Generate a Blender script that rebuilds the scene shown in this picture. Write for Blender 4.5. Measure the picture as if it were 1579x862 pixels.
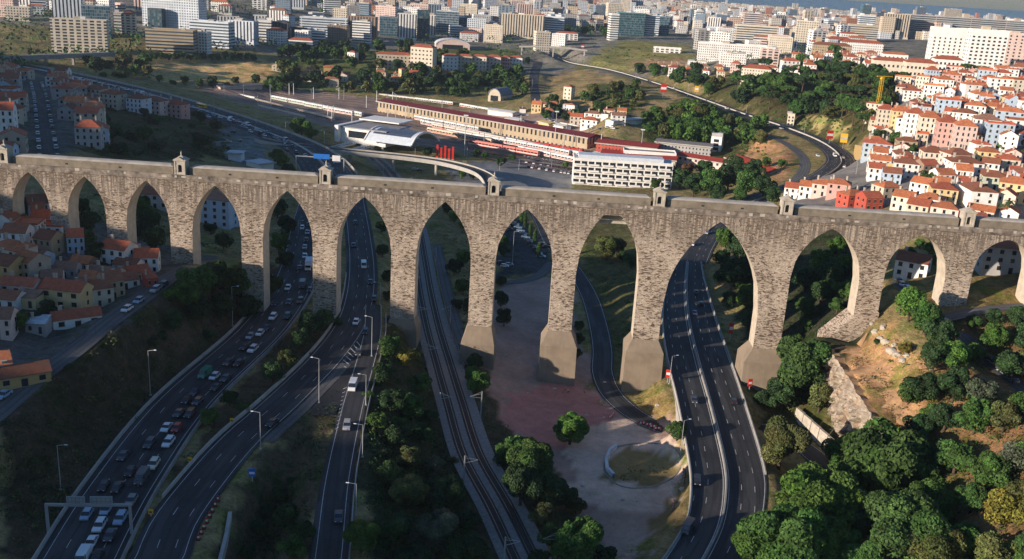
import bpy, bmesh, math, random
import numpy as np
from mathutils import Vector, Matrix
random.seed(7); rng = np.random.default_rng(7)
SC = bpy.context.scene
for _o in list(bpy.data.objects): bpy.data.objects.remove(_o)

# ------------------------------------------------------------------ camera
FPX = 1500.0; PITCH = math.radians(17.15); ROLL = math.radians(3.45); HC = 128.8
vF = np.array([0, math.cos(PITCH), -math.sin(PITCH)]); vR = np.array([1., 0, 0]); vU = np.array([0, math.sin(PITCH), math.cos(PITCH)])
vIx = math.cos(ROLL) * vR + math.sin(ROLL) * vU; vIu = -math.sin(ROLL) * vR + math.cos(ROLL) * vU
cd = bpy.data.cameras.new('camera'); cam = bpy.data.objects.new('camera', cd); SC.collection.objects.link(cam)
cd.sensor_width = 36; cd.lens = 36 * FPX / 1579; cd.clip_start = 1; cd.clip_end = 120000
m = Matrix(((vIx[0], vIu[0], -vF[0], 0), (vIx[1], vIu[1], -vF[1], 0), (vIx[2], vIu[2], -vF[2], HC), (0, 0, 0, 1)))
cam.matrix_world = m; SC.camera = cam
# ------------------------------------------------------------------ light
HAZE = .00005
SUN_AZ = math.radians(60)      # the sun stands behind the camera, this far round to its left
SUN_EL = math.radians(12.5)
sd = Vector((math.sin(SUN_AZ) * math.cos(SUN_EL), math.cos(SUN_AZ) * math.cos(SUN_EL), -math.sin(SUN_EL)))   # travel direction of light
sl = bpy.data.lights.new('sun', 'SUN'); sl.energy = 5.0; sl.angle = math.radians(0.5); sl.color = (1.0, 0.85, 0.70)
so = bpy.data.objects.new('sun', sl); SC.collection.objects.link(so); so.rotation_euler = sd.to_track_quat('-Z', 'Y').to_euler(); so.location = (0, 0, 400)
wd = bpy.data.worlds.new("World"); SC.world = wd; wd.use_nodes = True
nt = wd.node_tree; nt.nodes.clear()
sky = nt.nodes.new('ShaderNodeTexSky'); sky.sky_type = 'NISHITA'; sky.sun_disc = False
sky.sun_elevation = SUN_EL; sky.sun_rotation = math.atan2(-sd.x, -sd.y); sky.air_density = 1.4; sky.dust_density = .6; sky.ozone_density = 5.0
bg = nt.nodes.new('ShaderNodeBackground'); bg.inputs['Strength'].default_value = 0.086
wo = nt.nodes.new('ShaderNodeOutputWorld'); tn = nt.nodes.new('ShaderNodeMix'); tn.data_type = 'RGBA'; tn.blend_type = 'MULTIPLY'; tn.inputs[0].default_value = 1; nt.links.new(sky.outputs[0], tn.inputs[6]); tn.inputs[7].default_value = (.90, .95, 1.08, 1); nt.links.new(tn.outputs[2], bg.inputs[0]); nt.links.new(bg.outputs[0], wo.inputs[0])
SC.view_settings.view_transform = 'Standard'; SC.view_settings.look = 'None'; SC.view_settings.gamma = 1; SC.view_settings.exposure = 0.6
try:
    SC.view_settings.use_curve_mapping = False
except Exception: pass
SC.cycles.max_bounces = 5; SC.cycles.diffuse_bounces = 2; SC.cycles.glossy_bounces = 2; SC.cycles.transmission_bounces = 2; SC.cycles.volume_bounces = 0
SC.cycles.use_denoising = True; SC.cycles.use_adaptive_sampling = True; SC.cycles.adaptive_threshold = 0.02

# ------------------------------------------------------------------ pixel <-> world
def ray(px, py):
    d = vF + vIx * ((px - 789.5) / FPX) + vIu * ((431 - py) / FPX)
    return d / d[1]
def at(px, py, z):
    d = ray(px, py); t = (z - HC) / d[2]
    return np.array([d[0] * t, t, z])
def at_y(px, py, y):
    d = ray(px, py); return np.array([d[0] * y, y, HC + d[2] * y])
def proj(P):
    v = np.asarray(P, float) - np.array([0, 0, HC]); w = v @ vF
    return 789.5 + FPX * (v @ vIx) / w, 431 - FPX * (v @ vIu) / w

# ------------------------------------------------------------------ materials
MATS = {}
def nodes_of(name):
    mt = bpy.data.materials.new(name); mt.use_nodes = True; t = mt.node_tree; b = t.nodes['Principled BSDF']
    MATS[name] = mt
    return mt, t, b
def N(t, typ, **kw):
    n = t.nodes.new('ShaderNode' + typ)
    for k, v in kw.items(): setattr(n, k, v)
    return n
def lk(t, a, b): t.links.new(a, b)
def val(t, op, a, b=None, c=None):
    n = t.nodes.new('ShaderNodeMath'); n.operation = op
    for i, x in enumerate((a, b, c)):
        if x is None: continue
        if isinstance(x, (int, float)): n.inputs[i].default_value = x
        else: t.links.new(x, n.inputs[i])
    return n.outputs[0]
def mix(t, fac, a, b, mode='MIX'):
    n = t.nodes.new('ShaderNodeMix'); n.data_type = 'RGBA'; n.blend_type = mode
    for s, x in (('Factor', fac), ('A', a), ('B', b)):
        i = [q for q in n.inputs if q.name == s and q.enabled][0] if s == 'Factor' else [q for q in n.inputs if q.name == s and q.type == 'RGBA'][0]
        if isinstance(x, (int, float)): i.default_value = x
        elif isinstance(x, tuple): i.default_value = (x + (1,))[:4]
        else: t.links.new(x, i)
    return [q for q in n.outputs if q.type == 'RGBA'][0]
def ramp(t, fac, stops):
    n = t.nodes.new('ShaderNodeValToRGB'); e = n.color_ramp.elements
    while len(e) < len(stops): e.new(0.5)
    for el, (p, c) in zip(e, stops):
        el.position = p; el.color = (c + (1,))[:4] if isinstance(c, tuple) else (c, c, c, 1)
    t.links.new(fac, n.inputs[0]); return n.outputs[0]
def noise(t, vec, scale, detail=4, rough=0.6, dist=0.0):
    n = N(t, 'TexNoise'); n.inputs['Scale'].default_value = scale; n.inputs['Detail'].default_value = detail
    n.inputs['Roughness'].default_value = rough; n.inputs['Distortion'].default_value = dist
    if vec is not None: t.links.new(vec, n.inputs['Vector'])
    return n.outputs['Fac']
def coords(t, which='Object', scale=None, rot=None):
    tc = N(t, 'TexCoord'); o = tc.outputs[which]
    if scale or rot:
        mp = N(t, 'Mapping'); mp.inputs['Scale'].default_value = scale or (1, 1, 1)
        if rot: mp.inputs['Rotation'].default_value = rot
        t.links.new(o, mp.inputs['Vector']); o = mp.outputs[0]
    return o
def bump(t, b, h, strength, dist=0.1):
    n = N(t, 'Bump'); n.inputs['Strength'].default_value = strength; n.inputs['Distance'].default_value = dist
    t.links.new(h, n.inputs['Height']); t.links.new(n.outputs[0], b.inputs['Normal'])
def plain(name, col, rough=0.8, var=0.18, scale=0.6, metal=0.0, spec=0.3):
    mt, t, b = nodes_of(name)
    p = N(t, 'NewGeometry').outputs['Position']
    f = noise(t, p, scale, 5); f2 = ramp(t, f, [(0.3, 1 - var), (0.7, 1 + var * .6)])
    lk(t, mix(t, 1.0, col, f2, 'MULTIPLY'), b.inputs['Base Color'])
    b.inputs['Roughness'].default_value = rough; b.inputs['Metallic'].default_value = metal; b.inputs['Specular IOR Level'].default_value = spec
    return mt
def objcol(name, rough=0.8, var=0.12, scale=0.7, spec=0.3, coat=0.0, metal=0.0):
    """colour taken from the object's own colour"""
    mt, t, b = nodes_of(name)
    oi = N(t, 'ObjectInfo'); p = N(t, 'NewGeometry').outputs['Position']
    f = ramp(t, noise(t, p, scale, 6, .65), [(0.3, 1 - var), (0.7, 1 + var * .5)])
    lk(t, mix(t, 1.0, oi.outputs['Color'], f, 'MULTIPLY'), b.inputs['Base Color'])
    b.inputs['Roughness'].default_value = rough; b.inputs['Specular IOR Level'].default_value = spec; b.inputs['Coat Weight'].default_value = coat; b.inputs['Metallic'].default_value = metal
    return mt

# stone of the aqueduct: coursed rubble with dark pits, streaks running down from the cornice
def m_stone():
    mt, t, b = nodes_of('rubble_stone')
    P = coords(t, 'Object'); sx = N(t, 'SeparateXYZ'); lk(t, P, sx.inputs[0])
    hx = val(t, 'ADD', sx.outputs[0], val(t, 'MULTIPLY', sx.outputs[1], 1.0))
    cv = N(t, 'CombineXYZ'); lk(t, hx, cv.inputs[0]); lk(t, sx.outputs[2], cv.inputs[1])
    wob = N(t, 'TexNoise'); wob.inputs['Scale'].default_value = 0.5; wob.inputs['Detail'].default_value = 3; lk(t, cv.outputs[0], wob.inputs['Vector'])
    wv = N(t, 'VectorMath', operation='MULTIPLY_ADD'); lk(t, wob.outputs['Color'], wv.inputs[0]); wv.inputs[1].default_value = (0.9, 0.7, 0); lk(t, cv.outputs[0], wv.inputs[2])
    br = N(t, 'TexBrick'); lk(t, wv.outputs[0], br.inputs['Vector']); br.inputs['Scale'].default_value = 1.0
    br.inputs['Brick Width'].default_value = 1.1; br.inputs['Row Height'].default_value = 0.46; br.inputs['Mortar Size'].default_value = 0.05; br.inputs['Mortar Smooth'].default_value = 0.5
    br.inputs['Color1'].default_value = (0.53, 0.435, 0.34, 1); br.inputs['Color2'].default_value = (0.37, 0.295, 0.23, 1); br.inputs['Mortar'].default_value = (0.15, 0.11, 0.085, 1)
    st = N(t, 'Mapping'); st.inputs['Scale'].default_value = (0.42, 1.35, 1); lk(t, cv.outputs[0], st.inputs['Vector'])
    pits = noise(t, st.outputs[0], 1.6, 3, .55, 0.6)
    big = noise(t, cv.outputs[0], 0.11, 3, .6)
    pit = ramp(t, val(t, 'ADD', pits, val(t, 'MULTIPLY', val(t, 'SUBTRACT', big, .5), .35)), [(0.38, 1.0), (0.44, 0.0)])
    c = mix(t, ramp(t, noise(t, cv.outputs[0], 0.6, 5, .7), [(0.35, 0.0), (0.65, 1.0)]), br.outputs['Color'], (0.68, 0.57, 0.46))
    c = mix(t, 0.38, c, br.outputs['Color'])
    c = mix(t, val(t, 'MULTIPLY', pit, 0.92), c, (0.07, 0.05, 0.038))
    st2 = N(t, 'Mapping'); st2.inputs['Scale'].default_value = (0.9, 3.2, 1); lk(t, cv.outputs[0], st2.inputs['Vector'])
    p2 = ramp(t, noise(t, st2.outputs[0], 1.0, 2, .5, .3), [(0.36, 1.0), (0.42, 0.0)]); c = mix(t, val(t, 'MULTIPLY', p2, 0.8), c, (0.085, 0.06, 0.045))
    # weathering: grey-brown wash toward the top, in vertical streaks
    sm = N(t, 'Mapping'); sm.inputs['Scale'].default_value = (1.0, 0.05, 1); lk(t, cv.outputs[0], sm.inputs['Vector'])
    stn = noise(t, sm.outputs[0], 1.3, 4, .7)
    hgt = N(t, 'MapRange'); lk(t, sx.outputs[2], hgt.inputs[0]); hgt.inputs[1].default_value = 47; hgt.inputs[2].default_value = 58
    wash = val(t, 'MULTIPLY', hgt.outputs[0], ramp(t, stn, [(0.42, 0.1), (0.54, 0.95)]))
    c = mix(t, wash, c, (0.17, 0.14, 0.115))
    drip = val(t, 'MULTIPLY', hgt.outputs[0], ramp(t, noise(t, sm.outputs[0], 2.3, 2, .5), [(0.62, 0.0), (0.68, 0.6)]))
    c = mix(t, drip, c, (0.50, 0.42, 0.33))
    c = mix(t, ramp(t, big, [(0.40, 0.25), (0.6, 0.0)]), c, (0.20, 0.145, 0.10))
    lk(t, c, b.inputs['Base Color']); b.inputs['Roughness'].default_value = 0.95; b.inputs['Specular IOR Level'].default_value = 0.1
    h = val(t, 'SUBTRACT', val(t, 'MULTIPLY', br.outputs['Fac'], -0.5), val(t, 'MULTIPLY', pit, 1.2))
    h = val(t, 'ADD', h, val(t, 'MULTIPLY', noise(t, cv.outputs[0], 3.0, 3), .6))
    bump(t, b, h, 0.6, 0.28)
m_stone()
plain('reveal_stone', (0.50, 0.43, 0.34), 0.9, .2, .5)
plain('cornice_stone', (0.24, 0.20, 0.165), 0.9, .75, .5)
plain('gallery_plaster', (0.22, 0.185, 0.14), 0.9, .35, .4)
plain('gallery_cap', (0.42, 0.38, 0.33), 0.9, .25, .3)
plain('pale_limestone', (0.45, 0.40, 0.33), 0.85, .25, .8)
def m_concrete_base():
    mt, t, b = nodes_of('pier_concrete')
    P = coords(t, 'Object', (1.2, 1.2, 0.06)); f = noise(t, P, 0.8, 5, .6)
    c = mix(t, f, (0.30, 0.235, 0.165), (0.21, 0.165, 0.12))
    c = mix(t, ramp(t, noise(t, coords(t, 'Object'), .25, 4), [(.4, 0.), (.7, .5)]), c, (0.13, 0.10, 0.075))
    lk(t, c, b.inputs['Base Color']); b.inputs['Roughness'].default_value = .95
m_concrete_base()
def m_asphalt(name, col, col2):
    mt, t, b = nodes_of(name)
    p = N(t, 'NewGeometry').outputs['Position']
    f = noise(t, p, 0.06, 5, .65); g = noise(t, p, 1.6, 3, .7)
    c = mix(t, ramp(t, f, [(.35, 0.), (.65, 1.)]), col, col2); c = mix(t, 1.0, c, ramp(t, g, [(.3, .8), (.7, 1.15)]), 'MULTIPLY')
    v = N(t, 'TexVoronoi'); v.feature = 'DISTANCE_TO_EDGE'; v.inputs['Scale'].default_value = 0.13; lk(t, p, v.inputs['Vector'])
    c = mix(t, ramp(t, v.outputs['Distance'], [(0.0, .5), (0.012, 0.)]), c, (0.02, 0.02, 0.021))
    uvn = N(t, 'UVMap'); su = N(t, 'SeparateXYZ'); lk(t, uvn.outputs[0], su.inputs[0])
    wt = val(t, 'COSINE', val(t, 'MULTIPLY', su.outputs[0], 3.49)); tr = ramp(t, wt, [(.2, .0), (1., .38)]); c = mix(t, tr, c, (0.015, 0.015, 0.017))
    sm = N(t, 'Mapping'); sm.inputs['Scale'].default_value = (.35, .03, 1); lk(t, uvn.outputs[0], sm.inputs['Vector']); pt = noise(t, sm.outputs[0], 1.0, 2, .4)
    c = mix(t, ramp(t, pt, [(.55, 0.), (.57, .45)]), c, (0.085, 0.085, 0.085)); c = mix(t, ramp(t, pt, [(.36, .5), (.38, 0.)]), c, (0.018, 0.018, 0.02))
    lk(t, c, b.inputs['Base Color']); b.inputs['Roughness'].default_value = .8; b.inputs['Specular IOR Level'].default_value = .3
m_asphalt('asphalt', (0.030, 0.032, 0.037), (0.055, 0.056, 0.060))
m_asphalt('worn_asphalt', (0.10, 0.10, 0.10), (0.14, 0.135, 0.13))
m_asphalt('dirt_track', (0.34, 0.285, 0.25), (0.44, 0.38, 0.335))
plain('road_paint', (0.58, 0.58, 0.57), .6, .3, .8)
plain('kerb_concrete', (0.30, 0.29, 0.27), .9, .25, .5)
plain('pale_concrete', (0.42, 0.40, 0.36), .9, .2, .3)
plain('ballast', (0.27, 0.25, 0.23), .95, .3, 1.2)
plain('yard_ballast', (0.20, 0.135, 0.11), .95, .35, 1.2)
plain('ballast_dark', (0.06, 0.05, 0.045), .95, .3, 1.2)
plain('rail_steel', (0.38, 0.32, 0.28), .35, .2, .5, metal=.8)
plain('galvanised_steel', (0.42, 0.43, 0.44), .5, .12, .5, metal=.4)
plain('dark_glass', (0.02, 0.025, 0.032), .12, .1, .5, spec=.8)
plain('black_rubber', (0.02, 0.02, 0.02), .8)
plain('red_plastic', (0.55, 0.03, 0.02), .5); plain('white_plastic', (0.75, 0.75, 0.75), .5); plain('blue_paint', (0.02, 0.16, 0.55), .5)
plain('yellow_paint', (0.75, 0.42, 0.03), .5); plain('lamp_head', (0.75, 0.76, 0.78), .4)
plain('bark', (0.085, 0.06, 0.042), .95, .3, 1.0)
objcol('painted_wall', .9, .16, .35); objcol('car_paint', .35, .03, .3, .5, .6); objcol('roof_sheet', .85, .22, .4)
def m_leaf(name):
    mt, t, b = nodes_of(name)
    oi = N(t, 'ObjectInfo'); p = N(t, 'NewGeometry').outputs['Position']
    at_ = N(t, 'Attribute', attribute_name='tone')
    f = ramp(t, noise(t, p, 0.35, 3, .6), [(.3, .6), (.7, 1.35)])
    c = mix(t, 1.0, oi.outputs['Color'], f, 'MULTIPLY'); c = mix(t, 1.0, c, at_.outputs['Color'], 'MULTIPLY')
    lk(t, c, b.inputs['Base Color']); b.inputs['Roughness'].default_value = .75; b.inputs['Specular IOR Level'].default_value = .2
    b.inputs['Subsurface Weight'].default_value = 0.0
    return mt
m_leaf('leaf')
def m_tiles():
    mt, t, b = nodes_of('roof_tiles')
    oi = N(t, 'ObjectInfo'); P = coords(t, 'Object'); g = N(t, 'NewGeometry').outputs['Position']
    w = N(t, 'TexWave'); w.wave_type = 'BANDS'; w.bands_direction = 'X'; w.inputs['Scale'].default_value = 1.1; w.inputs['Distortion'].default_value = .3; lk(t, P, w.inputs['Vector'])
    c = mix(t, 1.0, oi.outputs['Color'], ramp(t, noise(t, g, .9, 5, .7), [(.25, .55), (.75, 1.25)]), 'MULTIPLY')
    c = mix(t, val(t, 'MULTIPLY', w.outputs['Fac'], .28), c, (0.07, 0.03, 0.02))
    c = mix(t, ramp(t, noise(t, g, .25, 4), [(.5, 0.), (.75, .45)]), c, (0.10, 0.075, 0.055))
    lk(t, c, b.inputs['Base Color']); b.inputs['Roughness'].default_value = .9; bump(t, b, w.outputs['Fac'], .4, .06)
m_tiles()
def m_facade(name, fh, bay, wh, ww, glass, frame_dark=0.6, vertical=False):
    """wall in the object's colour with a regular grid of windows; object coordinates are metres"""
    mt, t, b = nodes_of(name)
    oi = N(t, 'ObjectInfo'); tc = N(t, 'TexCoord'); s = N(t, 'SeparateXYZ'); lk(t, tc.outputs['Object'], s.inputs[0])
    nn = N(t, 'SeparateXYZ'); lk(t, tc.outputs['Normal'], nn.inputs[0])
    ax = val(t, 'GREATER_THAN', val(t, 'ABSOLUTE', nn.outputs[0]), .7); up = val(t, 'GREATER_THAN', nn.outputs[2], .5)
    u = val(t, 'ADD', val(t, 'MULTIPLY', s.outputs[1], ax), val(t, 'MULTIPLY', s.outputs[0], val(t, 'SUBTRACT', 1.0, ax)))
    fz = val(t, 'FRACT', val(t, 'DIVIDE', s.outputs[2], fh)); fu = val(t, 'FRACT', val(t, 'ADD', val(t, 'DIVIDE', u, bay), .5))
    wz = val(t, 'LESS_THAN', val(t, 'ABSOLUTE', val(t, 'SUBTRACT', fz, .52)), wh / 2)
    wu = val(t, 'LESS_THAN', val(t, 'ABSOLUTE', val(t, 'SUBTRACT', fu, .5)), ww / 2)
    win = val(t, 'MULTIPLY', val(t, 'MULTIPLY', wz, wu), val(t, 'SUBTRACT', 1.0, up))
    cell = N(t, 'CombineXYZ'); lk(t, val(t, 'FLOOR', val(t, 'ADD', val(t, 'DIVIDE', u, bay), .5)), cell.inputs[0]); lk(t, val(t, 'FLOOR', val(t, 'DIVIDE', s.outputs[2], fh)), cell.inputs[1]); lk(t, ax, cell.inputs[2])
    wn = N(t, 'TexWhiteNoise'); wn.noise_dimensions = '3D'; lk(t, cell.outputs[0], wn.inputs['Vector'])
    g = mix(t, ramp(t, wn.outputs['Value'], [(.55, 0.), (1., .35)]), glass, (0.35, 0.35, 0.33))
    p = N(t, 'NewGeometry').outputs['Position']
    wall = mix(t, 1.0, oi.outputs['Color'], ramp(t, noise(t, p, .12, 5, .6), [(.3, .8), (.7, 1.08)]), 'MULTIPLY')
    wall = mix(t, up, wall, mix(t, noise(t, p, .2, 4), (0.22, 0.20, 0.18), (0.34, 0.31, 0.28)))
    lk(t, mix(t, win, wall, g), b.inputs['Base Color'])
    lk(t, val(t, 'SUBTRACT', .85, val(t, 'MULTIPLY', win, .68)), b.inputs['Roughness'])
    hh = val(t, 'MULTIPLY', win, -1.0); bump(t, b, hh, .8, .3)
m_facade('facade_grid', 3.1, 3.2, .48, .45, (0.03, 0.04, 0.05))
m_facade('facade_bands', 3.4, 60.0, .45, .98, (0.035, 0.06, 0.08))
m_facade('facade_glass', 3.6, 2.4, .84, .88, (0.025, 0.07, 0.095))
m_facade('facade_fins', 90.0, 4.2, .96, .42, (0.03, 0.035, 0.045))
m_facade('facade_balconies', 3.0, 6.5, .55, .62, (0.05, 0.05, 0.055))
m_facade('facade_small', 2.9, 2.6, .42, .34, (0.035, 0.035, 0.04))

# ------------------------------------------------------------------ mesh helpers
class MB:
    def __init__(s): s.v = []; s.f = []; s.mi = []
    def quad(s, a, b, c, d, mi=0):
        n = len(s.v); s.v += [tuple(a), tuple(b), tuple(c), tuple(d)]; s.f.append((n, n + 1, n + 2, n + 3)); s.mi.append(mi)
    def poly(s, pts, mi=0):
        n = len(s.v); s.v += [tuple(p) for p in pts]; s.f.append(tuple(range(n, n + len(pts)))); s.mi.append(mi)
    def box(s, x0, x1, y0, y1, z0, z1, mi=0, top=None, tx=0.0, ty=0.0):
        """box; tx, ty draw the top in"""
        n = len(s.v)
        s.v += [(x0, y0, z0), (x1, y0, z0), (x1, y1, z0), (x0, y1, z0), (x0 + tx, y0 + ty, z1), (x1 - tx, y0 + ty, z1), (x1 - tx, y1 - ty, z1), (x0 + tx, y1 - ty, z1)]
        s.f += [(n, n + 1, n + 5, n + 4), (n + 1, n + 2, n + 6, n + 5), (n + 2, n + 3, n + 7, n + 6), (n + 3, n, n + 4, n + 7), (n + 4, n + 5, n + 6, n + 7), (n + 3, n + 2, n + 1, n)]
        s.mi += [mi] * 4 + [mi if top is None else top, mi]
    def tube(s, a, b, r0, r1=None, n=8, mi=0, cap=True):
        a = Vector(a); b = Vector(b); r1 = r0 if r1 is None else r1; d = (b - a).normalized()
        u = d.orthogonal().normalized(); w = d.cross(u); k = len(s.v)
        for c, r in ((a, r0), (b, r1)):
            for i in range(n):
                q = 2 * math.pi * i / n; s.v.append(tuple(c + u * (math.cos(q) * r) + w * (math.sin(q) * r)))
        for i in range(n):
            j = (i + 1) % n; s.f.append((k + i, k + j, k + n + j, k + n + i)); s.mi.append(mi)
        if cap:
            s.f.append(tuple(k + n + i for i in range(n))); s.mi.append(mi); s.f.append(tuple(k + n - 1 - i for i in range(n))); s.mi.append(mi)
    def mesh(s, name, mats, smooth=False):
        me = bpy.data.meshes.new(name); me.from_pydata(s.v, [], s.f)
        for q in (mats if isinstance(mats, (list, tuple)) else [mats]): me.materials.append(MATS[q] if isinstance(q, str) else q)
        if any(s.mi): me.polygons.foreach_set('material_index', s.mi)
        if smooth: me.polygons.foreach_set('use_smooth', [True] * len(s.f))
        me.update(); return me
    def build(s, name, mats, parent=None, smooth=False, col=None, weld=False):
        o = bpy.data.objects.new(name, s.mesh(name, mats, smooth)); SC.collection.objects.link(o)
        if weld:
            bm = bmesh.new(); bm.from_mesh(o.data); bmesh.ops.remove_doubles(bm, verts=bm.verts, dist=1e-4); bm.to_mesh(o.data); bm.free()
        if parent is not None: o.parent = parent
        if col is not None: o.color = (*col, 1)
        return o
def tag(o, label, cat, group=None):
    if label: o['label'] = label
    o['category'] = cat
    if group: o['group'] = group
    return o
def empty(name, loc=(0, 0, 0), rz=0.0):
    o = bpy.data.objects.new(name, None); SC.collection.objects.link(o); o.location = loc; o.rotation_euler = (0, 0, rz); o.empty_display_size = 1; return o
def struct(o, kind='structure'): o['kind'] = kind; return o
KIDS = {}
def copy_tree(o, loc=None, rz=None, scale=None, color=None, parent=None):
    c = o.copy(); SC.collection.objects.link(c); c.parent = parent
    if loc is not None: c.location = loc
    if rz is not None: c.rotation_euler = (0, 0, rz)
    if scale is not None: c.scale = scale
    kids = KIDS.get(o.name)
    if kids is None:
        kids = list(o.children); KIDS[o.name] = kids
    for ch in kids:
        d = copy_tree(ch, parent=c)
        if color and ch.name.split('.')[0] in color: d.color = (*color[ch.name.split('.')[0]], 1)
    if color and 'self' in color: c.color = (*color['self'], 1)
    return c
def remove_tree(o):
    for ch in list(o.children): remove_tree(ch)
    bpy.data.objects.remove(o)

# ------------------------------------------------------------------ roads: edge pairs (left px, right px, z) or centre + width, resolved to world centre lines
def catmull(P, n=10):
    P = np.asarray(P, float)
    if len(P) < 3: return np.array([P[0] + (P[-1] - P[0]) * i / n for i in range(n + 1)])
    Q = np.vstack([2 * P[0] - P[1], P, 2 * P[-1] - P[-2]]); out = []
    for i in range(1, len(Q) - 2):
        for k in range(n):
            t = k / n; out.append(0.5 * ((2 * Q[i]) + (-Q[i - 1] + Q[i + 1]) * t + (2 * Q[i - 1] - 5 * Q[i] + 4 * Q[i + 1] - Q[i + 2]) * t * t + (-Q[i - 1] + 3 * Q[i] - 3 * Q[i + 1] + Q[i + 2]) * t ** 3))
    out.append(P[-1]); return np.array(out)
def resample(P, step):
    d = np.r_[0, np.cumsum(np.linalg.norm(np.diff(P[:, :3], axis=0), axis=1))]; n = max(2, int(d[-1] / step) + 1); q = np.linspace(0, d[-1], n)
    return np.stack([np.interp(q, d, P[:, k]) for k in range(P.shape[1])], 1)
ROADS = {}
def road_pairs(name, rows, step=5):
    """rows: (lx, ly, rx, ry, z)"""
    L = np.array([at(a, b, z) for a, b, c, d, z in rows]); R = np.array([at(c, d, z) for a, b, c, d, z in rows])
    P = catmull(np.hstack([L, R]), 12)
    C = (P[:, :3] + P[:, 3:]) / 2; W = np.linalg.norm((P[:, 3:] - P[:, :3])[:, :2], axis=1, keepdims=True)
    T = np.gradient(C[:, :2], axis=0); T /= np.linalg.norm(T, axis=1, keepdims=True); nrm = np.stack([T[:, 1], -T[:, 0]], 1)
    W = np.abs(np.sum((P[:, 3:5] - P[:, :2]) * nrm, axis=1, keepdims=True))
    Wk = np.convolve(np.pad(W[:, 0], 6, mode='edge'), np.ones(13) / 13, 'valid')[:, None]
    ROADS[name] = resample(np.hstack([C, Wk / 2]), step)
def road_mid(name, rows, step=5):
    """rows: (px, py, z, width)"""
    P = np.array([list(at(a, b, z)) + [w / 2] for a, b, z, w in rows]); ROADS[name] = resample(catmull(P, 12), step)
road_mid('motorway_jam', [(105, 900, 15, 16), (122, 862, 15, 16), (190, 745, 15.5, 16), (284, 620, 16.5, 16), (400, 512, 18, 16), (448, 445, 18.8, 15.5), (466, 395, 19.2, 15), (474, 350, 19.4, 14), (484, 305, 19.4, 13), (482, 262, 20, 13), (455, 232, 20, 13), (400, 205, 21, 13), (330, 180, 22, 13), (240, 153, 24, 13), (160, 133, 27, 13), (90, 117, 30, 13), (20, 103, 32, 13)])
road_mid('motorway_slip', [(222, 900, 15, 12), (245, 862, 15, 12), (268, 806, 15.3, 11.5), (312, 745, 15.7, 11.5), (370, 678, 16.2, 11), (435, 620, 16.9, 10.5), (503, 552, 17.6, 10.5), (541, 500, 18, 11), (555, 455, 18.4, 12), (558, 410, 18.7, 12), (554, 365, 19, 12), (548, 325, 19.2, 12), (540, 285, 19.4, 12), (515, 250, 20, 12), (478, 225, 20, 12), (430, 205, 20.6, 12), (360, 180, 21.8, 12), (260, 150, 24.3, 12), (170, 128, 27, 12), (100, 113, 30, 12), (30, 100, 32, 12)])
road_mid('exit_road', [(494, 910, 14, 8), (506, 862, 14.6, 8), (520, 740, 15.8, 7.5), (543, 630, 16.8, 6.5), (560, 570, 17.6, 6), (574, 515, 18.1, 5.5), (576, 470, 18.4, 4.5)])
road_pairs('motorway_right', [(985, 915, 1130, 915, 5.5), (1024, 862, 1156, 862, 5.6), (1053, 815, 1174, 808, 5.8), (1063, 765, 1181, 760, 6), (1061, 713, 1177, 713, 6), (1044, 620, 1149, 622, 6), (1028, 555, 1127, 556, 6.2), (1021, 500, 1107, 498, 6.4), (1025, 451, 1093, 449, 6.6), (1042, 405, 1080, 402, 7)])
road_mid('motorway_bend', [(1060, 403, 7, 19), (1072, 378, 7.3, 19), (1092, 352, 8, 19), (1130, 325, 10, 19), (1185, 303, 13, 19), (1245, 285, 17, 19), (1288, 262, 21, 20), (1296, 243, 23, 20), (1268, 220, 25, 19), (1215, 198, 27, 18), (1150, 177, 28, 17), (1080, 152, 28, 16), (1010, 128, 28, 15), (940, 108, 28, 15), (880, 97, 28, 15), (852, 85, 28, 15)])
road_mid('slip_road_right', [(1100, 338, 9, 7), (1160, 310, 12, 7), (1215, 285, 16, 7), (1240, 262, 20, 7), (1236, 240, 22, 7), (1213, 222, 24, 7), (1180, 207, 26, 6)])
road_mid('lower_road', [(822, 318, 2, 8), (836, 345, 2, 8), (852, 378, 2, 8), (884, 415, 1.5, 8), (908, 455, 1, 8), (922, 500, .6, 8), (929, 540, .3, 8), (929, 575, .2, 8), (945, 610, .1, 8), (985, 643, .1, 8), (1035, 664, .1, 8), (1100, 672, .1, 8), (1170, 660, .2, 8), (1225, 680, .3, 8), (1285, 730, .4, 8), (1330, 800, .5, 8)])
road_mid('dirt_loop', [(1015, 668, .2, 6), (960, 668, .2, 9), (908, 690, .2, 14), (895, 725, .2, 13), (935, 770, .2, 14), (1000, 775, .2, 14), (1042, 742, .3, 8), (1056, 715, .5, 4)])
road_mid('cottage_street', [(-40, 665, 27, 7), (10, 622, 28, 7), (60, 580, 29.5, 6.5), (115, 540, 31, 6.5), (170, 495, 32.2, 6.5), (215, 462, 33, 7), (255, 432, 33.5, 7), (290, 412, 33.5, 6)])
road_mid('railway', [(835, 905, 5.5, 12), (812, 862, 5.5, 12), (772, 780, 5.5, 12), (728, 700, 5.6, 12), (703, 620, 5.8, 12), (685, 560, 6, 12), (669, 505, 6.2, 12), (657, 450, 6.4, 11), (649, 400, 6.6, 11), (640, 350, 6.8, 11), (622, 300, 7, 11), (600, 265, 7, 11), (575, 240, 7, 11)])
road_mid('car_park_lane', [(766, 436, 2, 5), (800, 434, 2, 5), (832, 424, 2, 5), (852, 404, 2, 5)])
road_mid('side_street_right', [(1385, 435, 38, 6), (1425, 470, 36.5, 6), (1450, 492, 35, 7), (1487, 520, 33, 6), (1530, 560, 30, 6), (1590, 610, 27, 6)])
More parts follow.
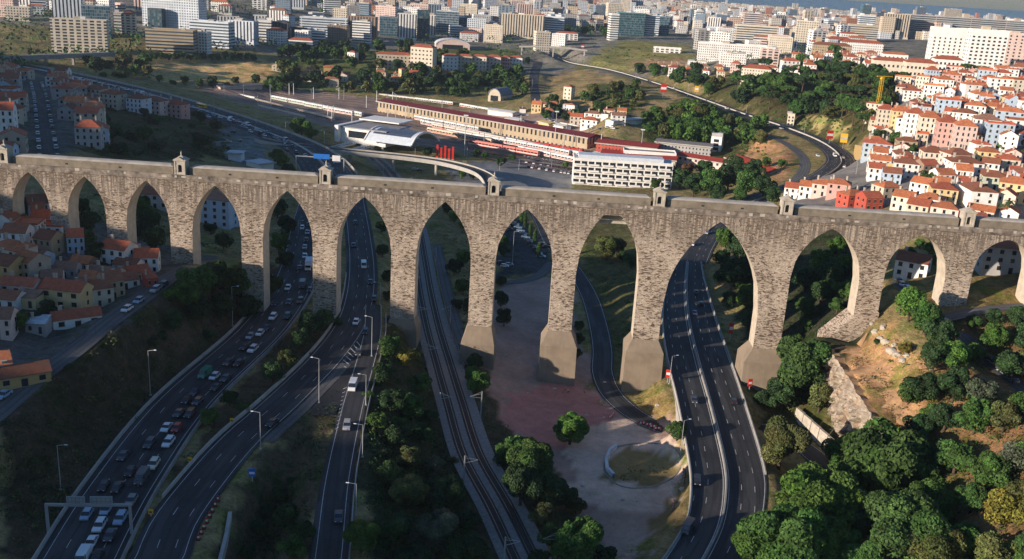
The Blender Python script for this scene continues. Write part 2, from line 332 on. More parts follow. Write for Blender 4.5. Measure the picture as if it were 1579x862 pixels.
road_mid('hill_road', [(1445, 492, 35.5, 6), (1480, 485, 36.5, 6), (1530, 476, 38, 5), (1600, 470, 39, 5)])
road_mid('steep_street', [(78, 262, 43, 9), (73, 225, 43, 9), (68, 190, 42, 9), (62, 150, 40, 9), (55, 125, 36, 8)])
road_mid('avenue_far', [(826, 156, 17, 9), (825, 145, 18.5, 9), (823, 120, 24, 10), (830, 95, 27, 12)])
# ------------------------------------------------------------------ terrain
CTRL = [  # px, py, height
 (0, 862, 16), (0, 760, 18), (0, 690, 22), (60, 700, 19), (60, 640, 23), (150, 600, 21), (230, 520, 25), (300, 470, 26), (180, 700, 17), (340, 440, 26), (400, 420, 27),
 (0, 560, 30), (0, 480, 33), (60, 450, 35), (120, 400, 36.5), (0, 400, 38), (180, 385, 35.5), (90, 372, 37.5), (280, 408, 31.5), (390, 420, 30.5), (20, 340, 41), (130, 420, 35),
 (200, 812, 15), (330, 640, 17), (420, 560, 17.5), (505, 478, 20), (440, 800, 7), (430, 720, 12), (380, 830, 8), (450, 850, 6), (420, 760, 9), (470, 690, 14),
 (560, 800, 12), (590, 660, 15), (600, 560, 16.5), (622, 502, 17.3), (640, 862, 8), (680, 760, 6.5), (640, 620, 10),
 (740, 560, 5.6), (760, 640, 3.5), (800, 740, 2.5), (840, 862, 3.5), (860, 585, 1.4), (990, 597, 1), (820, 640, .6), (880, 780, .3), (960, 840, .4), (950, 730, -.4), (1000, 720, -.6), (1030, 810, 2), (820, 470, 2), (800, 430, 2), (700, 450, 6), (720, 400, 6),
 (780, 380, 3), (900, 350, 5), (950, 400, 3), (980, 400, 5.5), (970, 480, 4.5), (990, 560, 2), (1000, 625, 1.2),
 (1150, 560, 4), (1185, 590, 4.0), (1135, 480, 7), (1160, 400, 15), (1200, 640, 1.4), (1210, 600, 3), (1230, 560, 5), (1195, 750, 3), (1180, 850, 4), (1270, 580, 5),
 (1230, 430, 20), (1260, 470, 16), (1270, 400, 26), (1300, 420, 28), (1225, 530, 8), (1255, 520, 14), (1300, 500, 24),
 (1290, 532, 23), (1305, 560, 22.5), (1330, 600, 21), (1352, 640, 18.5), (1385, 688, 14), (1345, 500, 30.8), (1372, 470, 33), (1360, 540, 28), (1400, 590, 27), (1420, 640, 22),
 (1284, 590, 9), (1287, 630, 5), (1290, 655, 3.5), (1330, 690, 5), (1295, 690, 1), (1250, 650, 3), (1210, 640, 2), (1300, 740, .8), (1370, 740, 6), (1330, 830, 3),
 (1450, 560, 30), (1500, 600, 29), (1579, 660, 29), (1579, 560, 33), (1500, 680, 23), (1430, 720, 14), (1579, 780, 23), (1480, 800, 13), (1400, 862, 6), (1579, 862, 18),
 (1420, 450, 37), (1470, 468, 37.6), (1578, 460, 41), (1520, 440, 41), (1400, 400, 37), (1540, 410, 42),
 # behind the aqueduct
 (40, 225, 45), (0, 150, 42), (0, 200, 47), (110, 200, 42), (140, 235, 40), (100, 150, 37), (200, 230, 34), (250, 200, 30), (300, 235, 28), (200, 180, 33), (330, 200, 24), (360, 240, 22), (410, 260, 20), (400, 225, 21),
 (50, 300, 42), (130, 320, 33), (220, 340, 28), (220, 380, 29), (320, 340, 22), (420, 330, 20), (340, 380, 25),
 (170, 95, 30), (250, 110, 24), (330, 100, 24), (400, 115, 20), (300, 140, 14), (250, 125, 17), (420, 150, 8), (520, 170, 8), (300, 152, 20), (700, 170, 8), (600, 200, 8), (900, 210, 8), (800, 190, 8), (1000, 240, 8), (500, 195, 12), (520, 230, 12), (560, 250, 9), (700, 240, 8), (760, 265, 5), (850, 260, 4), (960, 290, 3), (1050, 250, 8), (1100, 230, 10), (1150, 235, 14), (1130, 290, 6), (1190, 245, 20),
 (700, 330, 5), (780, 340, 2.5), (870, 330, 3.5), (740, 280, 5), (600, 300, 12), (560, 340, 17),
 (480, 140, 10), (600, 140, 12), (700, 135, 14), (800, 130, 15), (450, 110, 20), (560, 100, 26), (650, 105, 26), (750, 105, 26), (600, 75, 32), (500, 75, 32), (700, 75, 34), (400, 82, 30), (250, 82, 32), (110, 80, 32), (0, 100, 34), (0, 60, 38), (100, 30, 50), (250, 20, 58), (400, 20, 55), (600, 45, 40), (750, 60, 38), (800, 80, 34), (600, 15, 62), (800, 25, 56), (400, 0, 70),
 (870, 160, 22), (950, 170, 30), (930, 140, 32), (980, 190, 20), (1050, 200, 18), (1100, 190, 24), (900, 185, 12), (1000, 150, 32),
 (980, 62, 50), (930, 78, 42), (1000, 82, 44), (1040, 95, 40), (1060, 110, 34), (960, 95, 34), (1100, 100, 44), (1180, 100, 52), (1100, 140, 34), (1200, 150, 42), (1160, 125, 46), (1300, 130, 55), (1280, 180, 40), (1350, 160, 52), (1240, 185, 33), (1320, 205, 34), (1280, 205, 30),
 (1340, 235, 34), (1290, 290, 34), (1250, 305, 30), (1350, 300, 39), (1400, 320, 40), (1400, 250, 44), (1500, 250, 50), (1579, 250, 53), (1579, 330, 43), (1480, 320, 42), (1400, 200, 52), (1500, 200, 58), (1579, 200, 61), (1400, 155, 58), (1500, 150, 64), (1579, 150, 68), (1330, 115, 60), (1450, 110, 68), (1579, 110, 70), (1250, 75, 60), (1400, 60, 68), (1579, 70, 72), (1100, 60, 54), (950, 30, 58), (1100, 30, 62), (1300, 40, 68), (1579, 45, 73), (800, 5, 68), (1200, 20, 66), (1000, 8, 70)]
WCTRL = [(-60, 60, 14), (0, 60, 4), (60, 60, 4), (120, 60, 14), (-160, 60, 30), (200, 60, 24), (-220, 150, 38), (-260, 250, 42), (-300, 350, 45), (-600, 500, 45), (-900, 1000, 45), (300, 150, 34), (300, 300, 42), (500, 400, 50), (900, 700, 64),
 (0, 3300, 72), (-1500, 3300, 84), (1500, 3300, 74), (3000, 3300, 76), (0, 5200, 68), (-3000, 5200, 84), (2500, 5200, 66), (4500, 5200, 60), (-1000, 9000, 70), (3000, 9000, 20), (7000, 9000, 0), (-5000, 9000, 70), (-300, -50, 40), (0, -60, 10), (300, -60, 30)]
cp = np.array([at(a, b, c) for a, b, c in CTRL] + [list(map(float, w)) for w in WCTRL])
Y0 = 100.0
def uv(x, y): return x / (y + Y0) * 1.9, np.log(y + Y0)
cu, cv_ = uv(cp[:, 0], cp[:, 1])
A = np.sqrt((cu[:, None] - cu[None]) ** 2 + (cv_[:, None] - cv_[None]) ** 2)
n_ = len(cp); M_ = np.zeros((n_ + 3, n_ + 3)); M_[:n_, :n_] = A - np.eye(n_) * 0.004; M_[:n_, n_] = 1; M_[:n_, n_ + 1] = cu; M_[:n_, n_ + 2] = cv_; M_[n_:, :n_] = M_[:n_, n_:].T
coef = np.linalg.solve(M_, np.r_[cp[:, 2], 0, 0, 0])
def base_z(x, y):
    u, v = uv(x, y); out = np.empty_like(u)
    for i in range(0, len(u), 20000):
        a = u[i:i + 20000, None] - cu; b = v[i:i + 20000, None] - cv_
        out[i:i + 20000] = np.sqrt(a * a + b * b) @ coef[:n_] + coef[n_] + coef[n_ + 1] * u[i:i + 20000] + coef[n_ + 2] * v[i:i + 20000]
    return out
NU, NV = 520, 640
gu = np.linspace(-1.15, 1.15, NU); gv = np.linspace(math.log(-40 + Y0), math.log(9500 + Y0), NV)
GU, GV = np.meshgrid(gu, gv); GY = np.exp(GV) - Y0; GX = GU * (GY + Y0)
gx = GX.ravel(); gy = GY.ravel(); gz = base_z(gx, gy)
def vnoise(x, y, s, seed):
    r = np.random.default_rng(seed).random((256, 256)); X = x / s; Y = y / s; i = np.floor(X).astype(int); j = np.floor(Y).astype(int); a = X - i; b = Y - j
    a = a * a * (3 - 2 * a); b = b * b * (3 - 2 * b); g = lambda p, q: r[p & 255, q & 255]
    return (g(i, j) * (1 - a) + g(i + 1, j) * a) * (1 - b) + (g(i, j + 1) * (1 - a) + g(i + 1, j + 1) * a) * b
gz += ((vnoise(gx, gy, 11, 1) - .5) * 1.5 + (vnoise(gx, gy, 4.5, 2) - .5) * .6) * np.clip((gz - 3) / 10, .12, 1) * np.clip(gy / 200, .3, 1.5)
# cliff ledge roughness
def inpoly(x, y, poly):
    poly = np.asarray(poly); c = np.zeros(len(x), bool); j = len(poly) - 1
    for i in range(len(poly)):
        xi, yi = poly[i]; xj, yj = poly[j]
        c ^= ((yi > y) != (yj > y)) & (x < (xj - xi) * (y - yi) / (yj - yi + 1e-12) + xi); j = i
    return c
RS = []
for k, R in ROADS.items(): RS.append(R)
RALL = np.vstack(RS)
order = np.full(len(gx), 1e9); rz = np.zeros(len(gx)); rh = np.zeros(len(gx))
near = gy < 2300
idx = np.where(near)[0]
for i in range(0, len(idx), 8000):
    q = idx[i:i + 8000]; d = np.sqrt((gx[q, None] - RALL[:, 0]) ** 2 + (gy[q, None] - RALL[:, 1]) ** 2) - RALL[:, 3]
    j = np.argmin(d, 1); order[q] = d[np.arange(len(q)), j]; rz[q] = RALL[j, 2]
    # smooth height: weight the close samples
    w = np.exp(-np.maximum(d - d.min(1, keepdims=True), 0) / 1.5); rz[q] = (w * RALL[:, 2]).sum(1) / w.sum(1)
mar = 7 + gy * .006
tt = np.clip((order - 1.6) / mar, 0, 1); tt = tt * tt * (3 - 2 * tt)
gz = np.where(order < 1e8, (rz - 0.18) * (1 - tt) + gz * tt, gz)
TPX = catmull(np.array([at(*p) for p in ((1279, 538, 23.2), (1290, 548, 23.2), (1305, 570, 23), (1322, 598, 22), (1348, 640, 20), (1372, 672, 17.5), (1392, 698, 14))]), 12)
q_ = np.where((gx > 60) & (gx < 170) & (gy > 200) & (gy < 310) & (order > 2))[0]; dd_ = np.sqrt((gx[q_, None] - TPX[:, 0]) ** 2 + (gy[q_, None] - TPX[:, 1]) ** 2); jj_ = dd_.argmin(1); dm_ = dd_.min(1); inn = (gx[q_] - TPX[jj_, 0]) * .93 + (gy[q_] - TPX[jj_, 1]) * .36
w_ = np.clip((22 - dm_) / 14, 0, 1); w_ = w_ * w_ * (3 - 2 * w_) * (inn > .8); gz[q_] = np.maximum(gz[q_], gz[q_] * (1 - w_) + (TPX[jj_, 2] + np.minimum(dm_ * .12, 1.5) - .2) * w_)
HZ = gz.reshape(NV, NU)
def Z(x, y):
    x = np.atleast_1d(np.asarray(x, float)); y = np.atleast_1d(np.asarray(y, float))
    fu = (x / (y + Y0) - gu[0]) / (gu[1] - gu[0]); fv = (np.log(np.maximum(y + Y0, 1)) - gv[0]) / (gv[1] - gv[0])
    fu = np.clip(fu, 0, NU - 1.001); fv = np.clip(fv, 0, NV - 1.001); i = fu.astype(int); j = fv.astype(int); a = fu - i; b = fv - j
    return (HZ[j, i] * (1 - a) + HZ[j, i + 1] * a) * (1 - b) + (HZ[j + 1, i] * (1 - a) + HZ[j + 1, i + 1] * a) * b
def z1(x, y): return float(Z(x, y)[0])
TS = np.exp(np.linspace(math.log(120), math.log(9000), 1500))
def G(px, py, tmin=0):
    """first point of the terrain under a pixel; tmin skips nearer ground (for things seen over it)"""
    d = ray(px, py); ts = TS[TS > tmin]; x = d[0] * ts; z = HC + d[2] * ts; h = Z(x, ts); k = np.argmax(h >= z)
    if not (h >= z).any(): k = len(ts) - 1
    if k == 0: return np.array([x[0], ts[0], h[0]])
    a, b = z[k - 1] - h[k - 1], h[k] - z[k]; f = a / (a + b + 1e-9); t = ts[k - 1] + (ts[k] - ts[k - 1]) * f
    return np.array([d[0] * t, t, z1(d[0] * t, t)])
# ground cover zones, as polygons on the ground
zx = gx + (vnoise(gx, gy, 7, 31) - .5) * 7 * np.clip(gy / 300, .5, 4) + (vnoise(gx, gy, 2.5, 32) - .5) * 3; zy = gy + (vnoise(gx, gy, 7, 33) - .5) * 7 * np.clip(gy / 300, .5, 4) + (vnoise(gx, gy, 2.5, 34) - .5) * 3
def wpoly(pts): return [tuple(G(a, b)[:2]) for a, b in pts]
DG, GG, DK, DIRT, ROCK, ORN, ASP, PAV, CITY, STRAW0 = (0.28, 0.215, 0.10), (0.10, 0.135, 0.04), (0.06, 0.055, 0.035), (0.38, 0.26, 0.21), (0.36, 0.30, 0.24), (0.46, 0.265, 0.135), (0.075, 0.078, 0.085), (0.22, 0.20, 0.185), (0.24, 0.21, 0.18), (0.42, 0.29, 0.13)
STRAW = (0.52, 0.34, 0.15)
colr = np.tile(np.array(DG), (len(gx), 1))
def zone(pts, c, world=False, f=1.0):
    P = pts if world else wpoly(pts); mk = inpoly(zx, zy, P); colr[mk] = colr[mk] * (1 - f) + np.array(c) * f
far = gy > 1150; colr[far] = CITY
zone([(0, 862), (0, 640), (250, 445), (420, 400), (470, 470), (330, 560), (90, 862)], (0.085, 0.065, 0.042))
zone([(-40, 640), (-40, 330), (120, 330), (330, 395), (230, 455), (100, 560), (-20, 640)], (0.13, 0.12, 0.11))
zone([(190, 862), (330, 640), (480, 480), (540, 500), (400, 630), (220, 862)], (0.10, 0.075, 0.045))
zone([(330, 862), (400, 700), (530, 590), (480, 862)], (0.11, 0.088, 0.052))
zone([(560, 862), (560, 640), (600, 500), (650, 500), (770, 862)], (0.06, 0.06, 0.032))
zone([(745, 862), (700, 540), (760, 540), (860, 700), (930, 862)], (0.09, 0.075, 0.045))
zone([(725, 520), (780, 430), (870, 430), (925, 600), (1050, 650), (1045, 862), (950, 862), (830, 700), (770, 640)], DIRT)
zone([(780, 600), (900, 590), (950, 650), (920, 690), (830, 690), (770, 640)], (0.44, 0.21, 0.18))
zone([(890, 340), (990, 345), (985, 620), (930, 560), (895, 420)], (0.13, 0.12, 0.05))
zone([(965, 600), (1035, 595), (1040, 645), (975, 630)], (0.30, 0.21, 0.085))
zone([(900, 655), (985, 648), (1040, 668), (1058, 700), (1058, 760), (1010, 790), (950, 792), (895, 765), (868, 725), (870, 685)], (0.60, 0.455, 0.36))
zone([(930, 790), (1010, 790), (1000, 862), (950, 862)], (0.42, 0.30, 0.235))
zone([(935, 705), (960, 688), (1040, 690), (1050, 720), (1010, 748), (950, 745), (928, 725)], (0.27, 0.20, 0.09))
zone([(1000, 800), (1050, 760), (1045, 862), (990, 862)], (0.28, 0.20, 0.09))
zone([(765, 350), (810, 335), (850, 380), (855, 425), (820, 420), (768, 430)], ASP)
zone([(1120, 340), (1330, 350), (1330, 560), (1150, 600)], (0.055, 0.055, 0.032))
zone([(1180, 600), (1290, 600), (1290, 700), (1180, 660)], (0.10, 0.09, 0.035))
zone([(1285, 540), (1360, 500), (1440, 560), (1420, 690), (1300, 690)], ORN)
zone([(1284, 560), (1316, 625), (1375, 700), (1350, 700), (1288, 668), (1282, 590)], ROCK)
zone([(1420, 480), (1600, 440), (1600, 880), (1180, 880), (1300, 700), (1420, 690), (1440, 560)], (0.20, 0.125, 0.06))
zone([(1450, 560), (1600, 600), (1600, 760), (1500, 700)], (0.30, 0.165, 0.085))
zone([(1370, 470), (1460, 490), (1600, 460), (1600, 380), (1370, 420)], (0.24, 0.17, 0.07))
zone([(1200, 330), (1600, 345), (1600, 110), (1330, 120), (1330, 220)], PAV)
zone([(0, 250), (0, 100), (110, 130), (150, 240)], (0.15, 0.14, 0.13))
zone([(140, 240), (130, 165), (250, 160), (360, 190), (350, 245)], (0.09, 0.075, 0.04))
zone([(350, 250), (345, 190), (420, 210), (425, 258)], (0.20, 0.20, 0.20))
zone([(115, 108), (140, 95), (420, 95), (440, 120), (330, 128)], STRAW)
zone([(220, 97), (420, 97), (405, 124), (340, 124)], (0.82, 0.50, 0.22))
zone([(120, 100), (230, 95), (230, 122), (140, 120)], (0.30, 0.23, 0.10))
zone([(290, 130), (430, 128), (900, 180), (930, 250), (700, 230), (520, 200)], (0.33, 0.235, 0.19))
zone([(470, 75), (800, 75), (800, 140), (560, 140), (400, 130)], (0.14, 0.15, 0.055))
zone([(880, 110), (960, 62), (1060, 70), (1065, 105), (970, 112)], (0.27, 0.23, 0.09))
zone([(970, 95), (1050, 88), (1065, 105), (1000, 112)], (0.40, 0.24, 0.14))
zone([(800, 130), (900, 105), (1050, 145), (1060, 180), (990, 195), (900, 175)], (0.38, 0.26, 0.13))
zone([(900, 130), (1000, 135), (985, 175), (920, 180)], (0.10, 0.10, 0.035))
zone([(990, 190), (1060, 150), (1200, 190), (1180, 240), (1000, 230)], (0.11, 0.105, 0.04))
zone([(1150, 215), (1220, 220), (1230, 260), (1170, 290)], (0.42, 0.23, 0.12))
zone([(1080, 150), (1140, 110), (1400, 120), (1380, 180), (1330, 220), (1200, 190)], (0.09, 0.08, 0.035))
zone([(1220, 180), (1310, 180), (1310, 205), (1240, 195)], (0.38, 0.30, 0.13))
zone([(690, 250), (870, 235), (880, 290), (700, 300)], (0.24, 0.235, 0.23))
rockm = np.ones(len(gx))
for zp in ([(725, 520), (780, 430), (870, 430), (925, 600), (1050, 650), (1045, 800), (950, 862), (830, 700), (770, 640)], [(290, 130), (430, 128), (900, 180), (930, 250), (700, 230), (520, 200)], [(1200, 330), (1600, 345), (1600, 110), (1330, 120), (1330, 220)], [(690, 250), (870, 235), (880, 290), (700, 300)]): rockm[inpoly(zx, zy, wpoly(zp))] = 0.12
mesh_i = (np.arange(NV - 1)[:, None] * NU + np.arange(NU - 1)[None]).ravel()
quads = np.stack([mesh_i, mesh_i + 1, mesh_i + NU + 1, mesh_i + NU], 1)
me = bpy.data.meshes.new('ground'); me.vertices.add(len(gx)); me.vertices.foreach_set('co', np.stack([gx, gy, gz], 1).ravel().astype(np.float32))
me.loops.add(len(quads) * 4); me.loops.foreach_set('vertex_index', quads.ravel().astype(np.int32)); me.polygons.add(len(quads)); me.polygons.foreach_set('loop_start', np.arange(0, len(quads) * 4, 4, dtype=np.int32)); me.polygons.foreach_set('loop_total', np.full(len(quads), 4, np.int32))
me.polygons.foreach_set('use_smooth', np.ones(len(quads), bool)); me.update(calc_edges=True)
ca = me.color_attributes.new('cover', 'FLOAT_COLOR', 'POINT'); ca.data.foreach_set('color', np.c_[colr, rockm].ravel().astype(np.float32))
def m_ground():
    mt, t, b = nodes_of('ground_cover')
    a = N(t, 'Attribute', attribute_name='cover'); g = N(t, 'NewGeometry'); p = g.outputs['Position']
    wp = N(t, 'TexNoise'); wp.inputs['Scale'].default_value = .12; wp.inputs['Detail'].default_value = 5; lk(t, p, wp.inputs['Vector'])
    n1 = noise(t, p, .035, 6, .7); n2 = noise(t, p, .35, 6, .75); n3 = noise(t, p, 1.7, 3, .6)
    c = mix(t, 1.0, a.outputs['Color'], ramp(t, n1, [(.3, .6), (.5, 1.), (.7, 1.35)]), 'MULTIPLY')
    green = mix(t, 1.0, c, (.42, .75, .35), 'MULTIPLY')
    c = mix(t, val(t, 'MULTIPLY', a.outputs['Alpha'], ramp(t, noise(t, p, .09, 6, .75), [(.50, 0.), (.60, .8)])), c, green)
    vg = val(t, 'ADD', val(t, 'MULTIPLY', a.outputs['Alpha'], .75), .25); c = mix(t, vg, c, mix(t, 1.0, c, ramp(t, n2, [(.3, .55), (.5, 1.), (.72, 1.5)]), 'MULTIPLY'))
    c = mix(t, vg, c, mix(t, 1.0, c, ramp(t, n3, [(.3, .75), (.7, 1.25)]), 'MULTIPLY'))
    # bare rock on steep faces
    s = N(t, 'SeparateXYZ'); lk(t, g.outputs['Normal'], s.inputs[0])
    strat = N(t, 'Mapping'); strat.inputs['Scale'].default_value = (.25, .25, 1.2); strat.inputs['Rotation'].default_value = (.35, .2, 0); lk(t, p, strat.inputs['Vector'])
    rk = noise(t, strat.outputs[0], .8, 7, .75)
    rock = mix(t, ramp(t, rk, [(.38, 0.), (.62, 1.)]), (0.15, 0.12, 0.09), (0.52, 0.46, 0.38))
    lk(t, c, b.inputs['Base Color']); b.inputs['Roughness'].default_value = 1.0; b.inputs['Specular IOR Level'].default_value = .05
    bump(t, b, val(t, 'MULTIPLY', vg, val(t, 'ADD', n2, val(t, 'MULTIPLY', rk, .8))), .8, 1.0)
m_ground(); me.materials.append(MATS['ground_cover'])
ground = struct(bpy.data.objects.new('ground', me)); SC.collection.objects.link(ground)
# estuary beyond the city
mt, t, b = nodes_of('estuary_water'); b.inputs['Base Color'].default_value = (.03, .09, .14, 1); b.inputs['Roughness'].default_value = .35
bump(t, b, noise(t, N(t, 'NewGeometry').outputs['Position'], .02, 4), .3, 3)
w = MB(); w.quad((-60000, 5000, 2), (60000, 5000, 2), (60000, 100000, 2), (-60000, 100000, 2)); struct(w.build('estuary', 'estuary_water'))
# unseen hill to the side, ridge shaped to throw shadow over the valley's left
RIDGE = [(-1500, 75), (-1250, 92), (-1000, 110), (-900, 126), (-800, 134), (-650, 132), (-450, 125), (-336, 116), (-291, 116), (-278, 114), (-266, 103), (-253, 98), (-240, 97), (-165, 97), (-145, 104), (-60, 104), (0, 95), (120, 70)]
sh = np.array([math.sin(SUN_AZ), math.cos(SUN_AZ)]); sn = np.array([sh[1], -sh[0]]); H = MB(); ws = np.linspace(-1500, 120, 160); ds = np.linspace(-1, 1, 28)
hv = []
for a in ws:
    top = np.interp(a, [r[0] for r in RIDGE], [r[1] for r in RIDGE]) + (vnoise(np.array([a]), np.array([0.]), 9, 5)[0] - .5) * 5
    for d in ds:
        tpos = -290 + d * (150 if d > 0 else 260); p = sh * tpos + sn * a; zz = top if abs(d) < .02 else -5 + (top + 5) * (math.cos(d * math.pi) * .5 + .5) ** .8
        hv.append((p[0], p[1], zz + (vnoise(np.array([p[0]]), np.array([p[1]]), 12, 9)[0] - .5) * 3 * (1 - abs(d))))
H.v = hv; nd = len(ds); H.f = [(i * nd + j, i * nd + j + 1, (i + 1) * nd + j + 1, (i + 1) * nd + j) for i in range(len(ws) - 1) for j in range(nd - 1)]; H.mi = [0] * len(H.f)
plain('hill_scrub', (0.09, 0.085, 0.045), 1.0, .5, .03)
struct(H.build('hill', 'hill_scrub', smooth=True))

# ------------------------------------------------------------------ road surfaces and markings
def ribbon(R, off0, off1, dz, name, matn, parent=None, s0=0.0, s1=None, kind='structure', absolute=True):
    """strip along road R between lateral offsets (metres; fractions of the half width when absolute is False)"""
    C = R[:, :3]; T = np.gradient(C[:, :2], axis=0); T /= np.linalg.norm(T, axis=1, keepdims=True); n = np.stack([T[:, 1], -T[:, 0]], 1)
    k0 = off0 if absolute else off0 * R[:, 3]; k1 = off1 if absolute else off1 * R[:, 3]
    k0 = np.broadcast_to(k0, len(R)); k1 = np.broadcast_to(k1, len(R)); d = np.r_[0, np.cumsum(np.linalg.norm(np.diff(C, axis=0), axis=1))]
    s1 = d[-1] if s1 is None else s1; sel = np.where((d >= s0) & (d <= s1))[0]
    o = MB()
    for i in sel:
        z = C[i, 2] + dz
        o.v += [(C[i, 0] + n[i, 0] * k0[i], C[i, 1] + n[i, 1] * k0[i], z), (C[i, 0] + n[i, 0] * k1[i], C[i, 1] + n[i, 1] * k1[i], z)]
    for i in range(len(sel) - 1): o.f.append((2 * i, 2 * i + 1, 2 * i + 3, 2 * i + 2)); o.mi.append(0)
    return o
def put_ribbon(name, matn, *a, kind='structure', **k):
    o = ribbon(*a, name, matn, **k); ob = o.build(name, matn); struct(ob, kind)
    if 'asphalt' in matn:
        ul = ob.data.uv_layers.new(name='UVMap'); V = np.array(o.v); Wd = np.linalg.norm(V[1::2] - V[::2], axis=1); mid = (V[1::2] + V[::2]) / 2; dd = np.r_[0, np.cumsum(np.linalg.norm(np.diff(mid, axis=0), axis=1))]; q = []
        for i in range(len(o.f)): q += [-Wd[i] / 2, dd[i], Wd[i] / 2, dd[i], Wd[i + 1] / 2, dd[i + 1], -Wd[i + 1] / 2, dd[i + 1]]
        ul.data.foreach_set('uv', np.array(q, np.float32))
    return ob
def frame(R, s, off=0.0):
    """point, heading at arc length s"""
    C = R[:, :3]; d = np.r_[0, np.cumsum(np.linalg.norm(np.diff(C, axis=0), axis=1))]; s = min(max(s, 0), d[-1] - .01)
    p = np.array([np.interp(s, d, C[:, k]) for k in range(3)]); q = np.array([np.interp(min(s + 2, d[-1]), d, C[:, k]) - np.interp(max(s - 2, 0), d, C[:, k]) for k in range(3)])
    a = math.atan2(q[1], q[0]); return p + np.array([math.sin(a), -math.cos(a), 0]) * off, a
def length(R): return float(np.sum(np.linalg.norm(np.diff(R[:, :3], axis=0), axis=1)))
def s_at(R, px, py):
    d = np.r_[0, np.cumsum(np.linalg.norm(np.diff(R[:, :3], axis=0), axis=1))]; q = proj(R[:, :3]); return float(d[np.argmin((q[0] - px) ** 2 + (q[1] - py) ** 2)])
MARK = MB()
def dashes(R, off, ln, gap, wd=.16, s0=0, s1=None, dz=.03):
    s = s0; L = length(R) if s1 is None else s1
    while s + ln < L:
        (a, q), (b_, q2) = frame(R, s, off), frame(R, s + ln, off)
        for u in ((a, q), ): pass
        na = np.array([math.sin(q), -math.cos(q), 0]) * wd / 2; nb = np.array([math.sin(q2), -math.cos(q2), 0]) * wd / 2; zz = np.array([0, 0, dz])
        MARK.quad(a - na + zz, a + na + zz, b_ + nb + zz, b_ - nb + zz); s += ln + gap
def fulline(R, off, wd=.14, dz=.03, s0=0, s1=None, absolute=True):
    o = ribbon(R, off - wd / 2, off + wd / 2, dz, '', '', s0=s0, s1=s1); n = len(MARK.v); MARK.v += o.v; MARK.f += [tuple(i + n for i in f) for f in o.f]; MARK.mi += o.mi
for k, mtn, dz in (('motorway_jam', 'asphalt', .0), ('motorway_slip', 'asphalt', .012), ('exit_road', 'asphalt', .02), ('motorway_bend', 'asphalt', 0.), ('motorway_right', 'asphalt', .012), ('slip_road_right', 'worn_asphalt', -.02), ('lower_road', 'asphalt', 0.), ('cottage_street', 'worn_asphalt', 0.), ('car_park_lane', 'worn_asphalt', .01), ('side_street_right', 'worn_asphalt', 0.), ('hill_road', 'worn_asphalt', .03), ('steep_street', 'asphalt', 0.), ('avenue_far', 'asphalt', 0.)):
    put_ribbon({'dirt_loop': 'path', 'cottage_street': 'road', 'steep_street': 'road'}.get(k, 'road'), mtn, ROADS[k], -1.0, 1.0, dz, absolute=False)
J, S_, E_, RR, BB, LR = (ROADS[k] for k in ('motorway_jam', 'motorway_slip', 'exit_road', 'motorway_right', 'motorway_bend', 'lower_road'))
for R, offs in ((J, (-3.6, 0, 3.6)), (S_, (-1.2, 2.4)), (BB, (-6, -3, 3, 6))):
    for o_ in offs: dashes(R, o_, 3, 9, .13)
for sgn in (-1, 1): fulline(J, sgn * 6.7); fulline(S_, sgn * 4.6); fulline(LR, sgn * 3.4, .14); fulline(BB, sgn * 8.6)
fulline(E_, 2.6, .14); fulline(E_, -2.6, .14)
hw = RR[:, 3]
for fr in (-.95, .95, -.13, .02):
    o = ribbon(RR, fr * RR[:, 3] - .1, fr * RR[:, 3] + .1, .034, '', ''); n = len(MARK.v); MARK.v += o.v; MARK.f += [tuple(i + n for i in f) for f in o.f]; MARK.mi += o.mi
for o_ in (-8.3, -5.2, 3.4, 6.8): dashes(RR, o_, 3, 7, .15, dz=.036)
# hatched gore between slip and exit road
gore = [at(x, y, z + .03) for x, y, z in ((574, 492, 18.3), (545, 535, 17.6), (513, 575, 17.2), (490, 600, 17.0), (478, 640, 16.7), (515, 640, 16.7), (532, 612, 16.9), (545, 580, 17.3), (560, 540, 17.8))]
g = MB(); g.poly([p - np.array([0, 0, .02]) for p in gore]); struct(g.build('road', 'asphalt'))
for i in range(13):
    f = i / 12; a = at(550 - 56 * f, 527 + 64 * f, 17.9 - .9 * f); b_ = at(556 - 44 * f, 534 + 66 * f, 17.9 - .9 * f)
    MARK.quad(a + [0, -.22, .05], b_ + [0, -.3, .05], b_ + [0, .3, .05], a + [0, .42, .05])
for i in range(11):
    f = i / 10; a = at(529 - 12 * f, 600 + 62 * f, 17.1 - .6 * f); b_ = at(536 - 14 * f, 597 + 62 * f, 17.1 - .6 * f)
    MARK.quad(a + [0, -.2, .05], b_ + [0, -.2, .05], b_ + [0, .2, .05], a + [0, .2, .05])
struct(MARK.build('road_markings', 'road_paint'))
put_ribbon('road', 'worn_asphalt', S_, 5.4, 8.4, -.02, s0=s_at(S_, 392, 700), s1=s_at(S_, 520, 575))
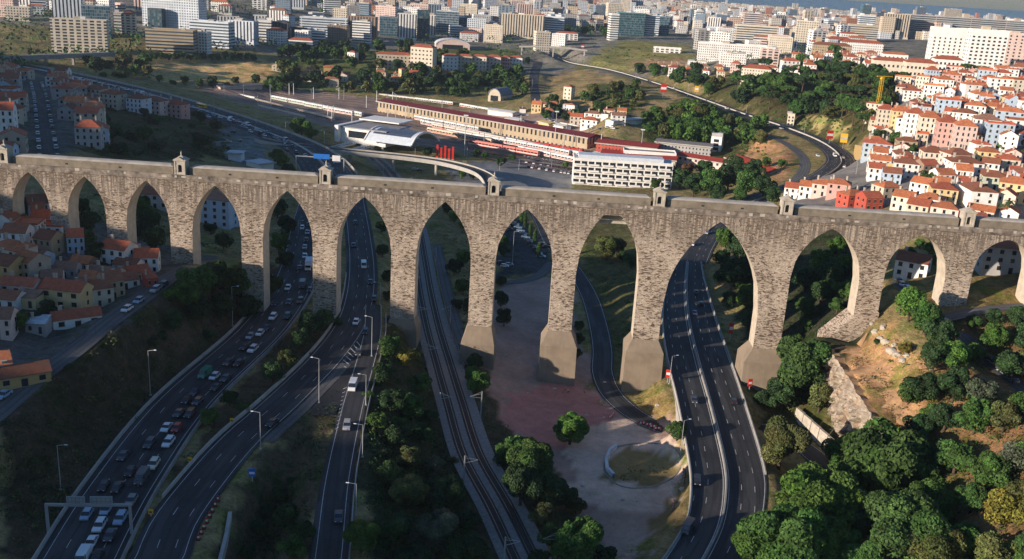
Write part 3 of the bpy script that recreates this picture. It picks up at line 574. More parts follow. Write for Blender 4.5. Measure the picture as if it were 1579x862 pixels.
# concrete and steel barriers (each run is one thing)
def wall_run(R, off, h, w, name, matn, label, cat, s0=0, s1=None, group=None, posts=None, z0=-.3, lift=0):
    C = R; o = MB(); T = np.gradient(C[:, :2], axis=0); T /= np.linalg.norm(T, axis=1, keepdims=True); n = np.stack([T[:, 1], -T[:, 0]], 1); off = np.broadcast_to(off, len(R))
    d = np.r_[0, np.cumsum(np.linalg.norm(np.diff(C[:, :3], axis=0), axis=1))]; s1 = d[-1] if s1 is None else s1; sel = np.where((d >= s0) & (d <= s1))[0]
    for i in sel:
        for k, z in ((-w / 2, z0), (-w / 2 * .6, h), (w / 2 * .6, h), (w / 2, z0)):
            o.v.append((C[i, 0] + n[i, 0] * (off[i] + k), C[i, 1] + n[i, 1] * (off[i] + k), C[i, 2] + z + lift))
    for i in range(len(sel) - 1):
        for k in range(3): o.f.append((4 * i + k, 4 * i + k + 1, 4 * i + 5 + k, 4 * i + 4 + k)); o.mi.append(0)
    for i in (0, len(sel) - 1): o.f.append((4 * i, 4 * i + 1, 4 * i + 2, 4 * i + 3)); o.mi.append(0)
    ob = o.build(name, matn); tag(ob, label, cat, group)
    if posts:
        pm = MB(); s = s0
        while s < s1: p, a = frame(R, s, float(off[0])); pm.box(p[0] - .07, p[0] + .07, p[1] - .07, p[1] + .07, p[2] - .3, p[2] + h - .05); s += posts
        q = pm.build('posts', 'galvanised_steel', ob); q['kind'] = 'stuff'
    return ob
wall_run(J, 8.3, .9, .5, 'concrete_barrier', 'kerb_concrete', 'grey concrete barrier on the outer edge of the traffic queue, by the dark scrub slope', 'barrier', s1=330)
wall_run(J, -8.4, .9, .5, 'concrete_barrier', 'pale_concrete', 'pale concrete barrier between the traffic-jam carriageway and the dry grass island', 'barrier', s1=190)
wall_run(S_, -5.9, .9, .5, 'concrete_barrier', 'pale_concrete', 'pale curved concrete barrier between the dry grass island and the emptier curving slip road', 'barrier', s0=30, s1=200)
wall_run(E_, 4.2, .75, .3, 'guard_rail', 'galvanised_steel', 'thin steel guard rail along the narrow exit road beside the dark trees', 'guard rail', s1=150)
wall_run(RR, -.055 * hw, .95, .7, 'median_barrier', 'kerb_concrete', 'double concrete median barrier running down the middle of the wide curving motorway', 'barrier')
wall_run(RR, .99 * hw, .95, .5, 'concrete_barrier', 'kerb_concrete', 'concrete parapet on the hillside edge of the wide motorway, ending at the round trees', 'barrier', s0=60)
wall_run(RR, -.99 * hw, .95, .45, 'concrete_barrier', 'pale_concrete', 'pale parapet on the wide motorway beside the dirt turning loop', 'barrier')
wall_run(BB, 0, .9, .6, 'median_barrier', 'pale_concrete', 'pale concrete median barrier winding along the far motorway bend below the wooded hill', 'barrier', s0=60)
wall_run(ROADS['motorway_slip'], 7.2, 1.1, .5, 'concrete_barrier', 'pale_concrete', 'pale concrete parapet of the far motorway running beside the railway yard', 'barrier', s0=380)
wall_run(ROADS['motorway_slip'], -7.2, 1.0, .5, 'concrete_barrier', 'road_paint', 'bright white barrier dividing the two carriageways of the far jammed motorway', 'barrier', s0=380)
# railway
RW = ROADS['railway']; put_ribbon('railway_bed', 'ballast', RW, -1.0, 1.0, .0, absolute=False)
for c_ in (-2.6, 1.9): put_ribbon('railway_bed', 'ballast_dark', RW, c_ - 1.35, c_ + 1.35, .05)
for c_ in (-2.6, 1.9):
    for q in (-.72, .72): put_ribbon('rail_track', 'rail_steel', RW, c_ + q - .07, c_ + q + .07, .2)

# rock face of the spur
tp = catmull(np.array([at(*p) for p in ((1279, 538, 23.2), (1290, 548, 23.2), (1305, 570, 23), (1322, 598, 22), (1348, 640, 20), (1372, 672, 17.5), (1392, 698, 14))]), 12); bt = catmull(np.array([at(*p) for p in ((1279, 600, 8), (1283, 612, 6.5), (1285, 635, 4.5), (1290, 660, 3), (1308, 682, 2.5), (1340, 702, 3.5), (1372, 716, 6))]), 12)
rk = MB(); nu = len(tp); nvv = 30; rn = np.random.default_rng(6)
for i in range(nu):
    for j in range(nvv):
        f = j / (nvv - 1); p = tp[i] * (1 - f) + bt[i] * f; s_ = i * .9; nz_ = vnoise(np.array([s_]), np.array([p[2] + s_ * .5]), 2.2, 41)[0] + .6 * vnoise(np.array([s_]), np.array([p[2] * 2.2 + s_]), 1.1, 42)[0] + .4 * vnoise(np.array([s_ * 2]), np.array([p[2] * 3]), .8, 43)[0]
        k = min(1, 4 * min(f, 1 - f) + .25); rk.v.append((p[0] - (nz_ - .6) * 3.4 * k - .6, p[1] - (nz_ - .6) * 1.8 * k - .3, p[2] + (rn.random() - .5) * .25))
ap = MB()
for i in range(nu):
    d = np.array([.93, .36]); top_v = rk.v[i * nvv]
    for kk, w_ in ((0, 0), (1.5, .15), (5, .5), (10, .85), (16, 1.0)):
        x, y = tp[i][0] + d[0] * kk, tp[i][1] + d[1] * kk; zt = z1(x, y); ap.v.append(top_v if kk == 0 else (x, y, max(tp[i][2] + .2, zt) * (1 - w_) + (zt - .3) * w_ + (vnoise(np.array([x]), np.array([y]), 2.2, 50)[0] - .5) * 1.1))
ap.f = [(i * 5 + j, i * 5 + j + 1, (i + 1) * 5 + j + 1, (i + 1) * 5 + j) for i in range(nu - 1) for j in range(4)]; ap.mi = [0] * len(ap.f)
rk.f = [(i * nvv + j, (i + 1) * nvv + j, (i + 1) * nvv + j + 1, i * nvv + j + 1) for i in range(nu - 1) for j in range(nvv - 1)]; rk.mi = [0] * len(rk.f)
mt, t, b = nodes_of('rock'); p = N(t, 'NewGeometry').outputs['Position']; mp = N(t, 'Mapping'); mp.inputs['Scale'].default_value = (.5, .5, 1.5); mp.inputs['Rotation'].default_value = (.4, .3, 0); lk(t, p, mp.inputs['Vector'])
f1 = noise(t, mp.outputs[0], .9, 8, .75); c = mix(t, ramp(t, f1, [(.36, 0.), (.62, 1.)]), (0.17, 0.13, 0.095), (0.50, 0.43, 0.34)); c = mix(t, ramp(t, noise(t, p, .2, 4), [(.5, 0.), (.7, .6)]), c, (.36, .21, .11)); lk(t, c, b.inputs['Base Color']); b.inputs['Roughness'].default_value = .95; bump(t, b, f1, .9, .5)
struct(rk.build('rock_face', 'rock'))
plain('orange_earth', (0.44, 0.26, 0.135), 1.0, .45, .5); struct(ap.build('hillside', 'orange_earth', smooth=True))

# low kerb round the oval island
ring = [G(*p) for p in ((935, 705), (945, 693), (970, 686), (1005, 684), (1036, 690), (1048, 706), (1046, 726), (1028, 742), (1000, 751), (968, 752), (944, 742), (932, 724))]; ring = catmull(np.array(ring + ring[:1]), 6); kb = MB()
ctr = ring.mean(0)
for a, b_ in zip(ring[:-1], ring[1:]):
    oa, ob_ = (a - ctr) * 1.025 + ctr, (b_ - ctr) * 1.025 + ctr; u = np.array([0, 0, .22]); d_ = np.array([0, 0, -.3]); kb.quad(a + u, b_ + u, ob_ + u, oa + u); kb.quad(oa + d_, oa + u, ob_ + u, ob_ + d_)
struct(kb.build('kerb', 'kerb_concrete'))
# ------------------------------------------------------------------ the aqueduct
YA0, YS = 302.2, -0.028                    # front face: y = YA0 + YS * x
aq_rot = math.atan(YS)
def ax(px, py):                            # pixel on the front face -> distance along the wall, height
    d = ray(px, py); y = YA0 / (1 - YS * d[0]); return d[0] * y / math.cos(aq_rot), HC + d[2] * y
THK = 7.2
AQ = empty('aqueduct', (0, YA0, 0), aq_rot); tag(AQ, 'long weathered stone aqueduct of tall pointed arches crossing the whole valley', 'aqueduct')
# opening: left px, right px (both at py), apex px, apex py, spring height above/below
OP = [(18.5, 76.5, 312, 39.5, 265, 322), (104.6, 163, 325, 127.5, 272, 330), (195, 261.5, 340, 223, 278.5, 345), (296, 371.5, 350, 328.5, 286, 360), (405, 482, 360, 439.5, 294, 372), (519, 603.5, 380, 560, 303.5, 388),
      (641, 726, 400, 683.7, 311, 400), (763, 852, 410, 806, 322, 408), (888, 985, 425, 940, 331, 425), (1022, 1171, 465, 1113, 342, 480), (1217, 1324, 440, 1286, 353, 432), (1363, 1457, 430, 1425, 363, 425), (1499, 1590, 425, 1554, 370, 420)]
openings = []
for (l, r, py, apx, apy, spy) in OP:
    x0, _ = ax(l, py); x1, _ = ax(r, py); _, za = ax(apx, apy); _, zs = ax((l + r) / 2, spy); openings.append((x0, x1, za, zs))
openings = [(x0 - 31, x0 - 13, 60.5, 50) for x0 in (openings[0][0],)] + openings
px1 = openings[-1][1]; openings += [(px1 + 7.5, px1 + 23, 60, 50), (px1 + 30, px1 + 43, 60, 52)]
XL, XR = -215, openings[-1][1] + 60
Y_WALL_TOP = 61.2
def arch_pts(x0, x1, za, zs, n=14):
    a = (x1 - x0) / 2; h = za - zs; c = (x0 + x1) / 2; R = max((h * h + a * a) / (2 * a), a * 1.001); out = []
    for i in range(n + 1):
        t = i / n; x = x0 + a * t; dx = (x0 + R) - x; z = zs + math.sqrt(max(R * R - dx * dx, 0)) * (h / math.sqrt(max(R * R - (R - a) ** 2, 1e-6))); out.append((x, z))
    return out + [(2 * c - x, z) for x, z in reversed(out[:-1])]
def foot(x):                                # ground under the wall
    y = YA0 + YS * x; return min(z1(x, y), z1(x, y + THK)) - 2.5
body = MB()
top = Y_WALL_TOP; prev = XL
for oi_, (x0, x1, za, zs) in enumerate(openings):
    # pier to the left of this opening
    n = 4
    for i in range(n):
        a, b_ = prev + (x0 - prev) * i / n, prev + (x0 - prev) * (i + 1) / n; fz = min(foot(prev), foot(x0))
        body.quad((a, 0, fz), (b_, 0, fz), (b_, 0, top), (a, 0, top)); body.quad((b_, THK, fz), (a, THK, fz), (a, THK, top), (b_, THK, top))
    P = arch_pts(x0, x1, za, zs)
    if oi_ == 9:                            # this one is closed near the top by a flat crown
        P = [(x, min(z, za - .2)) for x, z in arch_pts(x0, x1, za + 2.6, zs)]
    f0, f1 = foot(x0), foot(x1); rev = MB()
    rev.quad((x0, 0, f0), (x0, 0, zs), (x0, THK, zs), (x0, THK, f0)); rev.quad((x1, 0, zs), (x1, 0, f1), (x1, THK, f1), (x1, THK, zs))
    for (xa, z_a), (xb, z_b) in zip(P[:-1], P[1:]):
        body.quad((xa, 0, z_a), (xb, 0, z_b), (xb, 0, top), (xa, 0, top)); body.quad((xb, THK, z_b), (xa, THK, z_a), (xa, THK, top), (xb, THK, top)); rev.quad((xa, 0, z_a), (xa, THK, z_a), (xb, THK, z_b), (xb, 0, z_b))
    rev.build('arch_soffit', 'reveal_stone', AQ); prev = x1
body.quad((prev, 0, 20), (XR, 0, 20), (XR, 0, top), (prev, 0, top)); body.quad((XL, 0, top), (XR, 0, top), (XR, THK, top), (XL, THK, top))
body.build('arcade_wall', 'rubble_stone', AQ)
# ring of dressed stones round each arch
for (x0, x1, za, zs) in openings[1:14]:
    P = arch_pts(x0, x1, za, zs, 16); o = MB(); c = (x0 + x1) / 2
    if abs(za - openings[9][2]) < .01: continue
    for i in range(len(P) - 1):
        (xa, z_a), (xb, z_b) = P[i], P[i + 1]; t = math.atan2(z_b - z_a, xb - xa); nx, nz = -math.sin(t), math.cos(t)
        if z_a < zs + 2: continue
        w_ = .85 if i % 2 else .6; g_ = .06
        a = (xa + (xb - xa) * g_, z_a + (z_b - z_a) * g_); b_ = (xb - (xb - xa) * g_, z_b - (z_b - z_a) * g_)
        q = [(a[0], -.05, a[1]), (b_[0], -.05, b_[1]), (b_[0] + nx * w_, -.05, b_[1] + nz * w_), (a[0] + nx * w_, -.05, a[1] + nz * w_)]
        o.poly(q)
        for k in range(4): p0, p1 = q[k], q[(k + 1) % 4]; o.quad(p0, (p0[0], .0, p0[2]), (p1[0], .0, p1[2]), p1)
    r_ = o.build('arch_ring', 'rubble_stone', AQ)
# cornice, weathered parapet band, walkway, gallery
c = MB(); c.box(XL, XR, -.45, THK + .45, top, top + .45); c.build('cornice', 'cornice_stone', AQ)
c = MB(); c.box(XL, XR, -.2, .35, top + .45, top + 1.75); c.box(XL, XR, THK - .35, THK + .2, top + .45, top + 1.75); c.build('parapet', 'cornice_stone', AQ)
c = MB()
random.seed(3); x = XL + 2
while x < XR - 4:
    if random.random() < .55: wv_ = random.uniform(.5, 1.6); hh_ = random.uniform(.35, .8); c.box(x, x + wv_, -.24, -.15, top + .6 + random.random() * .3, top + .6 + hh_ + .3)
    x += random.uniform(1.5, 6)
c.build('bleached_stones', 'pale_limestone', AQ)['kind'] = 'stuff'
TUR = [3, 277, 501, 761, 1017, 1214, 1494]; tx = []
for p in TUR: tx.append(ax(p, ray and (243 + p * .0675))[0])
tx = [tx[0] - 52] + tx + [tx[-1] + 55]
for a, b_ in zip(tx[:-1], tx[1:]):
    g = MB(); x0, x1 = a + 2.6, b_ - 2.6; z0, z1_, z2 = top + .45, top + 3.9, top + 4.6; y0, y1 = 1.3, 5.6; yr = (y0 + y1) / 2
    g.quad((x0, y0, z0), (x1, y0, z0), (x1, y0, z1_), (x0, y0, z1_)); g.quad((x1, y1, z0), (x0, y1, z0), (x0, y1, z1_), (x1, y1, z1_))
    g.quad((x0, y1, z0), (x0, y0, z0), (x0, y0, z1_), (x0, y1, z1_)); g.quad((x1, y0, z0), (x1, y1, z0), (x1, y1, z1_), (x1, y0, z1_))
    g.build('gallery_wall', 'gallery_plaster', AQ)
    r = MB(); i = 1.3; n = 6; e = .12
    prof = [(y0 - e, z1_), (y0 + .5, z1_ + .42), (y0 + 1.2, z2 - .1), (yr, z2), (y1 - 1.2, z2 - .1), (y1 - .5, z1_ + .42), (y1 + e, z1_)]
    for (ya, za_), (yb, zb_) in zip(prof[:-1], prof[1:]):
        ka, kb = i * (za_ - z1_) / (z2 - z1_), i * (zb_ - z1_) / (z2 - z1_); r.quad((x0 + ka, ya, za_), (x1 - ka, ya, za_), (x1 - kb, yb, zb_), (x0 + kb, yb, zb_))
    r.poly([(x0 + i * (z - z1_) / (z2 - z1_), y, z) for y, z in prof][::-1]); r.poly([(x1 - i * (z - z1_) / (z2 - z1_), y, z) for y, z in prof])
    r.build('gallery_roof', 'gallery_cap', AQ)
    L_ = x1 - x0; k = 2 if L_ < 60 else 3
    for j in range(k):
        xv = x0 + L_ * (j + 1) / (k + 1) + random.uniform(-1, 1); v = MB(); v.box(xv - .45, xv + .45, y0 - .02, y0 + .2, z0 + 1.9, z0 + 2.35); v.build('vent', 'dark_glass', AQ)
# ventilation turrets on the parapet
for k, xx in enumerate(tx[1:-1]):
    t_ = MB(); w2 = 1.75; za_, zb_ = top + .45, top + 6.1
    # body with an arched niche in front
    t_.box(xx - w2, xx + w2, .15, 3.65, za_, za_ + 2.0); 
    for sx in (-1, 1): t_.box(xx + sx * 1.2 - .55, xx + sx * 1.2 + .55, .2, 3.6, za_ + 2.0, zb_ - 1.2)
    t_.box(xx - w2 + .02, xx + w2 - .02, .22, 3.58, zb_ - 1.2, zb_)
    n = 8
    for i in range(n):
        q0, q1 = math.pi * i / n, math.pi * (i + 1) / n
        x_a, x_b = xx + math.cos(q0) * .62, xx + math.cos(q1) * .62; z_a, z_b = zb_ - 1.8 + math.sin(q0) * .6, zb_ - 1.8 + math.sin(q1) * .6
        t_.quad((x_b, .24, z_b), (x_a, .24, z_a), (x_a, .24, zb_ - 1.19), (x_b, .24, zb_ - 1.19))
    b_ = t_.build('turret', 'pale_limestone', AQ)
    d = MB(); d.box(xx - .62, xx + .62, 1.1, 1.3, za_ + 2.0, zb_ - 1.2); d.build('niche', 'dark_glass', b_)
    for sx in (-1, 1):
        for yy in (.05, 3.3): p_ = MB(); p_.box(xx + sx * 1.55 - .22, xx + sx * 1.55 + .22, yy, yy + .4, za_, zb_ + .05); p_.build('pilaster', 'pale_limestone', b_)
    p_ = MB(); p_.box(xx - 2.05, xx + 2.05, -.15, 3.95, zb_ + .05, zb_ + .4); 
    p_.v += [(xx - 1.95, -.05, zb_ + .4), (xx + 1.95, -.05, zb_ + .4), (xx + 1.95, 3.85, zb_ + .4), (xx - 1.95, 3.85, zb_ + .4), (xx, 1.9, zb_ + 1.7)]; n = len(p_.v); p_.f += [(n - 5, n - 4, n - 1), (n - 4, n - 3, n - 1), (n - 3, n - 2, n - 1), (n - 2, n - 5, n - 1)]; p_.mi += [0] * 4
    p_.poly([(xx - 1.6, -.2, zb_ + .4), (xx + 1.6, -.2, zb_ + .4), (xx, -.2, zb_ + 1.25)]); p_.poly([(xx, -.2, zb_ + 1.25), (xx + 1.6, -.2, zb_ + .4), (xx + 1.6, .4, zb_ + .4), (xx, .9, zb_ + 1.25)]); p_.poly([(xx - 1.6, -.2, zb_ + .4), (xx, -.2, zb_ + 1.25), (xx, .9, zb_ + 1.25), (xx - 1.6, .4, zb_ + .4)])
    p_.build('turret_roof', 'pale_limestone', b_)
    f_ = MB(); f_.tube((xx, 1.9, zb_ + 1.5), (xx, 1.9, zb_ + 2.1), .28, .12); f_.tube((xx, 1.9, zb_ + 2.1), (xx, 1.9, zb_ + 2.55), .3, .22); f_.tube((xx, 1.9, zb_ + 2.55), (xx, 1.9, zb_ + 3.1), .15, .03); f_.build('finial', 'pale_limestone', b_)
# flat infill beam inside the blunt arch
x0, x1, za, zs = openings[9]; m_ = (x0 + x1) / 2
g = MB(); g.box(m_ - 5.2, m_ + 5.2, 4.0, THK - .01, za - 2.4, za + .2); g.box(m_ - 7.4, m_ + 7.4, 2.6, 3.4, za - 3.4, za - 2.6); g.build('infill_beam', 'gallery_cap', AQ)
# flared concrete footings of the tall piers: pier span between openings, top py, shoulder py, base py, spread left/right (m), forward (m)
def footing(xa, xb, z_top, z_sh, z_bot, sl_, sr_, fw):
    o = MB(); lv = [(xa, xb, -.25, z_top), (xa - sl_, xb + sr_, -fw, z_sh), (xa - sl_ - .2, xb + sr_ + .2, -fw - .3, z_bot)]
    for (a, b_, y, z), (c_, d_, y2, z2) in zip(lv[:-1], lv[1:]):
        o.quad((c_, y2, z2), (d_, y2, z2), (b_, y, z), (a, y, z)); o.quad((a, y, z), (a, THK - y, z), (c_, THK - y2, z2), (c_, y2, z2)); o.quad((b_, THK - y, z), (b_, y, z), (d_, y2, z2), (d_, THK - y2, z2)); o.quad((a, THK - y, z), (b_, THK - y, z), (d_, THK - y2, z2), (c_, THK - y2, z2))
    a, b_, y, z = lv[0]; o.quad((a, y, z), (b_, y, z), (b_, THK - y, z), (a, THK - y, z))
    f = o.build('pier_footing', 'pier_concrete', AQ); h_ = MB(); xm = (xa + xb) / 2; h_.box(xm - .18, xm + .18, -fw + .0, -fw + .4, z_sh - .5, z_sh - .2); h_.build('drain_hole', 'dark_glass', f)
def pier(i): return openings[i][1], openings[i + 1][0]
a, b_ = pier(6); footing(a, b_, ax(622, 492)[1], ax(622, 506)[1], 10, 1.2, 1.2, 1.5)
a, b_ = pier(7); footing(a, b_, ax(740, 503)[1], ax(740, 528)[1], 2, 1.9, 1.3, 2.6)
a, b_ = pier(8); footing(a, b_, ax(865, 511)[1], ax(865, 531)[1], -3, 2.1, 2.1, 2.6)
a, b_ = pier(9); footing(a, b_, ax(995, 524)[1], ax(995, 540)[1], -3, 2.0, 1.8, 2.6)
a, b_ = pier(10); footing(a, b_, ax(1185, 538)[1], ax(1175, 556)[1], -2, 2.8, 1.2, 2.4)
# raking stone buttress stepping down from the rocky spur
a, b_ = pier(11); xs = ax(1338, 470)[0]; o = MB()
pts = [(ax(1350, 462), 0), ]
zt0 = ax(1325, 488)[1]; zt1 = ax(1273, 522)[1]; xlow = ax(1270, 530)[0]
o.poly([(xlow, -1.2, -1), (b_, -1.2, -1), (b_, -1.2, zt0 + 2), (a, -1.2, zt0), (xlow, -1.2, zt1)]); o.quad((xlow, -1.2, zt1), (a, -1.2, zt0), (a, THK + 1, zt0), (xlow, THK + 1, zt1)); o.quad((a, -1.2, zt0), (b_, -1.2, zt0 + 2), (b_, THK + 1, zt0 + 2), (a, THK + 1, zt0)); o.quad((xlow, THK + 1, -1), (xlow, -1.2, -1), (xlow, -1.2, zt1), (xlow, THK + 1, zt1))
o.build('raking_buttress', 'rubble_stone', AQ)
# ------------------------------------------------------------------ plants
def leaf_mesh(name, centers, radii, n, size, seed, flat=1.0, tones=None, up=0.35):
    r = np.random.default_rng(seed); C = np.asarray(centers, float); Rd = np.asarray(radii, float)
    wgt = (Rd.max(1) if Rd.ndim > 1 else Rd) ** 2; k = r.choice(len(C), n, p=wgt / wgt.sum())
    d = r.normal(size=(n, 3)); d /= np.linalg.norm(d, axis=1, keepdims=True); d[:, 2] = np.where(r.random(n) < up, np.abs(d[:, 2]), d[:, 2])
    rad = (Rd if Rd.ndim > 1 else Rd[:, None])[k]; P = C[k] + d * rad * (r.random((n, 1)) ** .33 * .25 + .8) * np.array([1, 1, flat])
    nn = d * .8 + r.normal(size=(n, 3)) * .55; nn /= np.linalg.norm(nn, axis=1, keepdims=True)
    a = np.cross(nn, r.normal(size=(n, 3))); a /= np.linalg.norm(a, axis=1, keepdims=True); b_ = np.cross(nn, a); s = size * (.6 + .8 * r.random((n, 1)))
    V = np.stack([P - a * s * .5, P + b_ * s * .32, P + a * s * .5, P - b_ * s * .32], 1).reshape(-1, 3)
    me = bpy.data.meshes.new(name); me.vertices.add(len(V)); me.vertices.foreach_set('co', V.ravel().astype(np.float32)); me.loops.add(4 * n); me.loops.foreach_set('vertex_index', np.arange(4 * n, dtype=np.int32))
    me.polygons.add(n); me.polygons.foreach_set('loop_start', np.arange(0, 4 * n, 4, dtype=np.int32)); me.polygons.foreach_set('loop_total', np.full(n, 4, np.int32)); me.update(calc_edges=True)
    ct = r.uniform(.75, 1.25, (len(C), 1)) * np.array([1, 1, 1.]) + r.uniform(-.08, .08, (len(C), 3)) ; tn = ct[k] * r.uniform(.65, 1.35, (n, 1))
    ca = me.color_attributes.new('tone', 'FLOAT_COLOR', 'POINT'); ca.data.foreach_set('color', np.c_[np.repeat(tn, 4, 0), np.ones(4 * n)].ravel().astype(np.float32)); me.materials.append(MATS['leaf']); return me
def proto_tree(name, seed, n, size, kind='broad'):
    """a tree of crown radius about 1 scaled by 5 m; base at the origin"""
    r = np.random.default_rng(seed); root = empty(name); tr = MB()
    if kind == 'broad':
        k = 17; C = []; Rr = []
        for i in range(k):
            a = r.uniform(0, 6.28); e = r.uniform(-.25, 1.0); q = r.uniform(1.8, 4.3); C.append((q * math.cos(a) * math.cos(e), q * math.sin(a) * math.cos(e), 5.2 + 3.3 * math.sin(e) * r.uniform(.7, 1.15))); Rr.append(r.uniform(.9, 2.1))
        C += [(0, 0, 5.2), (1.5, -1, 3.6), (-1.4, -1.2, 3.4)]; Rr += [2.4, 2.0, 2.0]; lm = leaf_mesh(name + '_crown', C, Rr, n, size, seed)
        tr.tube((0, 0, -.8), (.1, 0, 2.6), .42, .3, 8)
        for i in range(6): c = C[i]; tr.tube((.1, 0, 2.2 + .2 * i), (c[0] * .8, c[1] * .8, c[2] * .9), .2, .05, 6)
    elif kind == 'column':
        C = [(r.uniform(-.3, .3), r.uniform(-.3, .3), 1 + i * .95) for i in range(10)]; Rr = [max(.35, 1.25 * math.sin(math.pi * (i + 1.6) / 12.5)) for i in range(10)]
        lm = leaf_mesh(name + '_crown', C, Rr, n, size, seed); tr.tube((0, 0, -.6), (0, 0, 4), .2, .1, 6)
    elif kind == 'umbrella':
        C = [(4 * math.cos(i * 2.4) * math.sqrt(i / 22), 4 * math.sin(i * 2.4) * math.sqrt(i / 22), 8 - .03 * i + r.uniform(-.3, .3)) for i in range(22)]; Rr = r.uniform(1., 1.5, 22)
        lm = leaf_mesh(name + '_crown', C, Rr, n, size, seed, flat=.7, up=.6); tr.tube((0, 0, -.8), (.2, 0, 5), .35, .25, 8)
        for i in range(7): c = C[i * 3]; tr.tube((.2, 0, 4.8), (c[0], c[1], c[2] - .4), .16, .05, 5)
    elif kind == 'shrub':
        C = []; Rr = []
        for i in range(11): a = r.uniform(0, 6.28); q = r.uniform(0, 2.2); C.append((q * math.cos(a), q * math.sin(a), r.uniform(.5, 1.8))); Rr.append(r.uniform(.8, 1.5))
        lm = leaf_mesh(name + '_crown', C, Rr, n, size, seed, up=.5)
        for i in range(4): tr.tube((0, 0, -.5), (C[i][0] * .6, C[i][1] * .6, C[i][2]), .12, .04, 5)
    o = bpy.data.objects.new('crown', lm); SC.collection.objects.link(o); o.parent = root
    tr.build('trunk', 'bark', root); return root
PT = {'big': [proto_tree('broadleaf_tree', s, 17000, .45) for s in (11, 12, 13)], 'mid': [proto_tree('bushy_tree', s, 5200, .72) for s in (21, 22, 23, 24)], 'far': [proto_tree('far_tree', s, 900, 1.7) for s in (31, 32, 33)],  # big, mid and far are one broad-crowned tree at different leaf counts
      'column': [proto_tree('cypress', s, 1500, .55, 'column') for s in (41, 42)], 'umbrella': [proto_tree('umbrella_pine', s, 3000, .8, 'umbrella') for s in (51, 52)], 'shrub': [proto_tree('shrub', s, 1800, .5, 'shrub') for s in (61, 62, 63)]}
GREENS = {'fresh': (0.055, 0.115, 0.02), 'mid': (0.046, 0.098, 0.022), 'dark': (0.026, 0.055, 0.018), 'olive': (0.085, 0.095, 0.03), 'grey': (0.07, 0.085, 0.05), 'yellow': (0.15, 0.13, 0.025), 'rust': (0.12, 0.06, 0.025)}
GW = {'fresh': 'bright green', 'mid': 'mid green', 'dark': 'dark green', 'olive': 'olive green', 'grey': 'grey green', 'yellow': 'yellowing', 'rust': 'rusty orange'}
THINGS = []     # (object, description, category, group, px, py)
def note(o, desc, cat, group=None):
    p = proj(np.array(o.location)); THINGS.append([o, desc, cat, group, float(p[0]), float(p[1])])
    o['category'] = cat
    if group: o['group'] = group
    return o
rt = random.Random(5)
def plant(P, r_m, kind, tone, hs=1.0, group=None, cat=None, where=None):
    pr = rt.choice(PT[kind]); base = {'column': 1.3, 'shrub': 2.9}.get(kind, 4.7); s = r_m / base
    g = GREENS[tone]; j = rt.uniform(.82, 1.2); col = tuple(min(c * j * rt.uniform(.94, 1.06), 1) for c in g)
    o = copy_tree(pr, loc=(P[0], P[1], P[2] - .1), rz=rt.uniform(0, 6.28), scale=(s * rt.uniform(.9, 1.1), s * rt.uniform(.9, 1.1), s * hs * rt.uniform(.9, 1.1)), color={'crown': col})
    nm = {'column': 'cypress', 'shrub': 'shrub', 'umbrella': 'umbrella pine'}.get(kind, 'tree')
    sz = 'small' if r_m < 3 else 'broad' if r_m > 6.5 else 'round'
    if kind == 'column': sz = 'slender'
    if kind == 'shrub': sz = 'small' if r_m < 2 else 'bushy'
    note(o, f"{sz} {GW[tone]} {nm}", 'shrub' if kind == 'shrub' else 'tree', group); return o
def T(px, py, r, kind='mid', tone='mid', hs=1.0, group='trees in the valley', tmin=0, drop=1.0):
    P = G(px, py + r * drop, tmin); D = P[1]; plant(P, r * D / FPX * (1.05 if tmin else 1.25 if kind == 'big' else 1.0), kind, tone, hs, group)
for a in [(1200, 690, 33, 'big', 'olive'), (1250, 772, 62, 'big', 'fresh'), (1200, 835, 62, 'big', 'mid'), (1345, 735, 66, 'big', 'mid'), (1390, 812, 60, 'big', 'mid'), (1300, 815, 40, 'big', 'dark'), (1400, 745, 36, 'big', 'mid'), (1160, 850, 34, 'big', 'fresh'), (1295, 705, 26, 'big', 'mid'), (1430, 775, 34, 'big', 'fresh'), (1262, 845, 44, 'big', 'fresh'), (1440, 850, 40, 'big', 'olive'), (1450, 700, 24, 'mid', 'dark'), (1320, 862, 40, 'big', 'mid'),
          (1232, 575, 42, 'big', 'mid'), (1205, 605, 26, 'mid', 'dark'), (1262, 612, 24, 'mid', 'olive'), (1250, 545, 22, 'mid', 'mid'), (1180, 615, 18, 'mid', 'dark'),
          (1555, 560, 24, 'mid', 'dark')]: T(*a, group='trees on the lower slope')
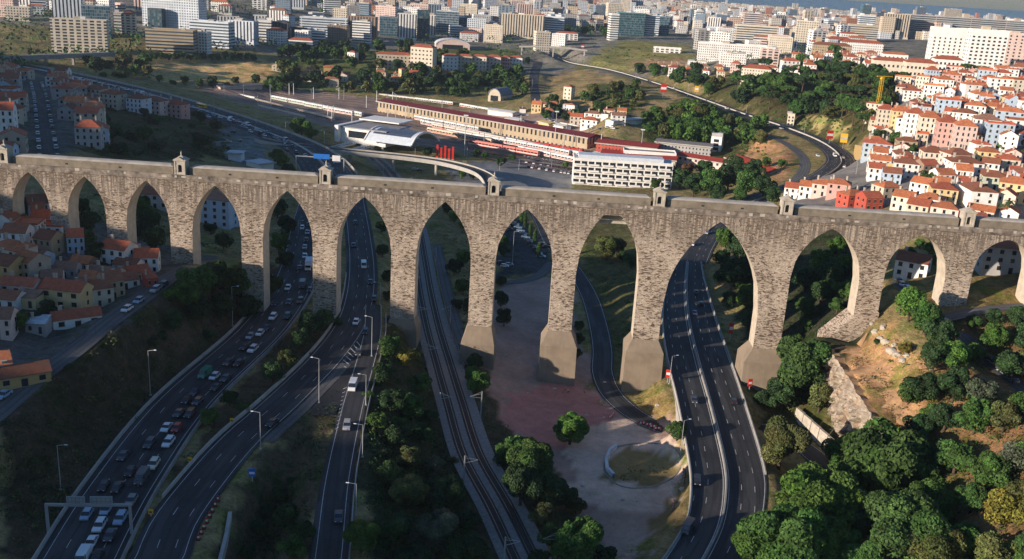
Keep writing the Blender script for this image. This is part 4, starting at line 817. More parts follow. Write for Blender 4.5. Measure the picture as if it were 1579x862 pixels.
for a in [(1400, 470, 26, 'mid', 'fresh'), (1425, 492, 24, 'mid', 'mid'), (1445, 515, 26, 'mid', 'dark'), (1470, 545, 26, 'mid', 'fresh'), (1438, 550, 24, 'mid', 'dark'), (1420, 592, 26, 'mid', 'dark'), (1400, 605, 18, 'mid', 'mid'), (1468, 592, 28, 'mid', 'dark'), (1512, 602, 26, 'mid', 'grey'), (1500, 640, 30, 'mid', 'mid'), (1455, 640, 26, 'mid', 'dark'), (1545, 640, 28, 'mid', 'olive'), (1579, 625, 26, 'mid', 'fresh'), (1500, 495, 14, 'mid', 'mid'), (1528, 520, 22, 'mid', 'fresh'), (1530, 488, 13, 'mid', 'dark'), (1566, 488, 17, 'mid', 'dark'), (1582, 520, 26, 'mid', 'dark'), (1575, 560, 22, 'mid', 'olive'),
          (1415, 655, 24, 'mid', 'dark'), (1435, 635, 18, 'mid', 'mid'), (1470, 700, 32, 'mid', 'mid'), (1520, 722, 34, 'mid', 'mid'), (1560, 705, 30, 'mid', 'grey'), (1582, 765, 36, 'mid', 'olive'), (1540, 785, 34, 'mid', 'yellow'), (1495, 765, 26, 'mid', 'mid'), (1480, 825, 32, 'mid', 'mid'), (1530, 845, 36, 'mid', 'olive'), (1585, 845, 38, 'mid', 'mid'), (1445, 735, 18, 'shrub', 'mid'), (1450, 790, 20, 'shrub', 'olive'), (1500, 540, 16, 'mid', 'fresh'), (1400, 528, 14, 'shrub', 'yellow'), (1435, 605, 12, 'shrub', 'yellow'), (1312, 570, 7, 'shrub', 'dark'), (1352, 520, 8, 'shrub', 'dark'), (1365, 690, 9, 'shrub', 'dark'), (1385, 655, 12, 'shrub', 'yellow')]: T(*a, group='trees on the dry slope')
for a in [(600, 528, 24, 'mid', 'mid'), (628, 545, 24, 'mid', 'yellow'), (645, 585, 24, 'mid', 'mid'), (590, 570, 24, 'mid', 'dark'), (602, 612, 26, 'mid', 'dark'), (635, 622, 28, 'mid', 'mid'), (583, 642, 22, 'mid', 'fresh'), (612, 668, 26, 'mid', 'dark'), (650, 662, 26, 'mid', 'dark'), (600, 725, 30, 'mid', 'dark'), (632, 700, 26, 'mid', 'olive'), (668, 715, 24, 'mid', 'grey'), (630, 755, 34, 'big', 'olive'), (690, 760, 34, 'big', 'dark'), (556, 825, 32, 'big', 'fresh'), (605, 815, 34, 'big', 'dark'), (675, 815, 40, 'big', 'grey'), (720, 850, 34, 'big', 'dark'), (640, 858, 30, 'big', 'dark'), (722, 795, 24, 'mid', 'dark'), (570, 600, 12, 'shrub', 'fresh'), (660, 640, 18, 'mid', 'dark'), (575, 715, 12, 'shrub', 'dark'), (700, 700, 12, 'shrub', 'olive'), (585, 690, 12, 'shrub', 'olive'), (615, 640, 14, 'shrub', 'fresh')]: T(a[0], a[1], a[2] * .86, *a[3:], hs=.85, group='trees between the exit road and the railway')
for a in [(732, 556, 15, 'mid', 'dark'), (737, 588, 19, 'mid', 'fresh'), (728, 575, 14, 'mid', 'mid'), (792, 692, 24, 'mid', 'mid'), (822, 715, 32, 'big', 'mid'), (802, 750, 30, 'big', 'dark'), (845, 752, 32, 'mid', 'dark'), (872, 765, 22, 'mid', 'dark'), (838, 790, 26, 'mid', 'olive'), (887, 775, 17, 'mid', 'olive'), (850, 825, 26, 'mid', 'mid'), (893, 845, 38, 'big', 'mid'), (930, 858, 24, 'mid', 'dark'), (828, 855, 18, 'mid', 'dark'), (878, 662, 23, 'big', 'fresh'), (1043, 662, 17, 'mid', 'mid'), (770, 700, 14, 'shrub', 'dark'), (905, 820, 16, 'shrub', 'dark')]: T(*a, group='trees beside the railway and dirt yard')
for a in [(480, 498, 24, 'mid', 'dark'), (500, 488, 18, 'mid', 'mid'), (462, 520, 18, 'mid', 'dark'), (420, 572, 20, 'mid', 'dark'), (442, 552, 16, 'mid', 'olive'), (354, 612, 14, 'mid', 'dark'), (322, 640, 16, 'mid', 'mid'), (376, 622, 11, 'shrub', 'mid'), (432, 762, 18, 'mid', 'dark'), (442, 792, 24, 'mid', 'dark'), (412, 785, 14, 'mid', 'dark'), (468, 815, 22, 'mid', 'dark'), (402, 812, 16, 'mid', 'dark'), (452, 838, 22, 'mid', 'mid'), (385, 850, 16, 'mid', 'dark'), (450, 735, 8, 'shrub', 'dark'), (520, 490, 10, 'shrub', 'mid')]: T(*a, group='trees on the islands between carriageways')
for a in [(302, 430, 28, 'mid', 'mid'), (332, 425, 26, 'mid', 'dark'), (280, 452, 22, 'mid', 'fresh'), (362, 432, 28, 'mid', 'mid'), (396, 428, 24, 'mid', 'dark'), (302, 472, 22, 'mid', 'dark'), (342, 470, 22, 'mid', 'dark'), (268, 492, 18, 'mid', 'dark'), (250, 508, 12, 'shrub', 'dark'), (382, 470, 20, 'mid', 'dark'), (418, 440, 18, 'mid', 'dark'), (232, 520, 12, 'shrub', 'dark'), (105, 560, 9, 'shrub', 'dark'), (320, 505, 14, 'shrub', 'dark'), (40, 345, 15, 'mid', 'mid'), (25, 335, 10, 'mid', 'dark'), (150, 385, 16, 'mid', 'dark'), (138, 368, 13, 'mid', 'mid'), (75, 475, 14, 'mid', 'dark'), (30, 495, 16, 'mid', 'mid'), (55, 490, 13, 'mid', 'dark'), (160, 412, 10, 'mid', 'dark')]: T(*a, group='trees around the cottage street')
random.seed(21)
for a in [(40, 318, 12), (128, 318, 14), (140, 342, 16), (218, 322, 16), (232, 340, 18), (240, 370, 16), (215, 355, 14), (345, 372, 13), (325, 352, 10), (428, 322, 14), (442, 345, 16), (430, 375, 16), (440, 400, 14), (588, 350, 9), (590, 385, 11), (597, 425, 10), (598, 455, 9), (690, 322, 9), (700, 334, 10), (714, 345, 8), (715, 398, 13), (700, 412, 12), (714, 440, 14), (722, 470, 12), (705, 468, 10), (774, 372, 9), (777, 386, 9), (772, 460, 13), (777, 488, 15), (772, 432, 9), (892, 522, 9), (890, 545, 8), (892, 502, 8), (972, 402, 12), (960, 395, 9),
          (1118, 368, 16), (1140, 385, 18), (1112, 398, 14), (1130, 425, 22), (1150, 455, 20), (1142, 362, 12), (1155, 495, 14), (1122, 462, 13), (1108, 430, 11), (1150, 415, 16), (1240, 430, 20), (1262, 400, 20), (1290, 380, 16), (1282, 420, 20), (1300, 445, 16), (1265, 450, 18), (1240, 475, 16), (1290, 470, 13), (1240, 500, 11), (1228, 520, 9), (1300, 405, 14), (1400, 390, 9), (1432, 384, 9), (1418, 376, 8), (1440, 400, 8)]:
    T(*a, kind='mid', tone=random.choice(['dark', 'dark', 'mid', 'fresh' if a[0] > 1100 or a[0] < 720 and a[0] > 680 else 'dark']), group='trees seen through the arches', tmin=312)
T(935, 382, 18, 'big', 'olive', tmin=312, group='trees seen through the arches'); T(950, 380, 14, 'mid', 'olive', tmin=312, group='trees seen through the arches')
for a in [(809, 345, 5), (817, 358, 5), (824, 372, 5), (830, 390, 5), (803, 336, 4)]: P = G(a[0], a[1] + 8, 312); plant(P, 1.1, 'column', 'mid', 1.0, 'slim conifers beside the car park')
for a in [(1048, 276, 15), (1030, 266, 13), (1068, 286, 17), (1095, 282, 20), (1122, 274, 20), (1150, 283, 20), (1175, 290, 16), (1130, 255, 15), (1085, 264, 15), (1160, 265, 15), (1105, 300, 13), (1190, 300, 13), (1010, 285, 10), (1205, 252, 7), (1180, 250, 8), (1140, 300, 12)]:
    T(*a, kind='mid', tone=random.choice(['dark', 'dark', 'mid', 'mid']), group='dark trees behind the aqueduct', tmin=330)
T(1060, 262, 9, 'mid', 'rust', tmin=330, group='dark trees behind the aqueduct')
def scatter(poly, n, rr, kinds, tones, group, tmin=330, mind=.8, hs=1.0, avoid=True, seed=0):
    r = random.Random(seed); xs = [p[0] for p in poly]; ys = [p[1] for p in poly]; done = []; k = 0; tries = 0
    while k < n and tries < n * 60:
        tries += 1; x, y = r.uniform(min(xs), max(xs)), r.uniform(min(ys), max(ys))
        if not inpoly(np.array([x]), np.array([y]), poly)[0]: continue
        P = G(x, y, tmin); rm = r.uniform(*rr)
        if avoid and np.min(np.hypot(RALL[:, 0] - P[0], RALL[:, 1] - P[1]) - RALL[:, 3]) < rm * .8: continue
        if any((P[0] - a) ** 2 + (P[1] - b_) ** 2 < ((rm + c) * mind) ** 2 for a, b_, c in done): continue
        done.append((P[0], P[1], rm)); plant(P, rm, r.choice(kinds), r.choice(tones), hs, group); k += 1
    return done
scatter([(1085, 150), (1150, 115), (1250, 112), (1380, 120), (1375, 160), (1330, 205), (1290, 195), (1220, 180), (1150, 165)], 85, (5, 9), ['mid', 'mid', 'far', 'umbrella'], ['dark', 'mid', 'mid', 'olive', 'dark'], 'trees of the wooded hill park', seed=1, mind=.62)
scatter([(990, 190), (1060, 170), (1130, 190), (1185, 205), (1170, 228), (1080, 225), (1000, 212)], 42, (4, 7), ['mid', 'far'], ['mid', 'olive', 'mid', 'fresh'], 'trees on the green bank behind the depot', seed=2, mind=.65)
scatter([(900, 140), (985, 135), (990, 175), (930, 180), (890, 160)], 16, (3.5, 6), ['mid', 'far'], ['mid', 'olive', 'dark'], 'trees on the embankment', seed=3)
scatter([(980, 110), (1080, 118), (1090, 140), (1000, 132)], 14, (5, 7.5), ['far', 'mid'], ['mid', 'dark'], 'trees above the far motorway', seed=4)
scatter([(400, 92), (470, 75), (560, 78), (640, 72), (640, 84), (560, 88), (480, 100)], 26, (5, 8), ['far'], ['mid', 'dark'], 'trees in front of the office blocks', seed=5)
scatter([(540, 112), (620, 108), (700, 118), (760, 120), (740, 150), (640, 150), (560, 140)], 26, (4.5, 7.5), ['far', 'mid'], ['mid', 'dark', 'olive'], 'trees beyond the railway yard', seed=6)
scatter([(740, 118), (815, 115), (815, 150), (760, 158)], 10, (5, 8), ['far'], ['mid', 'dark'], 'trees beyond the railway yard', seed=7)
scatter([(405, 130), (520, 125), (520, 140), (420, 143)], 12, (4, 7), ['far'], ['mid', 'dark'], 'trees beyond the railway yard', seed=8)
scatter([(200, 165), (350, 185), (345, 240), (180, 238), (150, 190)], 18, (2.5, 5), ['mid', 'shrub'], ['dark', 'dark', 'mid', 'grey'], 'trees on the shaded bank', seed=9)
scatter([(830, 150), (880, 160), (900, 195), (840, 190)], 8, (3.5, 6), ['mid'], ['mid', 'dark'], 'trees among the yard houses', seed=10)
scatter([(130, 98), (235, 95), (240, 118), (150, 120)], 14, (4, 8), ['far', 'shrub'], ['mid', 'olive', 'dark'], 'bushes on the rough ground by the overpass', seed=24)
scatter([(220, 124), (420, 128), (430, 138), (300, 136)], 14, (3, 5), ['far', 'shrub'], ['mid', 'dark'], 'bushes along the field edge', seed=25)
for x in range(238, 400, 11): P = G(x, 92 + (x % 3), 330); plant(P, 3.6, 'far', rt.choice(['dark', 'mid']), 1.2, 'row of trees edging the dry field')
scatter([(1220, 110), (1340, 60), (1360, 72), (1240, 118)], 10, (5, 8), ['far'], ['dark', 'mid'], 'trees on the far hilltop', seed=11)
scatter([(870, 45), (935, 42), (935, 60), (870, 60)], 9, (5, 8), ['far'], ['dark', 'mid'], 'trees by the glass office', seed=12)
for a in [(1390, 122, 9, 'umbrella', 'mid'), (1488, 112, 11, 'umbrella', 'mid'), (1510, 110, 9, 'umbrella', 'olive'), (1352, 212, 11, 'mid', 'dark'), (1380, 218, 11, 'mid', 'mid'), (465, 197, 14, 'mid', 'mid'), (480, 206, 9, 'mid', 'fresh'), (428, 238, 10, 'mid', 'mid'), (436, 250, 10, 'mid', 'fresh'), (445, 262, 10, 'mid', 'dark'), (660, 234, 8, 'mid', 'dark'), (712, 268, 8, 'mid', 'mid'), (730, 270, 7, 'mid', 'fresh'), (772, 250, 8, 'mid', 'dark'), (790, 243, 6, 'mid', 'mid'), (735, 237, 6, 'mid', 'dark'), (748, 240, 5, 'mid', 'mid'), (872, 255, 6, 'mid', 'fresh')]: T(a[0], a[1], a[2], a[3], a[4], tmin=330, group='single trees behind the aqueduct')
scatter([(1400, 150), (1590, 140), (1590, 330), (1460, 335), (1400, 250)], 34, (2, 4), ['mid', 'shrub', 'mid'], ['dark', 'mid', 'fresh'], 'garden trees of the hillside quarter', seed=21, avoid=True)
scatter([(430, 95), (640, 90), (830, 95), (830, 150), (560, 150), (430, 140)], 60, (4, 8), ['far'], ['mid', 'dark', 'olive', 'fresh'], 'trees scattered beyond the railway yard', seed=22)
scatter([(1588, 440), (1740, 440), (1740, 860), (1590, 870)], 22, (2.5, 5), ['mid', 'shrub'], ['dark', 'mid', 'olive'], 'trees on the dry slope', seed=23, tmin=0)
for k_ in PT:
    for o in PT[k_]: remove_tree(o)
# low undergrowth on the slopes: one mass of small leafy clumps
def undergrowth(name, polys, n, size, tone, seed, tmin=0, dens=9, hh=.7):
    r = np.random.default_rng(seed); C = []; Rr = []
    for poly, cnt in polys:
        poly = np.array(poly, float); lo, hi = poly.min(0), poly.max(0); k = 0
        while k < cnt:
            q = r.uniform(lo, hi)
            if not inpoly(q[:1], q[1:], poly)[0]: k += .2; continue
            k += 1; P = G(q[0], q[1], tmin)
            if vnoise(P[:1], P[1:2], 14, seed)[0] < .42: continue
            if np.min(np.hypot(RALL[:, 0] - P[0], RALL[:, 1] - P[1]) - RALL[:, 3]) < 1.3: continue
            C.append((P[0], P[1], P[2] + .15)); s = r.uniform(.5, 1.5); Rr.append((s, s, s * hh))
    o = bpy.data.objects.new(name, leaf_mesh(name, C, Rr, len(C) * dens, size, seed, up=.8)); SC.collection.objects.link(o); o.color = (*GREENS[tone], 1); o['kind'] = 'stuff'
undergrowth('undergrowth', [([(0, 862), (0, 640), (250, 455), (400, 420), (440, 440), (330, 560), (90, 800), (60, 862)], 1500), ([(190, 862), (330, 640), (480, 480), (540, 500), (400, 630), (220, 862)], 350), ([(360, 862), (400, 740), (520, 600), (480, 862)], 350), ([(560, 862), (560, 640), (600, 500), (650, 500), (740, 862)], 700), ([(745, 820), (700, 560), (740, 560), (800, 690), (850, 862)], 250)], 0, .5, 'dark', 3)
undergrowth('undergrowth', [([(0, 862), (0, 640), (250, 455), (400, 440), (330, 560), (90, 800), (60, 862)], 420), ([(190, 862), (330, 640), (480, 500), (400, 630), (220, 862)], 120), ([(360, 862), (400, 740), (520, 610), (480, 862)], 120), ([(560, 720), (560, 600), (600, 600), (600, 720)], 80), ([(860, 600), (940, 590), (940, 640), (870, 650)], 12)], 0, .6, 'olive', 8, hh=1.0)
undergrowth('undergrowth', [([(1290, 560), (1400, 480), (1600, 480), (1600, 880), (1180, 880), (1300, 700), (1420, 690)], 1300), ([(1180, 600), (1290, 600), (1290, 700), (1180, 660)], 260), ([(930, 705), (1040, 690), (1045, 740), (950, 745)], 50)], 0, .5, 'olive', 4)
undergrowth('undergrowth', [([(1400, 500), (1600, 480), (1600, 880), (1180, 880), (1300, 720), (1420, 690)], 1500), ([(1180, 610), (1270, 600), (1280, 660)], 120), ([(570, 862), (570, 640), (600, 510), (650, 510), (740, 862)], 500)], 0, .5, 'mid', 14, hh=1.3)
undergrowth('undergrowth', [([(1110, 345), (1330, 360), (1320, 520), (1150, 560)], 500), ([(890, 360), (985, 350), (985, 560), (930, 540)], 120), ([(10, 300), (470, 300), (470, 400), (10, 380)], 500), ([(680, 330), (730, 330), (730, 520), (690, 500)], 130)], 0, .6, 'dark', 5, tmin=312)
undergrowth('undergrowth', [([(150, 165), (360, 190), (350, 245), (140, 240)], 500), ([(1000, 175), (1200, 190), (1180, 260), (1000, 225)], 500), ([(900, 130), (1000, 130), (985, 190), (900, 180)], 250), ([(1090, 130), (1380, 115), (1330, 215), (1220, 205)], 500), ([(480, 130), (820, 130), (800, 155), (500, 140)], 350), ([(890, 80), (1040, 68), (1050, 90), (900, 105)], 160), ([(130, 98), (240, 95), (240, 120), (160, 122)], 150), ([(470, 75), (800, 78), (800, 85), (470, 100)], 250)], 0, 1.4, 'mid', 6, tmin=330, dens=7)
# ------------------------------------------------------------------ buildings
CW = {'white': (0.80, 0.78, 0.74), 'cream': (0.68, 0.60, 0.48), 'pink': (0.60, 0.36, 0.31), 'rose': (0.68, 0.52, 0.46), 'yellow': (0.66, 0.50, 0.26), 'ochre': (0.52, 0.35, 0.15), 'pale blue': (0.42, 0.52, 0.62), 'grey': (0.40, 0.39, 0.38), 'beige': (0.52, 0.45, 0.35), 'pale green': (0.48, 0.52, 0.40), 'brown': (0.26, 0.19, 0.14), 'red': (0.45, 0.09, 0.06), 'charcoal': (0.07, 0.075, 0.08), 'bluish white': (0.60, 0.65, 0.70), 'slate blue': (0.20, 0.27, 0.34), 'tan': (0.42, 0.33, 0.22)}
ROOFC = {'orange': (0.62, 0.20, 0.08), 'red': (0.52, 0.13, 0.06), 'brown': (0.34, 0.12, 0.06), 'faded': (0.38, 0.19, 0.12)}
def house_proto(name, w, d, floors, roof='gable', fh=2.9, bays=3, sides=1):
    h = floors * fh + .3; root = empty(name); o = MB(); z0 = -5
    rise = {'gable': d * .26, 'hip': d * .24, 'flat': 0, 'shed': d * .16}[roof]
    o.quad((-w / 2, -d / 2, z0), (w / 2, -d / 2, z0), (w / 2, -d / 2, h), (-w / 2, -d / 2, h)); o.quad((w / 2, d / 2, z0), (-w / 2, d / 2, z0), (-w / 2, d / 2, h), (w / 2, d / 2, h))
    if roof == 'gable':
        o.poly([(w / 2, -d / 2, z0), (w / 2, d / 2, z0), (w / 2, d / 2, h), (w / 2, 0, h + rise), (w / 2, -d / 2, h)]); o.poly([(-w / 2, d / 2, z0), (-w / 2, -d / 2, z0), (-w / 2, -d / 2, h), (-w / 2, 0, h + rise), (-w / 2, d / 2, h)])
    else:
        o.quad((w / 2, -d / 2, z0), (w / 2, d / 2, z0), (w / 2, d / 2, h), (w / 2, -d / 2, h)); o.quad((-w / 2, d / 2, z0), (-w / 2, -d / 2, z0), (-w / 2, -d / 2, h), (-w / 2, d / 2, h)); o.quad((-w / 2, -d / 2, h), (w / 2, -d / 2, h), (w / 2, d / 2, h), (-w / 2, d / 2, h))
    o.build('wall', 'painted_wall', root)
    r = MB(); e = .35; t = .14
    if roof == 'gable':
        s = rise / (d / 2)
        for sg in (-1, 1):
            a = [(-w / 2 - e * .5, sg * (d / 2 + e), h - e * s), (w / 2 + e * .5, sg * (d / 2 + e), h - e * s), (w / 2 + e * .5, 0, h + rise), (-w / 2 - e * .5, 0, h + rise)]
            u = [(x, y, z + t) for x, y, z in a]; r.quad(*(u if sg < 0 else u[::-1])); r.quad(a[0], a[1], u[1], u[0])
            for i, j in ((1, 2), (3, 0)): r.quad(a[i], a[j], u[j], u[i])
    elif roof == 'hip':
        k = min(d / 2, w / 2 - .3) * .95; W2, D2 = w / 2 + e, d / 2 + e; A_, B_, C_, D_ = (-W2, -D2, h), (W2, -D2, h), (W2, D2, h), (-W2, D2, h); E1, E2 = (-W2 + k, 0, h + rise), (W2 - k, 0, h + rise)
        r.quad(A_, B_, E2, E1); r.quad(C_, D_, E1, E2); r.poly([B_, C_, E2]); r.poly([D_, A_, E1]); r.box(-W2, W2, -D2, D2, h - .12, h - .005)
    elif roof == 'shed':
        r.quad((-w / 2 - .2, -d / 2 - e, h + .1), (w / 2 + .2, -d / 2 - e, h + .1), (w / 2 + .2, d / 2 + .2, h + .1 + rise), (-w / 2 - .2, d / 2 + .2, h + .1 + rise)); r.quad((w / 2, d / 2, h), (-w / 2, d / 2, h), (-w / 2, d / 2, h + rise), (w / 2, d / 2, h + rise)); r.box(-w / 2 - .2, w / 2 + .2, -d / 2 - e, d / 2, h + .002, h + .09)
    else:
        r.box(-w / 2 - .1, w / 2 + .1, -d / 2 - .1, d / 2 + .1, h + .002, h + .12)
        for b4 in ((-w / 2 - .12, w / 2 + .12, -d / 2 - .12, -d / 2 + .12), (-w / 2 - .12, w / 2 + .12, d / 2 - .12, d / 2 + .12), (-w / 2 - .12, -w / 2 + .12, -d / 2 + .12, d / 2 - .12), (w / 2 - .12, w / 2 + .12, -d / 2 + .12, d / 2 - .12)): r.box(*b4, h + .12, h + .8)
    ro = r.build('roof', 'roof_tiles' if roof != 'flat' else 'roof_sheet', root)
    if roof != 'flat':
        for cx in ((-w * .3,) if w < 10 else (-w * .3, w * .28)): c = MB(); c.box(cx - .4, cx + .4, d * .1 - .35, d * .1 + .35, h + rise * .3, h + rise + 1.3); c.box(cx - .5, cx + .5, d * .1 - .45, d * .1 + .45, h + rise + 1.3, h + rise + 1.45); c.build('chimney', 'pale_limestone', ro)
    def win(x, y, z, ww, wh, axis, nm='window'):
        q = MB(); fr = .12
        if axis == 'y': q.box(x - ww / 2, x + ww / 2, y - .05, y + .02, z, z + wh); q.box(x - ww / 2 - fr, x + ww / 2 + fr, y - .09, y + .0, z - .14, z - .01, 1); q.box(x - ww / 2 - fr, x + ww / 2 + fr, y - .09, y + .0, z + wh + .01, z + wh + .14, 1)
        else: q.box(x - .05, x + .05, y - ww / 2, y + ww / 2, z, z + wh); q.box(x - .08, x + .08, y - ww / 2 - fr, y + ww / 2 + fr, z - .14, z - .01, 1)
        q.build(nm, ['dark_glass', 'pale_limestone'], root)
    for f in range(floors):
        for i in range(bays):
            x = -w / 2 + w * (i + .5) / bays
            if f == 0 and i == bays // 2: win(x, -d / 2, .0, 1.1, 2.2, 'y', 'door')
            else: win(x, -d / 2, f * fh + 1.0, 1.1, 1.45, 'y')
        if sides:
            for y in ((0,) if d < 9 else (-d * .22, d * .22)): win(-w / 2, y, f * fh + 1.0, 1.0, 1.35, 'x'); 
            win(w / 2, 0, f * fh + 1.0, 1.0, 1.35, 'x')
    return root
HP = {'cottage': (house_proto('cottage', 9, 7, 1, 'gable'), 9, 7), 'house2': (house_proto('house', 9, 9, 2, 'gable'), 9, 9), 'house2h': (house_proto('house', 11, 9, 2, 'hip'), 11, 9), 'house3': (house_proto('house', 10, 10, 3, 'gable'), 10, 10), 'flats3': (house_proto('apartment_house', 13, 11, 3, 'hip', bays=4), 13, 11), 'flats4': (house_proto('apartment_house', 14, 12, 4, 'hip', bays=4), 14, 12), 'flat_roof': (house_proto('house', 9, 9, 2, 'flat'), 9, 9), 'shed': (house_proto('shed', 7, 6, 1, 'shed', bays=2, sides=0), 7, 6), 'flat4': (house_proto('apartment_house', 14, 11, 4, 'flat', bays=4), 14, 11)}
HD = {'cottage': 'low cottage', 'house2': 'two-storey gabled house', 'house2h': 'two-storey hip-roofed house', 'house3': 'three-storey gabled house', 'flats3': 'three-storey apartment house', 'flats4': 'four-storey apartment house', 'flat_roof': 'flat-roofed two-storey house', 'shed': 'small lean-to shed', 'flat4': 'flat-roofed four-storey block'}
rb = random.Random(9)
def house(P, kind, rot, wall, roof='orange', sx=1.0, sy=1.0, sz=1.0, group=None):
    pr, w, d = HP[kind]; j = rb.uniform(.85, 1.1); wc = tuple(min(1, c * j) for c in CW[wall]); jr = rb.uniform(.75, 1.2); rc = tuple(c * jr for c in (ROOFC[roof] if roof in ROOFC else CW[roof]))
    o = copy_tree(pr, loc=(float(P[0]), float(P[1]), float(P[2])), rz=rot, scale=(sx, sy, sz), color={'wall': wc, 'roof': rc})
    dsc = f"{wall} {HD[kind]}" + (f" with {'grey' if kind in ('flat_roof', 'flat4') else roof} roof" if kind != 'shed' else '')
    note(o, dsc, {'shed': 'shed', 'cottage': 'house'}.get(kind, 'apartment house' if kind.startswith('flats') or kind == 'flat4' else 'house'), group); return o
HB = []
def district(poly, n, kinds, walls, roofs, rot0, group, spacing=12.5, tmin=330, seed=0, jit=.25, grid=True, sc=1.0, rad=10.5):
    """houses standing in rough terraces inside a pixel polygon"""
    r = random.Random(seed); W_ = np.array([G(a, b_, tmin)[:2] for a, b_ in poly]); lo, hi = W_.min(0), W_.max(0); c, s = math.cos(rot0), math.sin(rot0); ctr = (lo + hi) / 2; R_ = np.linalg.norm(hi - lo) / 2; cand = []
    k = int(R_ / spacing) + 1
    for j in range(-int(R_ / (spacing * 1.35)) - 1, int(R_ / (spacing * 1.35)) + 2):
        for i in range(-k, k + 1):
            u = i * spacing + r.uniform(-1.2, 1.2); v = j * spacing * 1.38 + r.uniform(-2, 2) + (4 * math.sin(i * .35 + j)); x = ctr[0] + c * u - s * v; y = ctr[1] + s * u + c * v
            if inpoly(np.array([x]), np.array([y]), W_)[0] and np.min(np.hypot(RALL[:, 0] - x, RALL[:, 1] - y) - RALL[:, 3]) > 7 and not any((x - a) ** 2 + (y - b_) ** 2 < q * q for a, b_, q in HB): cand.append((x, y))
    r.shuffle(cand); cand = cand[:n]
    for x, y in cand:
        kd = r.choice(kinds); house((x, y, z1(x, y)), kd, rot0 + r.choice([0, 0, 0, math.pi / 2]) + r.uniform(-jit, jit), r.choice(walls), r.choice(roofs), sc * r.uniform(.75, 1.4), sc * r.uniform(.85, 1.15), (sc * .5 + .5) * r.uniform(.85, 1.15), group); HB.append((x, y, rad))
        if r.random() < .35 and len(HB) < 900:
            x2, y2 = x + r.uniform(-8, 8), y + r.choice([-1, 1]) * 8.5
# big single buildings
def block(px0, px1, pyt, pyb, depth=16, rot=0.0, mat='facade_grid', col='white', name='office_block', desc='', cat='office block', tmin=330, roofbox=True, roofcol=None, group=None, cut=True):
    xm = (px0 + px1) / 2; P = G(xm, pyb, tmin); D = P[1]; dz = ray(xm, pyb); ht = (HC + ray(xm, pyt)[2] * D) - P[2]; W_ = (px1 - px0) * D / FPX; w = max(5, (W_ - depth * abs(math.sin(rot))) / math.cos(rot))
    P = (P[0] + math.sin(-rot) * 0, P[1] + depth / 2, P[2]); ht = max(ht, 4); o = MB(); o.box(-w / 2, w / 2, -depth / 2, depth / 2, -8, ht)
    root = o.build(name, [mat], None, col=CW.get(col, col) if isinstance(col, str) else col); root.location = P; root.rotation_euler = (0, 0, rot)
    if roofcol:
        r = MB(); e = .6; k = min(w, depth) * .42; rs = min(depth, w) * .2; W2, D2 = w / 2 + e, depth / 2 + e; h = ht + .05
        if w >= depth: E1, E2 = (-W2 + k, 0, h + rs), (W2 - k, 0, h + rs)
        else: E1, E2 = (0, -D2 + k, h + rs), (0, D2 - k, h + rs)
        a, b_, c_, d_ = (-W2, -D2, h), (W2, -D2, h), (W2, D2, h), (-W2, D2, h)
        if w >= depth: r.quad(a, b_, E2, E1); r.quad(c_, d_, E1, E2); r.poly([b_, c_, E2]); r.poly([d_, a, E1])
        else: r.poly([a, b_, E1]); r.quad(b_, c_, E2, E1); r.poly([c_, d_, E2]); r.quad(d_, a, E1, E2)
        r.build('roof', 'roof_tiles', root, col=ROOFC[roofcol])
    else:
        r = MB()
        for q in ((-w / 2, w / 2, -depth / 2, -depth / 2 + .4), (-w / 2, w / 2, depth / 2 - .4, depth / 2), (-w / 2, -w / 2 + .4, -depth / 2 + .4, depth / 2 - .4), (w / 2 - .4, w / 2, -depth / 2 + .4, depth / 2 - .4)): r.box(*q, ht + .003, ht + 1.0)
        r.build('parapet', 'painted_wall', root, col=CW.get(col, col) if isinstance(col, str) else col)
        if roofbox:
            for i in range(rb.choice([1, 2, 3])): x = rb.uniform(-w * .32, w * .32); q = MB(); bw, bd = rb.uniform(1.5, min(5, w * .2 + 1.5)), rb.uniform(1.5, depth * .25 + 1); q.box(x - bw, x + bw, -bd, bd, ht + .003, ht + rb.uniform(2, 4)); q.build('plant_room', 'painted_wall', root, col=CW[rb.choice(['grey', 'white', 'beige'])])
    if desc: note(root, desc, cat, group)
    else: note(root, f"{col} {cat}", cat, group)
    HB.append((P[0], P[1], max(w, depth) * .55)); root['_w'] = w; root['_h'] = ht; return root
B = block
R = math.radians
# top left group
b_ = B(80, 162, 31, 82, 14, R(14), 'facade_balconies', 'cream', desc='cream office block with stacked balconies, standing at the dark overpass'); b_ = B(79, 126, -8, 34, 18, R(14), 'facade_fins', 'bluish white', desc='pale blue-grey tower rising behind the cream balcony block', name='tower_block', cat='tower', tmin=1100)
B(126, 170, 10, 56, 16, R(10), 'facade_glass', 'slate blue', desc='slate blue glass block beside the cream balcony block'); B(186, 208, 22, 55, 12, R(12), 'facade_balconies', 'cream', desc='narrow cream block with curved balconies and red roof edge', cat='apartment house', roofcol='red'); B(170, 190, 20, 50, 14, R(5), 'facade_bands', 'grey', desc='narrow grey banded block next to the narrow cream one')
t_ = B(219, 312, -14, 46, 22, R(-8), 'facade_grid', 'bluish white', desc='broad white hotel tower with small square windows', name='hotel_tower', cat='hotel'); B(228, 252, 14, 44, 8, R(-8), 'facade_glass', 'charcoal', desc='black glazed annex fixed before the white hotel tower', name='office_block', roofbox=False)
